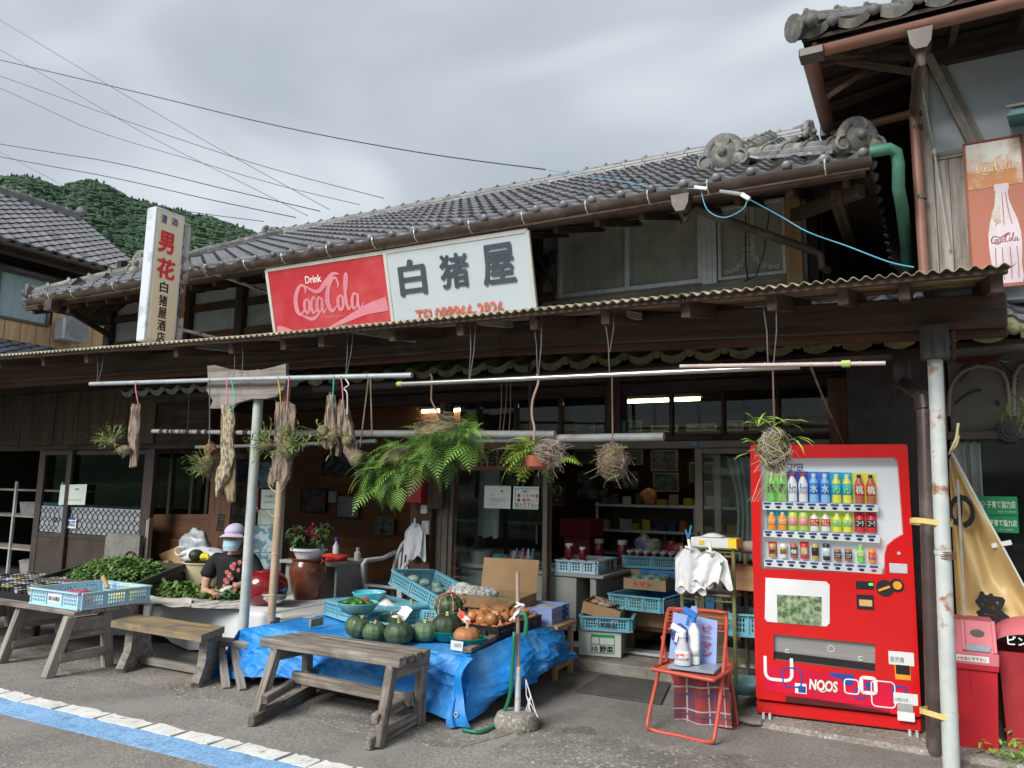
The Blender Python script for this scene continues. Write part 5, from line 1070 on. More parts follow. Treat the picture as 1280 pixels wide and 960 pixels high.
for P in([(686,213,7.4),(760,224,6.6),(820,234,6.0),(876,236,5.75)],[(876,236,5.75),(884,262,5.72),(905,272,5.7),(928,262,5.7),(934,250,5.7)],[(925,243,5.7),(975,270,5.8),(1010,290,5.7),(1060,308,5.4),(1110,327,5.1),(1142,334,4.9)]):
    q=MB();q.tube(smooth_pts([tuple(at(a,b,y=c))for a,b,c in P],5),.0045,6);q.build('cable',bluec,dropw,smooth=True)
q=MB();q.bar(at(868,234,y=5.72),at(884,236,y=5.72),.025,.025);q.bar(at(927,243,y=5.69),at(937,249,y=5.69),.028,.032);q.build('clamp',W['whiteplastic'],dropw)
q=MB();q.tube([at(900,239,y=5.85),at(928,243,y=5.85)],.016,8);q.build('insulator',W['greypvc'],dropw)
# GOODS AND FURNITURE
cyan=mat('sky_blue_crate_plastic',(.17,.45,.56),(.13,.37,.47),sc=(5,5,5),rough=.5,bump=.04,vary=.08,c=(.26,.42,.47),csc=3)
pale=mat('pale_blue_crate_plastic',(.42,.66,.78),(.36,.58,.70),sc=(5,5,5),rough=.5,bump=.04,vary=.04,c=(.55,.66,.70),csc=3)
labelw=mat('white_label',(.72,.74,.74),(.64,.66,.66),rough=.7,bump=0,vary=.05)
def crate(name,label,m,a=.62,b=.42,h=.15,loc=(0,0,0),rz=0,group=None,txt='八木商店',tag='left',flip=False,cat='crate'):
    t=thing(name,label,cat,loc,rz,group);tp=.012;th=.006
    def side(L,U,O,n_,label_=False):
        holes=[];npan=3;pw=(L-.03)/npan
        for p in range(npan):
            if label_ and p==1:continue
            x0=.015+p*pw+.02;x1=.015+(p+1)*pw-.02;nx=max(3,int((x1-x0)/.021));d=(x1-x0)/nx
            for i in range(nx):
                for j in range(3):
                    z=h*(.22+.21*j);holes.append([(x0+i*d+d*.22,z),(x0+i*d+d*.78,z),(x0+i*d+d*.78,z+h*.15),(x0+i*d+d*.22,z+h*.15)])
        q=MB();q.plate([(0,0),(L,0),(L,h),(0,h)],holes,O,U,V(0,0,1),th);nn=Vector(U).cross(V(0,0,1))
        for k in range(npan+1):
            x=.012+k*(L-.024)/npan;P=O+Vector(U)*x+nn*(th+.005);q.bar(P,P+V(0,0,h-.004),.012,.010,nn,0)
        P=O+nn*.012;q.bar(P+V(0,0,h-.006),P+Vector(U)*L+V(0,0,h-.006),.03,.012,(0,0,1),0);q.bar(P+V(0,0,.008),P+Vector(U)*L+V(0,0,.008),.016,.014,(0,0,1),0)
        o=q.build('side_wall',m,t,local=True,smooth=None)
        if label_:
            q=MB();c_=O+nn*(th+.001);u0=L*.36;q.plate([(0,0),(L*.28,0),(L*.28,h*.5),(0,h*.5)],[],c_+Vector(U)*u0+V(0,0,h*.26),U,V(0,0,1),.002);lo=q.build('label_plate',m if m is not pale else labelw,o,local=True)
            q=MB();text_mb(q,txt,c_+Vector(U)*(u0+L*.03)+V(0,0,h*.37)+nn*.003,Vector(U)*L*.22,V(0,0,h*.26),bold=.03);q.build('lettering',navym,lo,local=True)
    side(a,V(1,0,0),V(-a/2,-b/2,0),0);side(a,V(-1,0,0),V(a/2,b/2,0),0)
    side(b,V(0,-1,0),V(-a/2,b/2,0),0,tag in('left','both'));side(b,V(0,1,0),V(a/2,-b/2,0),0,tag in('right','both'))
    q=MB();q.box((-a/2,-b/2,0),(a/2,b/2,.006),0)
    if flip:
        for k in range(24):x=-a/2+a*(k+.5)/24;q.box((x-.004,-b/2,-.003),(x+.004,b/2,.0),0)
        for k in range(14):y=-b/2+b*(k+.5)/14;q.box((-a/2,y-.004,-.006),(a/2,y+.004,-.003),0)
    q.build('base',m,t,local=True)
    return t
def front_label_crate(*a,**k):return crate(*a,**k)
bn=thing('slatted_bench','weathered grey slatted wooden bench standing in front of the blue tarpaulin','bench',(-3.45,4.05,0))
TLF,TRF,TLB,TRB=V(-4.07,3.98,.455),V(-2.93,3.98,.455),V(-3.98,4.33,.455),V(-2.93,4.33,.455)
gw=W['greywood']
for k in range(4):
    t=(k+.5)/4;a=TLF.lerp(TLB,t);b=TRF.lerp(TRB,t);q=MB();q.bar(a+V(-.03,0,-.012-random.random()*.003),b+V(.02,0,-.012-random.random()*.004),.078,.062,c=.006);q.build('slat',gw,bn)
feet={'fl':(G1:=at(318,905,z=0)),'fr':at(472,936,z=0),'br':at(524,906,z=0),'bl':at(383,868,z=0)}
for k,top in(('fl',V(-3.96,4.02,.40)),('fr',V(-2.99,4.02,.40)),('br',V(-2.97,4.31,.40)),('bl',V(-3.95,4.31,.40))):
    f=feet[k];q=MB();q.bar(V(f.x,f.y,0),top,.066,.058,(1,0,0),c=.006);q.build('leg',gw,bn)
for(a,b)in((V(-3.96,3.98,.375),V(-3.94,4.36,.375)),(V(-2.99,3.98,.375),V(-2.96,4.36,.375))):q=MB();q.bar(a,b,.05,.085,c=.005);q.build('top_rail',gw,bn)
def mixp(a,b,t):return a.lerp(b,t)
for s_ in('l','r'):
    A,B=feet['f'+s_],feet['b'+s_];dx=.05 if s_=='l' else-.05
    q=MB();q.bar(A+V(dx*.6,-.06,.035),B+V(dx*.6,.04,.045),.05,.07,c=.006);q.build('foot_rail',gw,bn)
    q=MB();q.bar(A+V(dx,.02,.15),B+V(dx*1.2,.0,.17),.05,.06,c=.006);q.build('side_rail',gw,bn)
q=MB();q.bar(V(-3.93,4.16,.205),V(-2.93,4.16,.185),.05,.075,c=.006);q.build('stretcher',gw,bn)
b2=thing('plank_bench','low plank bench with yellowish worn top and broad slab legs before the cloth table','bench',(-5.4,4.35,0))
a0,a1,a2,a3=at(139,776,z=.40),at(252,794,z=.40),at(281,783,z=.40),at(166,767,z=.40)
q=MB();Pm=[a0,a1,a2,a3];q.add([p+V(0,0,0)for p in Pm]+[p-V(0,0,.05)for p in Pm],[(0,1,2,3),(7,6,5,4)]+[(i,i+4,(i+1)%4+4,(i+1)%4)for i in range(4)]);q.build('seat',W['yellwood'],b2)
for px,x_ in((163,None),(256,None)):
    f=at(px,838 if px==163 else 856,z=0);tp_=V(f.x,0,0);dirb=(a3-a0).normalized();c0=V(f.x,f.y,0)
    q=MB();prof=[(-.10,0),(.42,0),(.45,.03),(.34,.16),(.30,.35),(.0,.35),(-.02,.16),(-.13,.04)]
    q.plate(prof,[],c0-V(0,0,0),V(dirb.x,dirb.y,0).normalized(),V(0,0,1),-.06);q.build('leg',W['silverwood'],b2)
q=MB();A,B=at(163,838,z=0),at(256,856,z=0);dd=dirb*.18;q.bar(V(A.x,A.y,.05)+dd,V(B.x,B.y,.05)+dd,.05,.06);q.build('stretcher',W['silverwood'],b2)
tr=thing('trestle_table','grey wooden trestle table carrying the pale blue crate and seedling trays at the left','table',(-6.4,4.1,0))
tz=.49
for k in range(4):q=MB();q.bar(V(-9.2,3.93+k*.135,tz-.018),V(-5.98,3.93+k*.135,tz-.018),.13,.032,c=.004);q.build('top_plank',W['greywood'],tr)
def tres(x,yf,yb,z0=tz-.04):
    for(fx,fy,tx_,ty)in((x-.02,yf,x+.03,yf+.10),(x,yb,x+.0,yb-.06)):
        q=MB();q.bar(V(fx,fy,0),V(tx_,ty,z0),.075,.065,(1,0,0),.005);q.build('leg',W['silverwood'],tr)
    q=MB();q.bar(V(x+.02,yf+.04,.14),V(x+.01,yb,.14),.045,.07);q.bar(V(x,yf+.08,z0-.10),V(x,yb-.03,z0-.10),.05,.16);q.build('cross_rail',W['silverwood'],tr)
tres(-6.05,3.76,4.24);tres(-6.85,3.85,4.35);tres(-7.55,3.80,4.3)
pc=crate('crate','pale blue plastic crate with a wooden scoop handle on the trestle at the left',pale,.62,.66,.135,(-6.33,4.23,tz+.001),R_(90),txt='四八木商店')
q=MB();q.tube([at(135,735,y=4.4),at(129,722,y=4.45)],[.016,.022],10);q.build('scoop_handle',W['lightwood'],None,label='pale wooden handle sticking up from the pale blue crate',cat='handle')
bagm=mat('pink_red_plastic_bag',(.80,.12,.25),(.65,.05,.08),sc=(12,12,12),lo=.45,hi=.55,rough=.3,vary=0)
q=MB();q.ball((-6.35,4.1,tz+.06),.12,14,10,(1.5,1,.45),noise=.4);q.build('plastic_bag',bagm,None,label='pink and red plastic bag lying inside the pale blue crate',cat='bag')
q=MB();q.ball((-6.15,4.45,tz+.06),.13,14,10,(1,1.2,.45),noise=.4);q.build('plastic_bag',mat('yellow_plastic_bag',(.75,.62,.06),(.70,.55,.05),vary=0,rough=.4),None,label='yellow bag showing through the side of the pale blue crate',cat='bag')
potc=[mat('seedling_pot_%s'%n,c_,vary=.15,rough=.6)for n,c_ in(('black',(.03,.03,.04)),('white',(.55,.56,.58)),('yellow',(.70,.60,.05)),('grey',(.22,.23,.25)))]
random.seed(5);P_=MB();P_.lathe([(.020,0),(.030,.055),(.034,.056),(.034,.062),(.028,.060),(.026,.035)],seg=4);PM=[P_.mesh('pot',m,smooth=None)for m in potc]
trays=thing('seedling_tray','black tray full of small square pots at the far left end of the trestle table','tray',(-7.3,4.25,tz))
q=MB();q.box((-8.3,3.97,tz+.002),(-6.72,4.86,tz+.012));
for a,b in(((-8.3,3.97),(-6.72,3.97)),((-6.72,3.97),(-6.72,4.86)),((-8.3,4.86),(-6.72,4.86))):q.bar(V(*a,tz+.03),V(*b,tz+.03),.01,.05,c=0)
q.build('tray_body',W['black'],trays)
for i in range(24):
    for j in range(12):
        inst('pot',PM[random.choices((0,1,2,3),(5,3,1,3))[0]],trays,Matrix.Translation(V(-8.27+i*.066,4.01+j*.072,tz+.014+random.random()*.004))@ Matrix.Rotation(.785,4,'Z'))
def leafm(n,a,b):return mat(n,a,b,sc=(9,9,9),rough=.6,bump=0,vary=.3,det=3,lo=.3,hi=.7)
herb=leafm('cut_leaf_green',(.155,.26,.065),(.045,.105,.03))
def leaf(mb,p,d,L,w_,up,fold=.3,droop=.2):
    d=d.normalized();s_=d.cross(up);s_=s_.normalized()if s_.length>.01 else V(1,0,0);u=s_.cross(d);r=Vector((random.random()*99,random.random()*99,random.random()*99))
    vs=[p,p+d*L*.35+s_*w_/2+u*fold*w_*.5,p+d*L*.4,p+d*L*.35-s_*w_/2+u*fold*w_*.5,p+d*L*.72+s_*w_*.32-u*droop*L*.4,p+d*L*.75-u*droop*L*.35-u*.0,p+d*L*.72-s_*w_*.32-u*droop*L*.4,p+d*L-u*droop*L]
    mb.add(vs,[(0,1,2),(0,2,3),(1,4,5,2),(2,5,6,3),(4,7,5),(5,7,6)],[r+(v-p)*.5 for v in vs])
def heap(name,label,fn,n,L=(.05,.10),m=herb,z0=0):
    mb=MB()
    for i in range(n):
        u,v=random.random(),random.random();p=fn(u,v);d=V(random.gauss(0,1),random.gauss(0,1),random.gauss(.1,.45));leaf(mb,p,d,random.uniform(*L),random.uniform(.025,.05),V(0,0,1),random.uniform(.1,.7),random.uniform(0,.6))
    return mb.build(name,m,None,label=label,cat='leaves',kind='stuff',smooth=None)
ht=thing('drying_tray','large shallow dark wooden tray heaped with green leaves at the left','tray',(-7.4,5.3,.5))
c00,c10,c11,c01=at(44,727,z=.55),at(170,733,z=.55),at(229,709,z=.62),at(126,703,z=.62)
Q4=[c00,c10,c11,c01]
q=MB();q.add([p+V(0,0,-.03)for p in Q4]+[p+V(0,0,-.045)for p in Q4],[(0,1,2,3),(7,6,5,4)]);q.build('base',W['darkwood'],ht)
trayw=mat('dark_grey_tray_wood',(.10,.095,.085),(.05,.047,.042),sc=(1,20,20),rough=.8,vary=.1)
for a,b in zip(Q4,Q4[1:]+Q4[:1]):q=MB();q.bar(a,b,.03,.075);q.build('side_board',trayw,ht)
for f in((c00,.1),(c10,.1),(c11,-.1)):q=MB();q.bar(V(f[0].x,f[0].y+.05,0),V(f[0].x,f[0].y+.05,f[0].z-.05),.06,.06);q.build('leg',W['darkwood'],ht)
def hfn(u,v):
    a=u*6.283;r=math.sqrt(v)*.98;x,y=math.cos(a)*r,math.sin(a)*r
    p=c00.lerp(c10,.55+x*.43).lerp(c01.lerp(c11,.5+x*.46),.5+y*.46);p.z+=.02+(1-r*r)*(.10+.05*mnoise.noise(p*5))*(.6+.4*random.random());return p
random.seed(3);heap('leaf_heap','big heap of freshly cut green leaves in the dark tray at the left',hfn,2600)
WT=.42
wt=thing('cloth_table','low table under a dirty white cloth and newspaper where the woman works','table',(-5.9,5.4,0))
cl=mat('dirty_white_cloth',(.60,.62,.64),(.50,.52,.54),sc=(1.5,1.5,1.5),rough=.7,bump=.1,vary=0,c=(.40,.38,.35),csc=2.2,clo=.5,chi=.8)
q=MB();q.box((-7.3,5.02,WT-.03),(-4.62,5.95,WT-.001));q.build('tabletop',W['agedwhite'],wt)
q=MB()
for x,y in((-7.2,5.1),(-4.72,5.1),(-7.2,5.85),(-4.72,5.85),(-5.05,5.12)):q.box((x-.03,y-.03,0),(x+.03,y+.03,WT-.03))
q.build('frame',W['agedwhite'],wt)
def cloth(i,j):
    x=-7.35+(2.33)*i;
    if j<.3:t=j/.3;return V(x,5.95-.93*t,WT+.004+.004*mnoise.noise(V(x*3,t*3,0)))
    t=(j-.3)/.7;fold=math.sin(x*9+1.2*math.sin(x*2.3))+.5*math.sin(x*23);dr=.36+.03*math.sin(x*3.1)+.02*math.sin(x*7)
    return V(x,5.0-.02*t-.020*fold*t,WT-.005-(dr)*t)
q=MB();q.grid(cloth,150,24);q.build('cloth_cover',cl,wt,smooth=True)
q=MB();A=at(325,765,y=4.985);q.grid(lambda i,j:V(-5.02+.28*i,4.985+.0*j+.02*math.sin(i*9),WT-.01-.36*j*(1-.3*i)),10,6)if 0 else None
newsm=mat('newspaper_print',(.55,.55,.52),(.20,.20,.20),sc=(26,9,9),lo=.42,hi=.5,rough=.8,vary=.05,bump=.05,det=6)
def sheetp(name,pts,m,label,cat,par=None,n=10,amp=.01,group=None):
    a,b,c_,d=pts
    q=MB();sd_=random.random()*9
    q.grid(lambda i,j:a.lerp(b,i).lerp(d.lerp(c_,i),j)+V(0,0,amp*(.5+mnoise.noise(V(i*4,j*4,sd_)))),n,n);return q.build(name,m,par,label=label,cat=cat,smooth=True,group=group)
sheetp('newspaper',[at(170,757,z=WT+.01),at(300,762,z=WT+.01),at(300,738,z=WT+.01),at(185,735,z=WT+.01)],newsm,'spread newspaper under the leaves on the white cloth table','newspaper',amp=.02)
sheetp('newspaper',[at(181,756,z=WT+.02)+V(0,-.05,0),at(243,760,z=WT+.02)+V(0,-.05,-.02),at(240,750,z=WT+.03),at(184,748,z=WT+.03)],mat('folded_paper_edge',(.62,.60,.56),(.5,.48,.44),vary=0),'folded white paper hanging over the front edge of the cloth table','newspaper',amp=.03)
def hf2(u,v):
    a=u*6.283;r=math.sqrt(v);P0,P1=at(188,742,z=WT),at(300,752,z=WT);c0=P0.lerp(P1,.5);ax=(P1-P0)*.52
    p=c0+ax*math.cos(a)*r+V(.15,.22,0)*math.sin(a)*r;t=(p-P0).length/(P1-P0).length;p.z+=.02+(1-r*r)*(.11*(1.15-.6*t)+.03*mnoise.noise(p*7))*(.6+.4*random.random());return p
random.seed(8);heap('leaf_heap','heap of cut green leaves on newspaper in front of the seated woman',hf2,1700)
q=MB();q.tube([at(276,745,z=WT+.05),at(287,746,z=WT+.05)],.008,6);q.build('knife',mat('teal_handle',(.1,.45,.42),vary=0),None,label='small knife with teal handle beside the red urn on the table',cat='knife')
redg=mat('dark_red_glaze',(.235,.010,.014),(.17,.008,.011),sc=(2,2,2),rough=.16,bump=.01,vary=0,coat=.6)
U0=at(312,759,z=WT);ur=thing('red_urn','large round dark red glazed urn on the table beside the left post','urn',V(U0.x,U0.y+.17,WT))
q=MB();pr=[(.0,0),(.13,0),(.155,.012),(.215,.06),(.252,.13),(.262,.19),(.25,.255),(.21,.315),(.16,.345),(.125,.352),(.122,.362),(.115,.362),(.112,.34),(.0,.33)];q.lathe([(r*.79,z*.86)for r,z in pr],ur.location,36);q.build('body',redg,ur,smooth=1)
brg=mat('brown_salt_glaze',(.155,.048,.022),(.10,.03,.015),sc=(2.5,2.5,5),rough=.2,bump=.03,vary=0,coat=.4,c=(.24,.10,.05),csc=4)
J0=at(370,751,z=WT);jl=V(J0.x,J0.y+.14,WT);jr=thing('brown_jar','tall brown glazed jar holding the flower pot at the right end of the cloth table','jar',jl)
q=MB();q.lathe([(0,0),(.115,0),(.12,.01),(.135,.06),(.165,.17),(.178,.25),(.175,.31),(.155,.355),(.148,.368),(.165,.378),(.168,.392),(.15,.395),(.14,.37),(0,.36)],jl,32)
for s_ in(-1,1):q.tube([jl+V(s_*.15,0,.35),jl+V(s_*.185,0,.37),jl+V(s_*.17,0,.395)],.014,6)
q.build('body',brg,jr,smooth=1)
fp=thing('flower_pot','white plastic pot of red salvia standing on the brown jar','potted plant',jl+V(0,0,.372))
q=MB();z0=.36;q.lathe([(.10,z0),(.145,z0+.09),(.148,z0+.10),(.178,z0+.105),(.180,z0+.125),(.165,z0+.128),(.15,z0+.115),(0,z0+.11)],jl,30);q.build('pot',W['whiteplastic'],fp,smooth=.6)
lf=leafm('salvia_leaf_green',(.10,.20,.06),(.035,.085,.03));lfm=MB();st=MB();fl=MB();random.seed(12)
for i in range(26):
    a=random.random()*6.28;r=random.uniform(.02,.12);b0=jl+V(math.cos(a)*r,math.sin(a)*r,z0+.12);h_=random.uniform(.10,.24);out=random.uniform(.2,.9)
    top=b0+V(math.cos(a)*h_*out*.6,math.sin(a)*h_*out*.6,h_);st.tube([b0,b0.lerp(top,.5)+V(0,0,.02),top],.004,5)
    for k in range(6):
        t=.3+.7*k/5;p=b0.lerp(top,t);b_=random.random()*6.28;leaf(lfm,p,V(math.cos(b_),math.sin(b_),random.uniform(-.3,.4)),random.uniform(.07,.11),.05,V(0,0,1),.3,.5)
for px,py,hh in((370,664,.05),(390,662,.09),(384,665,.06),(399,673,.05),(378,670,.05),(395,668,.07),(373,668,.06)):
    p=at(px,py,y=jl.y);st.tube([jl+V(0,0,z0+.15),p],.004,5)
    for k in range(22):q_=p+V(random.uniform(-.022,.022),random.uniform(-.022,.022),random.uniform(-hh,hh*.5));leaf(fl,q_,V(random.gauss(0,1),random.gauss(0,1),.2),.035,.022,V(0,0,1))
lfm.build('foliage',lf,fp,kind='stuff',smooth=None);st.build('stem',leafm('green_stem',(.10,.15,.05),(.06,.09,.03)),fp,kind='stuff');fl.build('blossom',mat('crimson_flower',(.65,.02,.12),(.45,.01,.08),vary=0,rough=.6),fp,kind='stuff',smooth=None)
q=MB();q.plate([(0,0),(.0,0),(0,0)],[],(0,0,0),(1,0,0),(0,1,0),.01)if 0 else None
A,B,C,D=at(350,777,z=WT),at(446,757,z=WT),at(440,748,z=WT),at(352,762,z=WT)
q=MB();q.add([A,B,C,D,A-V(0,0,.03),B-V(0,0,.03),C-V(0,0,.03),D-V(0,0,.03)],[(0,1,2,3),(0,4,5,1),(1,5,6,2),(7,6,5,4),(3,2,6,7),(0,3,7,4)]);q.bar(at(396,768,z=WT-.04),V(at(396,768,z=WT-.04).x,at(396,768,z=WT-.04).y,0),.05,.05);q.bar(A+V(.05,.05,-.03),V(A.x+.05,A.y+.05,0),.05,.05);q.bar(D+V(.3,.1,-.2),V(B.x,B.y+.1,WT-.2),.01,.3,c=0)
q.build('board',W['agedwhite'],None,label='white painted board shelf on legs extending right from the cloth table',cat='board')
q=MB();c_=at(374,792,z=0.12);q.lathe([(.05,0),(.055,.01),(.055,.15),(.045,.16),(0,.16)],c_+V(0,.15,.0),16);q.build('red_can',mat('red_can_paint',(.35,.03,.04),vary=0,rough=.4),None,label='red cylindrical can standing under the white board shelf',cat='can')
blb=mat('crumpled_blue_bag',(.05,.28,.55),(.03,.20,.42),rough=.35,vary=0)
q=MB();q.ball(at(346,738,y=5.35),.075,16,12,(1.3,1,.8),noise=.5);q.build('plastic_bag',blb,None,label='crumpled blue plastic bag between the red urn and brown jar',cat='bag',smooth=True)
q=MB();
for k in range(5):q.lathe([(.05,0),(.095+.004*k,.035),(.098+.004*k,.036)],at(343,752,y=5.25)+V(0,.0,.010*k-.01),18,wob=.05)
q.build('paper_bowls',W['agedwhite'],None,label='stack of white crumpled paper bowls beside the brown jar',cat='bowls',smooth=True)
tbm=mat('cream_plastic_tub',(.55,.50,.32),(.46,.41,.26),sc=(2,2,2),rough=.35,vary=0)
T0=at(250,738,y=5.95);tb=thing('plastic_tub','cream coloured round plastic tub behind the leaves, left of the woman','tub',V(T0.x,6.0,.3));tl=tb.location
q=MB();q.box((tl.x-.3,5.8,0),(tl.x+.3,6.25,.3));q.build('stand',W['darkwood'],tb)
q=MB();q.lathe([(0,0),(.20,0),(.235,.30),(.25,.305),(.25,.32),(.225,.315),(.20,.05),(0,.04)],tl+V(0,0,.05),30);q.build('body',tbm,tb,smooth=.7)
wbag=mat('white_carrier_bag',(.66,.68,.70),(.52,.54,.57),sc=(9,9,9),rough=.45,vary=.04,bump=.2,bsc=25)
tz_=tl.z+.37
def crumple(q,c_,r,sc,n=.45,nf=3,seg=22,rings=16,rot=None):q.ball(c_,r,seg,rings,sc,rot,n,nf)
q=MB();crumple(q,V(tl.x-.02,5.98,tz_+.06),.17,(1.35,.9,.6));q.tube(smooth_pts([tuple(at(a,b,y=5.85))for a,b in((232,691),(222,694),(219,688),(222,684),(231,684))],4),.008,6);q.build('carrier_bag',wbag,None,label='open white carrier bag with handle lying on the cream tub',cat='bag',smooth=True)
q=MB();crumple(q,at(243,680,y=6.05),.14,(1.5,.7,1.0));q.build('carrier_bag',mat('clear_grey_plastic',(.45,.48,.50),(.30,.32,.34),rough=.25,vary=0,sc=(14,14,14)),None,label='crumpled translucent grey bag behind the dark squash on the tub',cat='bag',smooth=True)
pumg=mat('dark_green_pumpkin_skin',(.045,.075,.035),(.022,.042,.022),sc=(22,22,22),rough=.5,bump=.25,vary=.18,bsc=60,c=(.16,.17,.10),csc=9,clo=.56,chi=.72)
q=MB();q.ball(at(245,694,y=5.83),.075,20,14,(1.05,1,.85));q.build('squash',pumg,None,label='dark green squash lying in the white bag on the cream tub',cat='squash',smooth=True)
q=MB();q.ball(at(257,696,y=5.82),.045,14,10,(1.4,1,.8),noise=.5);q.build('flower_bunch',mat('bright_yellow_petals',(.75,.62,.03),(.6,.5,.02),vary=0),None,label='bright yellow packet beside the dark squash on the tub',cat='packet')
for i,(P,z_,m,lab)in enumerate((([(190,643),(262,643),(258,672),(186,672)],6.62,'boardwood','upper smooth brown board leaning in the recess beside the characters post'),([(186,673),(256,673),(254,697),(185,699)],6.60,'boardwood','lower darker brown board leaning in the recess'))):
    pts=[at(a,b,y=z_)for a,b in P];q=MB();q.add(pts+[p+V(0,.03,0)for p in pts],[(3,2,1,0),(4,5,6,7)]+[(i_,(i_+1)%4,(i_+1)%4+4,i_+4)for i_ in range(4)],[V(p.x*1.0,p.z,p.z)for p in pts]*2);q.build('leaning_board',W[m],None,label=lab,cat='board')
cardm=mat('brown_cardboard',(.42,.27,.14),(.36,.225,.115),sc=(6,6,6),rough=.8,bump=.04,vary=.06)
pts=[at(a,b,y=6.45)for a,b in((198,693),(230,680),(252,700),(212,716))];q=MB();q.add(pts+[p+V(0,.02,0)for p in pts],[(3,2,1,0),(4,5,6,7)]+[(i_,(i_+1)%4,(i_+1)%4+4,i_+4)for i_ in range(4)]);q.build('cardboard_flap',cardm,None,label='tilted piece of brown cardboard behind the cream tub',cat='cardboard')
q=MB()
for k in range(5):q.bar(at(186+k*4,704+k*2,y=6.5),at(212+k*3,702+k*3,y=6.4),.05,.03)
q.build('firewood',W['lightwood'],None,label='small pile of split wood under the leaning brown boards',cat='firewood',kind='stuff')
A,B=at(134,702,y=6.15),at(180,669,y=6.15);q=MB();q.plate([(0,0),(B.x-A.x,0),(B.x-A.x,B.z-A.z-.0),(.06,B.z-A.z),(0,B.z-A.z-.05)],[],A-V(0,0,.0),V(1,0,0),V(0,0,1),.05);q.build('stone_slab',mat('grey_slate_slab',(.20,.20,.185),(.15,.15,.14),sc=(5,5,5),rough=.8,vary=0,fine=60),None,label='grey flat slab leaning against the dark door at the left',cat='slab')
q=MB();A=at(180,707,y=6.2);B=at(188,650,y=6.2);q.box((A.x,6.18,A.z),(A.x+.03,6.24,B.z));q.box((A.x+.035,6.18,A.z),(A.x+.055,6.24,B.z+.02));q.build('leaning_frame',W['silverwood'],None,label='narrow grey timber frame standing right of the grey slab',cat='timber')  # narrow frame, modelled as two upright timber strips
q=MB();q.tube(smooth_pts([tuple(at(a,b,y=5.9))for a,b in((156,706),(157,697),(160,691),(166,691),(169,695),(168,699))],4),.014,7);q.build('umbrella_handle',W['black'],None,label='curved black umbrella handle in front of the grey slab',cat='umbrella',smooth=True)
A=at(262,690,y=6.42);B=at(291,540,y=6.42);nb2=MB();nb2.box((at(263,640,y=6.42).x,6.39,A.z),(at(290,640,y=6.42).x,6.43,2.35));pbd=nb2.build('vertical_name_board',W['redwood'],None,label='brown vertical name board with faded black characters on the post left of the woman',cat='name board')
t=MB()
for ch,py in(('猪',618),('屋',664)):O=at(270,py,y=6.386);text_mb(t,ch,O,V(.13,0,0),V(0,0,.20),bold=.02)
t.build('lettering',inkm,pbd)
ft=MB();shelfx=at(0,600,y=7.2).x
fs=thing('tool_shelf','dim metal shelf with plastic boxes inside the dark opening at the far left','shelf',(-11.6,7.2,0))
for z in(.45,.95,1.35):q=MB();q.box((-14,7.0,z),(-11.35,7.5,z+.03));q.build('shelf_board',W['silverwood'],fs)
for x in(-13.6,-12.6,-11.4):q=MB();q.box((x,6.98,0),(x+.04,7.02,1.5));q.build('upright',W['alu'],fs)
for i,(x,z,m_,lab)in enumerate(((-12.45,.98,W['greypvc'],'grey plastic box left of the light blue one'),(-12.02,.98,mat('dull_blue_box',(.16,.22,.28),vary=0),'dull blue grey plastic box in the middle of the dim shelf'),(-11.62,.98,mat('teal_blue_box',(.03,.22,.32),vary=0),'teal blue plastic box beside the dark door'),(-11.75,.10,mat('teal_tub',(.02,.20,.25),vary=0),'teal tub on the floor beside the dark door'),(-12.3,.10,W['agedwhite'],'white cloth bundle on the floor at the left edge'),(-11.9,.48,W['redwood'],'dark red box on the lower shelf at the left edge'))):
    q=MB();q.lathe([(.17,0),(.20,.18),(.21,.185),(.21,.20),(.18,.195),(.16,.02),(0,.02)],(x,7.2,z),4);q.v=[Matrix.Rotation(0,3,'Z')@ v for v in q.v];q.build('storage_box',m_,None,label=lab,cat='box',smooth=None)
def skin_mesh(nodes,edges,radii,sub=2):
    me=bpy.data.meshes.new('s');me.from_pydata([tuple(n)for n in nodes],edges,[]);o=bpy.data.objects.new('s',me);COL.objects.link(o)
    mo=o.modifiers.new('k','SKIN');mo.branch_smoothing=.7;me.skin_vertices[0].data[0].use_root=True
    for i,r in enumerate(radii):me.skin_vertices[0].data[i].radius=r if isinstance(r,tuple)else(r,r)
    s2=o.modifiers.new('u','SUBSURF');s2.levels=sub;s2.render_levels=sub
    dg=bpy.context.evaluated_depsgraph_get();ev=o.evaluated_get(dg);m2=ev.to_mesh();vs=[v.co.copy()for v in m2.vertices];fs=[tuple(p.vertices)for p in m2.polygons];ev.to_mesh_clear();bpy.data.objects.remove(o)
    mb=MB();mb.add(vs,fs);return mb
HC=at(294,673,y=5.5)
yawp=R_(28)
F_=V(math.sin(yawp),-math.cos(yawp),0);S_=V(math.cos(yawp),math.sin(yawp),0)
def bp(s_,f_,z_):return HC+S_*s_+F_*f_+V(0,0,z_)
wm=thing('person','seated woman in lilac cap, blue face mask and black flowered blouse, sorting leaves','person',V(HC.x,HC.y,0))
skinm=mat('warm_skin',(.52,.30,.21),(.46,.25,.17),sc=(8,8,8),rough=.55,bump=.03,vary=0)
nodes=[bp(0,-.06,-.62),bp(0,-.05,-.40),bp(0,-.02,-.22),bp(0,.0,-.14),bp(0,.015,-.09),
         bp(-.18,-.02,-.185),bp(-.245,.03,-.42),bp(-.17,.24,-.48),bp(-.10,.33,-.46),
         bp(.18,-.02,-.185),bp(.26,.04,-.38),bp(.22,.24,-.40),bp(.13,.33,-.42),
         bp(-.12,.05,-.66),bp(-.16,.42,-.66),bp(.12,.05,-.66),bp(.16,.42,-.66),bp(-.16,.46,-1.02),bp(.16,.46,-1.02)]
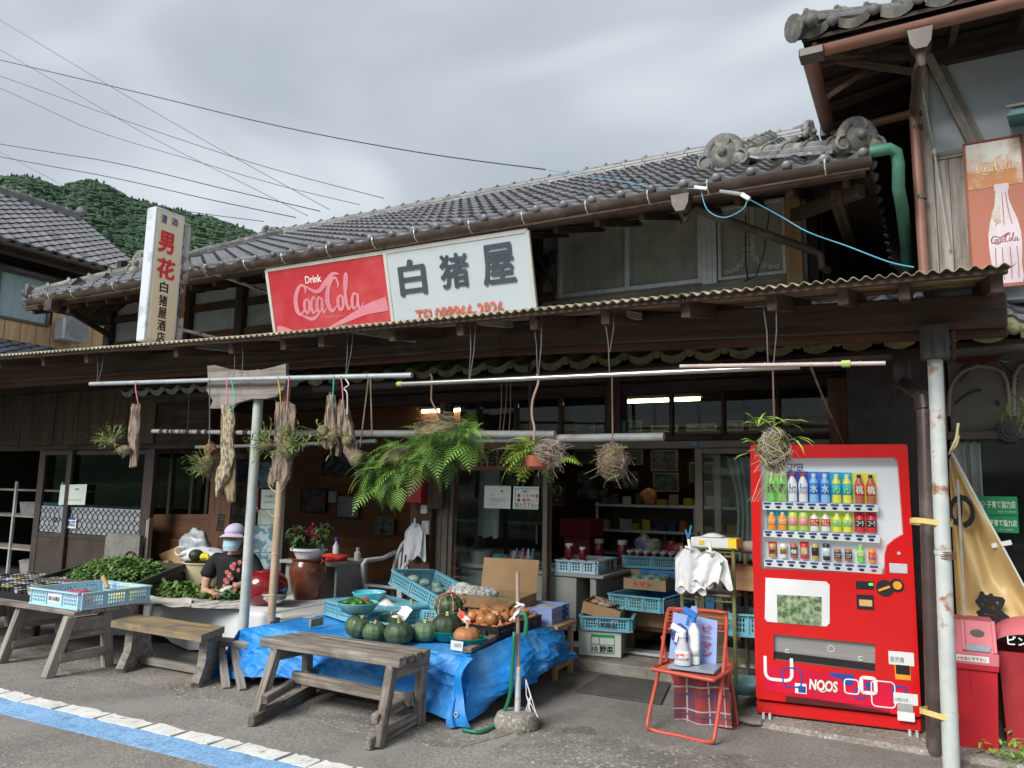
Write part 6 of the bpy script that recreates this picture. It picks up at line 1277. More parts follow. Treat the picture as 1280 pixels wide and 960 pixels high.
edges=[(0,1),(1,2),(2,3),(3,4),(2,5),(5,6),(6,7),(7,8),(2,9),(9,10),(10,11),(11,12),(0,13),(13,14),(0,15),(15,16),(14,17),(16,18)]
rad=[.12,(.12,.09),(.095,.07),.052,.052,.062,.048,.036,.026,.062,.048,.036,.026,.10,.07,.10,.07,.045,.045]
body=skin_mesh(nodes,edges,rad)
body.ball(bp(0,.035,.005),.098,22,18,(.86,.98,1.18));body.ball(bp(0,.075,-.055),.06,14,10,(.9,.8,.8))
body.ball(bp(0,.138,-.005),.016,8,6,(.8,1,1.3))
for s_ in(-1,1):body.ball(bp(s_*.086,.02,-.005),.026,8,6,(.4,.8,1.2))
body.build('body',skinm,wm,smooth=True)
def hand(q,wrist,fwd,up,side,curl=.5):
    f,u=fwd.normalized(),up.normalized();s_=f.cross(u)*side;pc=wrist+f*.045
    q.ball(pc,.042,12,8,(1,1,1));q.v[-117:]=[pc+(f*(v-pc).dot(V(1,0,0))*1.1+s_*(v-pc).dot(V(0,1,0))*.95+u*(v-pc).dot(V(0,0,1))*.42)for v in q.v[-117:]]
    for k,L in enumerate((.066,.075,.070,.055)):
        b=pc+f*.036+s_*(-.028+.0185*k);c1=curl*(1+.1*k);p1=b+f*L*.42*math.cos(c1*.5)-u*L*.42*math.sin(c1*.5);p2=p1+f*L*.33*math.cos(c1*1.3)-u*L*.33*math.sin(c1*1.3);p3=p2+f*L*.25*math.cos(c1*2)-u*L*.25*math.sin(c1*2)
        q.tube([b-f*.01,p1,p2,p3],[.0095,.009,.008,.006],7)
    b=pc-f*.01-s_*.034;q.tube([b,b+f*.03-s_*.018-u*.01,b+f*.055-s_*.012-u*.025],[.012,.0105,.007],7)
q=MB();hand(q,bp(-.10,.33,-.46),(S_*.9+F_*.45+V(0,0,-.1)),V(0,-.3,1),1,.8);q.build('hand',skinm,wm,smooth=True)
q=MB();hand(q,bp(.13,.33,-.42),(-S_*.8+F_*.5+V(0,0,-.2)),V(0,-.3,1),-1,.8);q.build('hand',W['agedwhite'],wm,smooth=True,label='white gloved hand')
q=MB();q.tube([bp(-.06,.36,-.44),bp(.03,.40,-.46),bp(.10,.42,-.47)],.006,5);q.build('stalk',herb,None,label='thin leaf stalk held between the hands of the seated woman',cat='stalk')
bn_=[bp(0,-.06,-.64),bp(0,-.05,-.42),bp(0,-.02,-.225),bp(0,-.005,-.155),bp(-.17,-.02,-.185),bp(-.23,.01,-.32),bp(-.245,.03,-.39),bp(.17,-.02,-.185),bp(.245,.02,-.33),bp(.262,.05,-.385)]
bl=skin_mesh(bn_,[(0,1),(1,2),(2,3),(2,4),(4,5),(5,6),(2,7),(7,8),(8,9)],[.185,(.20,.165),(.165,.13),(.085,.08),.095,.085,.085,.095,.085,.085])
bl.build('blouse',mat('black_blouse',(.016,.016,.020),(.010,.010,.013),sc=(9,9,9),rough=.85,vary=0),wm,smooth=True)
fq=MB();gq=MB();random.seed(2)
def chest(s_,z_):
    r=.14;fy=math.sqrt(max(.02,1-(s_/.155)**2))*.125;return bp(s_,fy-.035+.02,z_)
for i in range(17):
    s_=random.uniform(-.035,.10);z_=-.22-.32*(i/17);c0=chest(s_,z_)
    for k in range(5):a=k*1.257+i;fq.ball(c0+S_*math.cos(a)*.012+V(0,0,math.sin(a)*.012)+F_*.006,.011,6,4,(1,1,1))
    for k in range(2):a=random.random()*6.3;leaf(gq,c0+F_*.012,S_*math.cos(a)+V(0,0,math.sin(a)),.04,.012,F_,0,0)
fq.build('printed_flowers',mat('pink_flower_print',(.78,.26,.25),(.6,.14,.15),sc=(40,40,40),rough=.8,vary=0),wm,kind='stuff');gq.build('printed_leaves',mat('dark_green_print',(.03,.12,.06),vary=0),wm,kind='stuff',smooth=None)
capm=mat('lilac_cap_cloth',(.58,.54,.74),(.50,.46,.66),sc=(9,9,9),rough=.85,vary=0);q=MB()
vs0=len(q.v);q.ball(bp(0,.012,.045),.110,22,16,(.90,1.0,.95));q.v=[v if v.z>HC.z+.052 else V(HC.x+(v.x-HC.x)*.0+(v-bp(0,.012,0)).normalized().x*.098+S_.x*0+F_.x*.012,HC.y+(v-bp(0,.012,0)).normalized().y*.098+F_.y*.012,HC.z+.050)for v in q.v]
def brim(i,j):a=(i-.5)*2.2;r=.105+.075*j*math.cos(a*.7);return bp(math.sin(a)*r*.9,.02+math.cos(a)*r,.056-.03*j-.01*math.sin(a)**2)
q.grid(brim,16,5);q.build('cap',capm,wm,smooth=True)
q=MB();q.ball(bp(0,-.012,.0),.106,20,14,(.93,.88,1.05));q.build('hair',mat('dark_grey_hair',(.05,.045,.045),(.03,.027,.027),sc=(60,60,6),rough=.6,vary=0),wm,smooth=True)
q=MB();
def mask(i,j):a=(i-.5)*2.3*(1-.35*j*j);r=.098+.018*math.cos(a)*(1-abs(j-.5)*1.2);return bp(math.sin(a)*r*.92,.035+math.cos(a)*r*1.05,-.012-.10*j)
q.grid(mask,18,8);q.build('face_mask',mat('light_blue_mask',(.40,.62,.74),(.34,.55,.67),sc=(30,30,90),rough=.8,vary=0),wm,smooth=True)
q=MB()
for s_ in(-1,1):q.ball(bp(s_*.034,.128,.018),.011,8,6,(1.3,.5,.55));q.tube([bp(s_*.05,.122,.036),bp(s_*.034,.130,.040),bp(s_*.018,.132,.037)],.0035,5)
q.build('eyes',inkm,wm)
q=MB();q.box((HC.x-.2,HC.y-.1,0),(HC.x+.2,HC.y+.3,HC.z-.78));q.build('stool',W['darkwood'],None,label='low dark stool under the seated woman, mostly hidden',cat='stool')
bt=thing('bamboo_pole','thick dry bamboo pole standing on the table just right of the red urn','bamboo pole',at(339,775,z=WT));A=at(339,776,z=WT+.0);B=at(350,500,y=A.y+.0)
q=MB();B=V(at(348,478,y=A.y).x,A.y+.1,2.45);q.tube([A,A.lerp(B,.5),B],.034,12)
for t_ in(.10,.26,.41,.55,.70,.84):p=A.lerp(B,t_);q.tube([p-V(0,0,.008),p,p+V(0,0,.008)],[.034,.038,.034],12)
q.build('culm',W['bamboo'],bt,smooth=.9)
q=MB()
for t_,s_ in((.50,1),(.50,-1),(.62,-1),(.40,-1),(.86,-1),(.57,-1)):p=A.lerp(B,t_);q.tube([p,p+V(s_*.05,-.03,.03),p+V(s_*.09,-.04,.07)],[.008,.006,.004],5)
q.build('twig_stub',W['bamboo'],bt,smooth=.9)
tp=thing('tarp_table','low display table covered with a wrinkled bright blue tarpaulin','table',(-3.8,5.2,0))
tarpm=mat('blue_tarpaulin',(.012,.25,.70),(.008,.17,.55),sc=(3,3,3),rough=.52,bump=.9,bsc=11,vary=0,c=(.08,.30,.62),csc=3.5,clo=.48,chi=.66)  # paler patches paint fold highlights into the blue
q=MB();q.box((-4.75,4.6,.36),(-2.78,6.25,.398));q.build('tabletop',W['darkwood'],tp)
for x,y in((-4.6,4.7),(-2.95,4.75),(-4.6,6.1),(-2.95,6.1),(-3.6,4.8)):q=MB();q.box((x-.04,y-.04,0),(x+.04,y+.04,.36));q.build('leg',W['silverwood'],tp)
def rg(p):return(1-abs(mnoise.noise(p))*2.2)**3
def wr(x,y,s=1.0):return s*(.016*rg(V(x*2.5+y*3,y*2.2-x,3))+.010*rg(V(x*5-y*3,y*6,7))+.022*mnoise.noise(V(x*3.2,y*3.2,1))+.012*mnoise.noise(V(x*9,y*6,4))+.014*abs(mnoise.noise(V(x*5+y*4,y*2,9))))
def tarp_top(i,j):
    x=-4.85+2.13*i;y=4.52+1.75*j;return V(x,y,.412+wr(x,y,.35)-(.05*(1-i*8)**2 if i<.125 else 0))
q=MB();q.grid(tarp_top,70,50)
def tarp_front(i,j):
    x=-4.85+2.13*i;z=.415+wr(x,4.52,.35)*(1-j)-.36*j*(1.0-.16*math.sin(i*3.3)*(i>.12))-(.05*(1-i*8)**2 if i<.125 else 0);w_=.11*j*j+.035*math.sin(x*7+j*3)*j+.05*mnoise.noise(V(x*2.5,z*5,2))*j+.022*mnoise.noise(V(x*8+z*6,z*11,5))+.022*rg(V(x*3-z*5,z*4+x,8))*min(1,j*3)+.014*rg(V(x*5+z*9,z*6-x*2,2))*min(1,j*3)+.007*rg(V(x*13-z*7,z*15+x*4,6))
    return V(x-.05*j*(1-i*2),4.52-w_-.01,max(.012,z))
q.grid(tarp_front,220,50)
def tarp_side(i,j):
    y=4.52+1.42*i;z0=.415;z=z0+.045*math.sin(i*3.14)-(.40-.16*i)*j;k_=min(1,i*3.5);k_=k_*k_*(3-2*k_);bul=.05*j**.4+k_*(.02+.24*math.sin(math.pi*min(1,j*1.05))*math.sin(math.pi*min(1,i*.75+.25))+.05*math.sin(y*9+j*5)*j+.05*mnoise.noise(V(y*4,j*4,3))+.03*rg(V(y*3+j*2,j*4-y,5))+.02*rg(V(y*6-j*3,j*5+y*2,1))+.008*rg(V(y*14-j*5,j*8+y*6,2)))
    p=V(-2.72+bul*j**.6,y-.01*(1-i)-.12*j*j*(1-i),max(.012,z));e_=max(0,1-i*5)**2;return p.lerp(tarp_front(1,j),e_)
q.grid(tarp_side,110,50)
def tarp_left(i,j):y=4.5+1.5*i;return V(-4.85-.18*j-.04*math.sin(y*8)*j,y-.15*j*(1-i),max(.012,.37-.37*j*(1-.3*i)))
q.grid(tarp_left,40,16);q.build('tarpaulin',tarpm,tp,smooth=True)
q=MB();q.grid(lambda i,j:at(582+6*i-26*j-14*math.sin(j*3)*i,816+4*i,z=.42).lerp(at(560+26*i,905,z=.02),j)+V(.03+.02*math.sin(i*8),-.05-.02*math.sin(j*9),.0),8,24);q.build('tarpaulin_corner',tarpm,tp,smooth=True)
for k,(a,b)in enumerate(((571,893),)):p=at(a,b,y=4.34);q=MB();q.tube([p+V(math.cos(t)*.014,-.01,math.sin(t)*.014)for t in[j*.785 for j in range(9)]],.004,5);q.build('eyelet',W['alu'],tp)
q=MB();q.bar(at(584,813,z=.44),at(632,789,z=.45),.06,.035);q.build('edge_batten',W['greywood'],None,label='grey wooden batten lying along the right edge of the blue tarpaulin',cat='batten')
q=MB();A=V(-2.63,5.05,0);q.box((-2.66,4.9,0),(-2.4,5.3,.33),.01)if 0 else None
for i,x in enumerate((-4.05,-3.75)):
    q=MB();
    for k in range(6):q.bar(V(x+k*.05,4.72,.0),V(x+k*.05+.06,4.72,.2),.008,.008,c=0);q.bar(V(x+k*.05+.06,4.72,.0),V(x+k*.05,4.72,.2),.008,.008,c=0)
    q.box((x,4.71,0),(x+.33,4.95,.012),0);q.box((x,4.705,.19),(x+.33,4.73,.21),0);q.build('yellow_crate',mat('yellow_crate_plastic',(.60,.42,.05),vary=0),None,label=('left','right')[i]+' yellow lattice crate in the shadow under the blue tarpaulin table',cat='crate')
ts=thing('side_trestle','small grey trestle at the left corner of the blue tarpaulin','trestle',(-5.0,4.55,0))
for a,b in(((283,862),-5.06),((303,864),-4.92),((318,850),-4.78)):A=at(*a,z=0);q=MB();q.bar(A,V(b,4.52,.25),.055,.05);q.build('leg',W['silverwood'],ts)
q=MB();A=at(288,822,y=4.5);q.bar(V(-5.12,4.5,.26),V(-4.7,4.56,.27),.12,.05);q.build('top',W['silverwood'],ts)
ca=crate('crate','sky blue crate turned upside down carrying the two enamel bowls',cyan,.74,.56,.12,(-4.12,5.28,.432),R_(-24),0,txt='八木商店',flip=True,tag='left')
ca.rotation_euler=(math.pi,0,R_(-24)+math.pi);ca.location.z=.432+.125
cb=crate('crate','sky blue crate full of dark pumpkins in the middle of the tarpaulin',cyan,.44,.66,.10,(-3.56,5.0,.432),R_(9),txt='八木商店',tag='none')
bowlm=mat('worn_teal_enamel',(.20,.47,.52),(.14,.38,.43),sc=(4,4,4),rough=.25,vary=.05,c=(.08,.18,.20),csc=5,clo=.6,chi=.7)
for i,(px,py,r,z,lab)in enumerate(((447,764,.155,.565,'worn teal enamel bowl of green peppers on the upturned crate'),(461,750,.14,.565,'bright turquoise bowl behind the bowl of peppers'))):
    c_=at(px,py,z=z+.02);c_.z=z;q=MB();q.lathe([(0,.004),(r*.45,0),(r*.75,.025),(r*.95,.07),(r,.085),(r*.98,.088),(r*.9,.07),(r*.7,.03),(0,.012)],c_,28);q.build('bowl',bowlm if i==0 else mat('turquoise_bowl',(.12,.55,.64),vary=0,rough=.3),None,label=lab,cat='bowl',smooth=1.0)
    if i==0:
        pm1=mat('green_pepper_skin',(.06,.22,.035),(.03,.12,.02),vary=.25,rough=.25);pm2=mat('red_pepper_skin',(.65,.06,.02),vary=0,rough=.25)
        for k in range(11):
            a=k*2.4;rr=.085*math.sqrt((k+.5)/11);q=MB();q.ball(c_+V(math.cos(a)*rr,math.sin(a)*rr,.078+.012*(k%2)),.034,10,7,(1.4,.8,.8),(0,0,a),noise=.15)
            q.build('pepper',pm2 if k==3 else pm1,None,label='red pepper in the middle of the teal bowl' if k==3 else 'shiny green pepper in the teal enamel bowl on the crate',cat='pepper',smooth=True,group=None if k==3 else 'green peppers in the bowl')
q=MB();q.grid(lambda i,j:at(468,745,z=.57).lerp(at(503,775,z=.50),i)+V(.1*(j-.5),.12*(j-.5),.06*math.sin(i*5)*math.sin(j*4)+.03),14,10);q.build('cloth',W['whiteplastic'],None,label='pale crumpled cloth hanging behind the turquoise bowl',cat='cloth',smooth=True)
stemm=mat('dry_pumpkin_stem',(.50,.42,.20),(.34,.30,.14),sc=(9,9,20),rough=.8,vary=.15)
def pumpkin(loc,r,lab,tilt=(0,0,0),sq=.78,m=None,stem_h=.03,group=None,name='pumpkin'):
    t=thing(name,lab,'pumpkin',loc,random.random()*6,group);t.rotation_euler=(tilt[0],tilt[1],random.random()*6);q=MB();n=40;R2=18;vs=[]
    ph=random.random()*6
    for i in range(R2+1):
        th=math.pi*i/R2
        for k in range(n):
            an=2*math.pi*k/n;g=1-.10*(1-abs(math.sin(an*5+ph)))**2*math.sin(th);x=math.sin(th)**.86*g
            dz=-math.cos(th)*sq*(1-.20*math.exp(-((th if th<1.57 else math.pi-th)/.35)**2));vs.append(V(math.cos(an)*x*r,math.sin(an)*x*r,dz*r+sq*r*.82)*(1+.02*mnoise.noise(V(an,th,ph))))
    q.add(vs,[(i*n+k,i*n+(k+1)%n,(i+1)*n+(k+1)%n,(i+1)*n+k)for i in range(R2)for k in range(n)]);q.build('fruit',m or pumg2,t,local=True,smooth=True)
    q=MB();top=sq*r*1.46;q.tube([V(0,0,top-.01),V(0,0,top+.006),V(.004,0,top+stem_h),V(.008,0,top+stem_h+.012)],[r*.24,r*.15,r*.11,r*.13],8);q.build('stem',stemm,t,local=True,smooth=True);return t
pumg2=mat('kabocha_skin',(.10,.165,.085),(.045,.085,.042),sc=(5,5,30),rough=.5,bump=.3,bsc=45,vary=.28,c=(.24,.29,.19),csc=26,clo=.60,chi=.70)
random.seed(31)
for(px,py,r,lab)in((436,797,.102,'leftmost dark green pumpkin of the row, lying on its side on the tarpaulin'),(461,803,.086,'second pumpkin from the left in the row on the tarpaulin, with a short pale stem'),(490,806,.105,'largest green pumpkin of the row on the tarpaulin, with a bent yellow green stem'),(524,803,.096,'rightmost green pumpkin of the row on the blue tarpaulin, beside the teal bowl')):
    p=at(px,py,z=.425);p.y+=r*.72;pumpkin((p.x,p.y,.425),r,lab,(0,.3 if px==436 else 0,0),.80 if px!=461 else .86,stem_h=.05 if px==490 else .022)
for k,(px,py)in enumerate(((470,770),(489,775),(498,760),(514,764),(527,757),(486,764))):
    p=at(px,py,z=.50);pumpkin((p.x,p.y,.44),.08,'dark green pumpkin lying in the sky blue crate on the tarpaulin',sq=.8,stem_h=.05 if k in(3,5)else .015,group='pumpkins inside the crate')
q=MB();q.ball(at(497,771,z=.55),.04,12,8,(1.2,1,.3));q.build('price_card',labelw,None,label='white oval card lying on the pumpkins in the crate',cat='card')
wmel=mat('striped_melon_rind',(.13,.22,.07),(.02,.05,.02),sc=(34,34,3),lo=.46,hi=.54,rough=.4,vary=0);M0=at(551,781,z=.43)
wl_=thing('watermelon','striped watermelon tied with a pink and white string behind the teal bowls','watermelon',(M0.x,M0.y+.12,.43))
c_=wl_.location+V(0,0,.12);q=MB();q.ball(c_,.125,24,18,(1,1,.95));q.build('fruit',wmel,wl_,smooth=True)
q=MB()
for k in range(3):a=k*1.047+.3;q.tube([c_+V(math.cos(a)*math.sin(t)*.128,math.sin(a)*math.sin(t)*.128,math.cos(t)*.122)for t in[j*.3142 for j in range(21)]],.004,5)
q.tube([c_+V(0,0,.12),c_+V(.02,0,.16),c_+V(-.02,0,.165),c_+V(0,0,.125)],.006,5);q.build('string',mat('pink_string',(.75,.10,.22),(.75,.6,.62),sc=(40,40,40),lo=.48,hi=.52,vary=0),wl_)
tealb=mat('green_teal_plastic_bowl',(.0,.26,.22),(.0,.22,.19),rough=.35,vary=.05)
for i,(px,py,r,lab)in enumerate(((548,802,.135,'teal plastic bowl holding a dark squash'),(575,811,.13,'teal plastic bowl with an orange pumpkin and a white price card in front'),(557,786,.12,'teal plastic bowl half hidden behind the squash bowl'))):
    p=at(px,py,z=.43);p.y+=r*.8;p.z=.425;q=MB();q.lathe([(0,.003),(r*.6,0),(r*.72,.01),(r*.95,.062),(r*1.0,.068),(r*.96,.07),(r*.7,.02),(0,.012)],p,26);q.build('bowl',tealb,None,label=lab,cat='bowl',smooth=.8)
    if i==0:pumpkin((p.x,p.y,.44),.112,'dark smooth squash sitting in the left teal plastic bowl',m=pumg,sq=.85,stem_h=.03,name='squash')
    if i==1:
        pumpkin((p.x-.01,p.y,.44),.095,'small ribbed orange brown pumpkin in the front teal bowl',m=mat('orange_pumpkin_skin',(.46,.20,.09),(.34,.14,.06),sc=(9,9,9),rough=.5,vary=0,bump=.1),sq=.72)
        A=at(565,808,y=p.y-.15);q=MB();q.plate([(0,0),(.085,-.01),(.09,.055),(0,.06)],[],A+V(-.01,0,-.02),V(.95,.25,0),V(0,0,1),.002);pcd=q.build('price_card',labelw,None,label='small white price card clipped to the front teal bowl',cat='card');q=MB();text_mb(q,'200円',A+V(.015,-.004,-.0),V(.048,.012,0),V(0,0,.025));q.build('lettering',navym,pcd)
q=MB();q.ball(at(594,789,z=.46),.03,10,8,(1,1,2.2),(.3,.6,0));q.build('cucumber',mat('light_green_cucumber',(.20,.34,.10),(.12,.24,.06),vary=0),None,label='short green cucumber standing between the teal bowls and the onions',cat='cucumber',smooth=True)
q=MB();q.ball(at(600,798,z=.44),.024,10,8);q.build('tangerine',mat('yellow_orange_peel',(.70,.36,.06),vary=0),None,label='small yellow orange fruit between the teal bowl and black basket',cat='fruit',smooth=True)
ob=thing('basket','shallow black plastic basket heaped with bagged onions at the tarpaulin corner','basket',(-2.98,5.35,.43));bx0,bx1,by0,by1=-3.26,-2.80,5.02,5.72
for a,b in(((bx0,by0),(bx1,by0)),((bx1,by0),(bx1,by1)),((bx1,by1),(bx0,by1)),((bx0,by1),(bx0,by0))):
    A,B=V(*a,.43),V(*b,.43);L=(B-A).length;n=int(L/.035);hs=[[(i*L/n+.010,.022),((i+1)*L/n-.010,.022),((i+1)*L/n-.010,.062),(i*L/n+.010,.062)]for i in range(n)]
    q=MB();q.plate([(0,0),(L,0),(L,.085),(0,.085)],hs,A,(B-A).normalized(),V(0,0,1),.005);q.bar(A+V(0,0,.085),B+V(0,0,.085),.018,.01,c=0);q.build('side',W['black'],ob)
q=MB();q.box((bx0,by0,.43),(bx1,by1,.436),0);q.build('base',W['black'],ob)
onm=mat('onion_skin',(.52,.24,.10),(.38,.15,.055),sc=(6,6,40),rough=.3,bump=.05,vary=.2,c=(.55,.35,.2),csc=9,clo=.55,chi=.7);om=MB();om.lathe([(0,-.036),(.02,-.035),(.038,-.015),(.041,.0),(.034,.02),(.018,.034),(.007,.044),(.004,.06),(0,.062)],(0,0,0),14);OM=om.mesh('onion',onm,smooth=True)
random.seed(9);on_pos=[(bx0+.06+.085*i+random.uniform(-.01,.01),by0+.06+.085*j+random.uniform(-.01,.01),.48+.0)for i in range(5)for j in range(8)]+[(bx0+.10+.085*i+random.uniform(-.012,.012),by0+.10+.085*j,.545+random.uniform(-.005,.015))for i in range(4)for j in range(7)if random.random()<.85]+[(-3.33,5.12,.47),(-3.36,5.24,.47),(-3.30,5.0,.465),(-3.38,5.35,.47),(-3.42,5.1,.465)]
for i,p in enumerate(on_pos):
    o=bpy.data.objects.new('onion',OM);COL.objects.link(o);o.location=p;o.rotation_euler=(random.uniform(-1.2,1.2),random.uniform(-1.2,1.2),random.random()*6);s_=random.uniform(.95,1.25);o.scale=(s_,)*3
    o['label']='brown onion among the many bagged onions at the corner of the tarpaulin';o['category']='onion';o['group']='onions heaped in the black basket'
clearp=glass_mat('clear_film',tint=(.985,.975,.97),ior=1.22,rough=.2)
for i,(x,y,s_)in enumerate(((-3.12,5.15,1),(-2.95,5.4,1.1),(-3.1,5.55,1),(-3.36,5.18,.8))):
    q=MB();q.ball((x,y,.545),.13*s_,18,12,(1,1,.62),noise=.5);q.tube([(x,y,.60),(x+.01,y,.64),(x+.03,y,.69)],[.02,.008,.03],7,False);q.build('clear_bag',clearp,None,label=('clear bag round the front onions of the black basket','clear bag round the right hand onions of the black basket','clear bag round the rearmost onions of the black basket','clear bag of onions left of the black basket')[i],cat='bag',smooth=True)
q=MB();q.grid(lambda i,j:V(-3.14+.10*i,5.02+.015*math.sin(j*7),.56+.05*j-.06*i),6,6);q.build('red_label',mat('red_white_label',(.75,.06,.05),(.8,.75,.72),sc=(20,4,20),lo=.48,hi=.52,vary=0),None,label='red and white label tape across the front onion bag',cat='label',smooth=True)
ce=crate('crate','sky blue crate of bagged vegetables tilted up on boxes behind the watermelon',cyan,.80,.50,.13,(-3.83,5.80,.54),R_(-14),tag='none');ce.rotation_euler=(R_(-4),R_(15),R_(-14))
q=MB();crumple(q,V(-3.55,5.85,.63),.17,(1.2,.8,.35),.5);q.build('lace_bag',mat('white_patterned_bag',(.72,.72,.70),(.25,.28,.27),sc=(40,40,40),lo=.42,hi=.5,vary=0),None,label='white patterned bag lying in the tilted crate',cat='bag',smooth=True)
for k in range(7):q=MB();q.ball(V(-4.10+.09*k,5.78+.05*(k%3),.70-.025*k),.05,10,8,(1.3,1,.7),noise=.3);q.build('wrapped_vegetable',mat('bagged_pale_green',(.28,.40,.36),(.10,.22,.18),sc=(20,20,20),rough=.2,vary=.2)if k==0 else bpy.data.materials['bagged_pale_green'],None,label='bagged pale green vegetable in the tilted sky blue crate',cat='vegetable',group='bagged vegetables in the tilted crate',smooth=True)
jab=mat('lavender_blue_carton',(.30,.40,.72),(.26,.36,.66),sc=(3,3,3),rough=.6,vary=.03,bump=0)
def jabox(loc,rz,L,Wd,H,lab,par=None,fancy=True):
    t=thing('fruit_carton',lab,'carton',loc,rz);q=MB()
    for lo,hi in(((0,0,0),(L,.006,H)),((0,Wd-.006,0),(L,Wd,H)),((0,.006,0),(.006,Wd-.006,H)),((L-.006,.006,0),(L,Wd-.006,H)),((.006,.006,0),(L-.006,Wd-.006,.005))):q.box(lo,hi,0)
    q.build('box',jab,t,local=True);q=MB();q.ball((L/2,Wd/2,H*.72),.1,14,8,(L/.26,Wd/.26,.3),noise=.4);q.build('filling',wbag,t,local=True,smooth=True)
    q=MB();text_mb(q,'JA高知市',V(L*.22,-.002,H*.12),V(L*.5,0,0),V(0,0,H*.14),bold=.03);text_mb(q,'さわやか',V(L*.08,-.002,H*.78),V(L*.16,0,0),V(0,0,H*.06));q.build('lettering',blueink,t,local=True)
    q=MB();
    for rr in(.032,.028):q.tube([V(L*.5+math.cos(a)*rr,-.002,H*.52+math.sin(a)*rr)for a in[k*.524 for k in range(13)]],.0018,4)
    q.tube([V(L*.5,-.003,H*.5),V(L*.5,-.003,H*.6)],.008,6);q.build('round_emblem',redink if fancy else wht,t,local=True)
    if fancy:
        q=MB()
        for k in range(16):a=k*2.4;r_=.012*math.sqrt(k)*1.5;q.tube([V(L+.001,Wd*.72+math.cos(a)*r_+math.cos(b)*.012,H*.5+math.sin(a)*r_+math.sin(b)*.012)for b in[j*.785 for j in range(9)]],.004,4)
        q.build('printed_flower',blueink,t,local=True);q=MB();text_mb(q,'ピーマン',V(L+.002,Wd*.08,H*.32),V(0,Wd*.42,.01),V(0,0,H*.34),bold=.02);q.build('red_lettering',redink,t,local=True)
    return t
st1=thing('wooden_stool','pale wooden stool under the lavender carton beside the tarpaulin','stool',(-2.9,6.0,0));sx0,sy0=-2.98,5.82
for x,y in((sx0,sy0),(sx0+.26,sy0),(sx0,sy0+.3),(sx0+.26,sy0+.3)):q=MB();q.box((x-.02,y-.02,0),(x+.02,y+.02,.40));q.build('leg',W['lightwood'],st1)
q=MB();q.box((sx0-.04,sy0-.04,.40),(sx0+.30,sy0+.34,.43));q.build('seat',W['lightwood'],st1);q=MB();q.box((sx0+.255,sy0+.02,.08),(sx0+.275,sy0+.28,.12));q.box((sx0-.022,sy0-.024,.27),(sx0+.28,sy0-.01,.40));q.build('rail',W['lightwood'],st1)
jabox((-3.06,5.80,.431),R_(3),.31,.40,.125,'lavender blue fruit carton with red script on the pale wooden stool')
jabox((-4.28,6.10,.42),R_(-8),.34,.3,.12,'lavender blue carton tucked under the tilted crate near the doorway',fancy=False)
def openbox(name,lab,loc,rz,L,Wd,H,m,flaps=(),tilt=(0,0)):
    t=thing(name,lab,'cardboard box',loc,rz);t.rotation_euler=(tilt[0],tilt[1],rz);q=MB()
    for lo,hi in(((0,0,0),(L,.005,H)),((0,Wd-.005,0),(L,Wd,H)),((0,.005,0),(.005,Wd-.005,H)),((L-.005,.005,0),(L,Wd-.005,H)),((.005,.005,0),(L-.005,Wd-.005,.005))):q.box(lo,hi,0)
    q.build('box',m,t,local=True)
    for a,b,d in flaps:q=MB();a,b,d=V(*a),V(*b),V(*d);q.plate([(0,0),(1,0),(1,1),(0,1)],[],a,b-a,d,.004);q.build('flap',m,t,local=True)
    return t
openbox('cardboard_box','open brown cardboard box with raised flap behind the onions',(-3.50,5.62,.43),R_(8),.52,.44,.20,cardm,(((0,.44,.20),(.52,.44,.20),(-.0,.06,.27)),((0,0,.20),(.52,0,.20),(-.04,-.20,-.06))))
q=MB();q.box((-3.3,5.8,.5),(-3.1,5.95,.60));q.build('green_packet',mat('green_film_packet',(.05,.45,.28),vary=0),None,label='green packet showing inside the open cardboard box',cat='packet')
q=MB();q.box(tuple(at(386,784,z=.43)),tuple(at(386,784,z=.43)+V(.02,.14,.06)));q.build('wood_block',W['lightwood'],None,label='small worn wooden block at the left end of the tarpaulin table',cat='block')
fp_=at(645,893,z=.09);hp=thing('pole_stand','thin rusty pole in a round concrete foot with a green hose at the tarpaulin corner','pole',(fp_.x,fp_.y+.02,0));c_=hp.location
q=MB();q.lathe([(.135,0),(.145,.02),(.14,.06),(.125,.095),(.10,.105),(0,.106)],c_,20,wob=.05);q.build('concrete_foot',W['apron'],hp)
q=MB();top=at(647,715,y=c_.y);q.tube([c_+V(0,0,.1),V(c_.x,c_.y,.38)],.019,10);q.build('lower_tube',W['whitepipe'],hp);q=MB();q.tube([V(c_.x,c_.y,.37),V(top.x,c_.y,top.z)],.013,10);q.build('upper_tube',mat('rusty_thin_tube',(.42,.32,.28),(.28,.17,.13),sc=(9,9,9),vary=0,rough=.6),hp)
hose=mat('green_garden_hose',(.02,.20,.10),(.015,.15,.08),rough=.35,vary=0);q=MB();q.tube(smooth_pts([tuple(at(a,b,y=c_.y-.03))for a,b in((650,768),(656,768),(658,777),(657,790),(656,795))],4),.014,7);q.tube(smooth_pts([tuple(at(a,b,y=c_.y-.04))for a,b in((643,790),(641,830),(638,865),(630,890))]+[tuple(at(a,b,z=.02))for a,b in((618,907),(600,915),(578,912))],4),.012,7);q.build('hose',hose,hp,smooth=True)
q=MB();random.seed(4)
for k in range(5):b0=V(c_.x,c_.y,.74);q.tube([b0,b0+V(random.uniform(-.05,.05),-.02,random.uniform(-.05,.05)),b0+V(random.uniform(-.08,.08),-.03,random.uniform(-.09,.06))],.007,5)
for k in range(6):b0=V(c_.x+.04,c_.y+.03,.3);q.tube([b0,b0+V(random.uniform(0,.07),0,-.1),b0+V(random.uniform(-.03,.1),0,-.22)],.003,4)
q.build('tied_string',W['whiteplastic'],hp,kind='stuff')
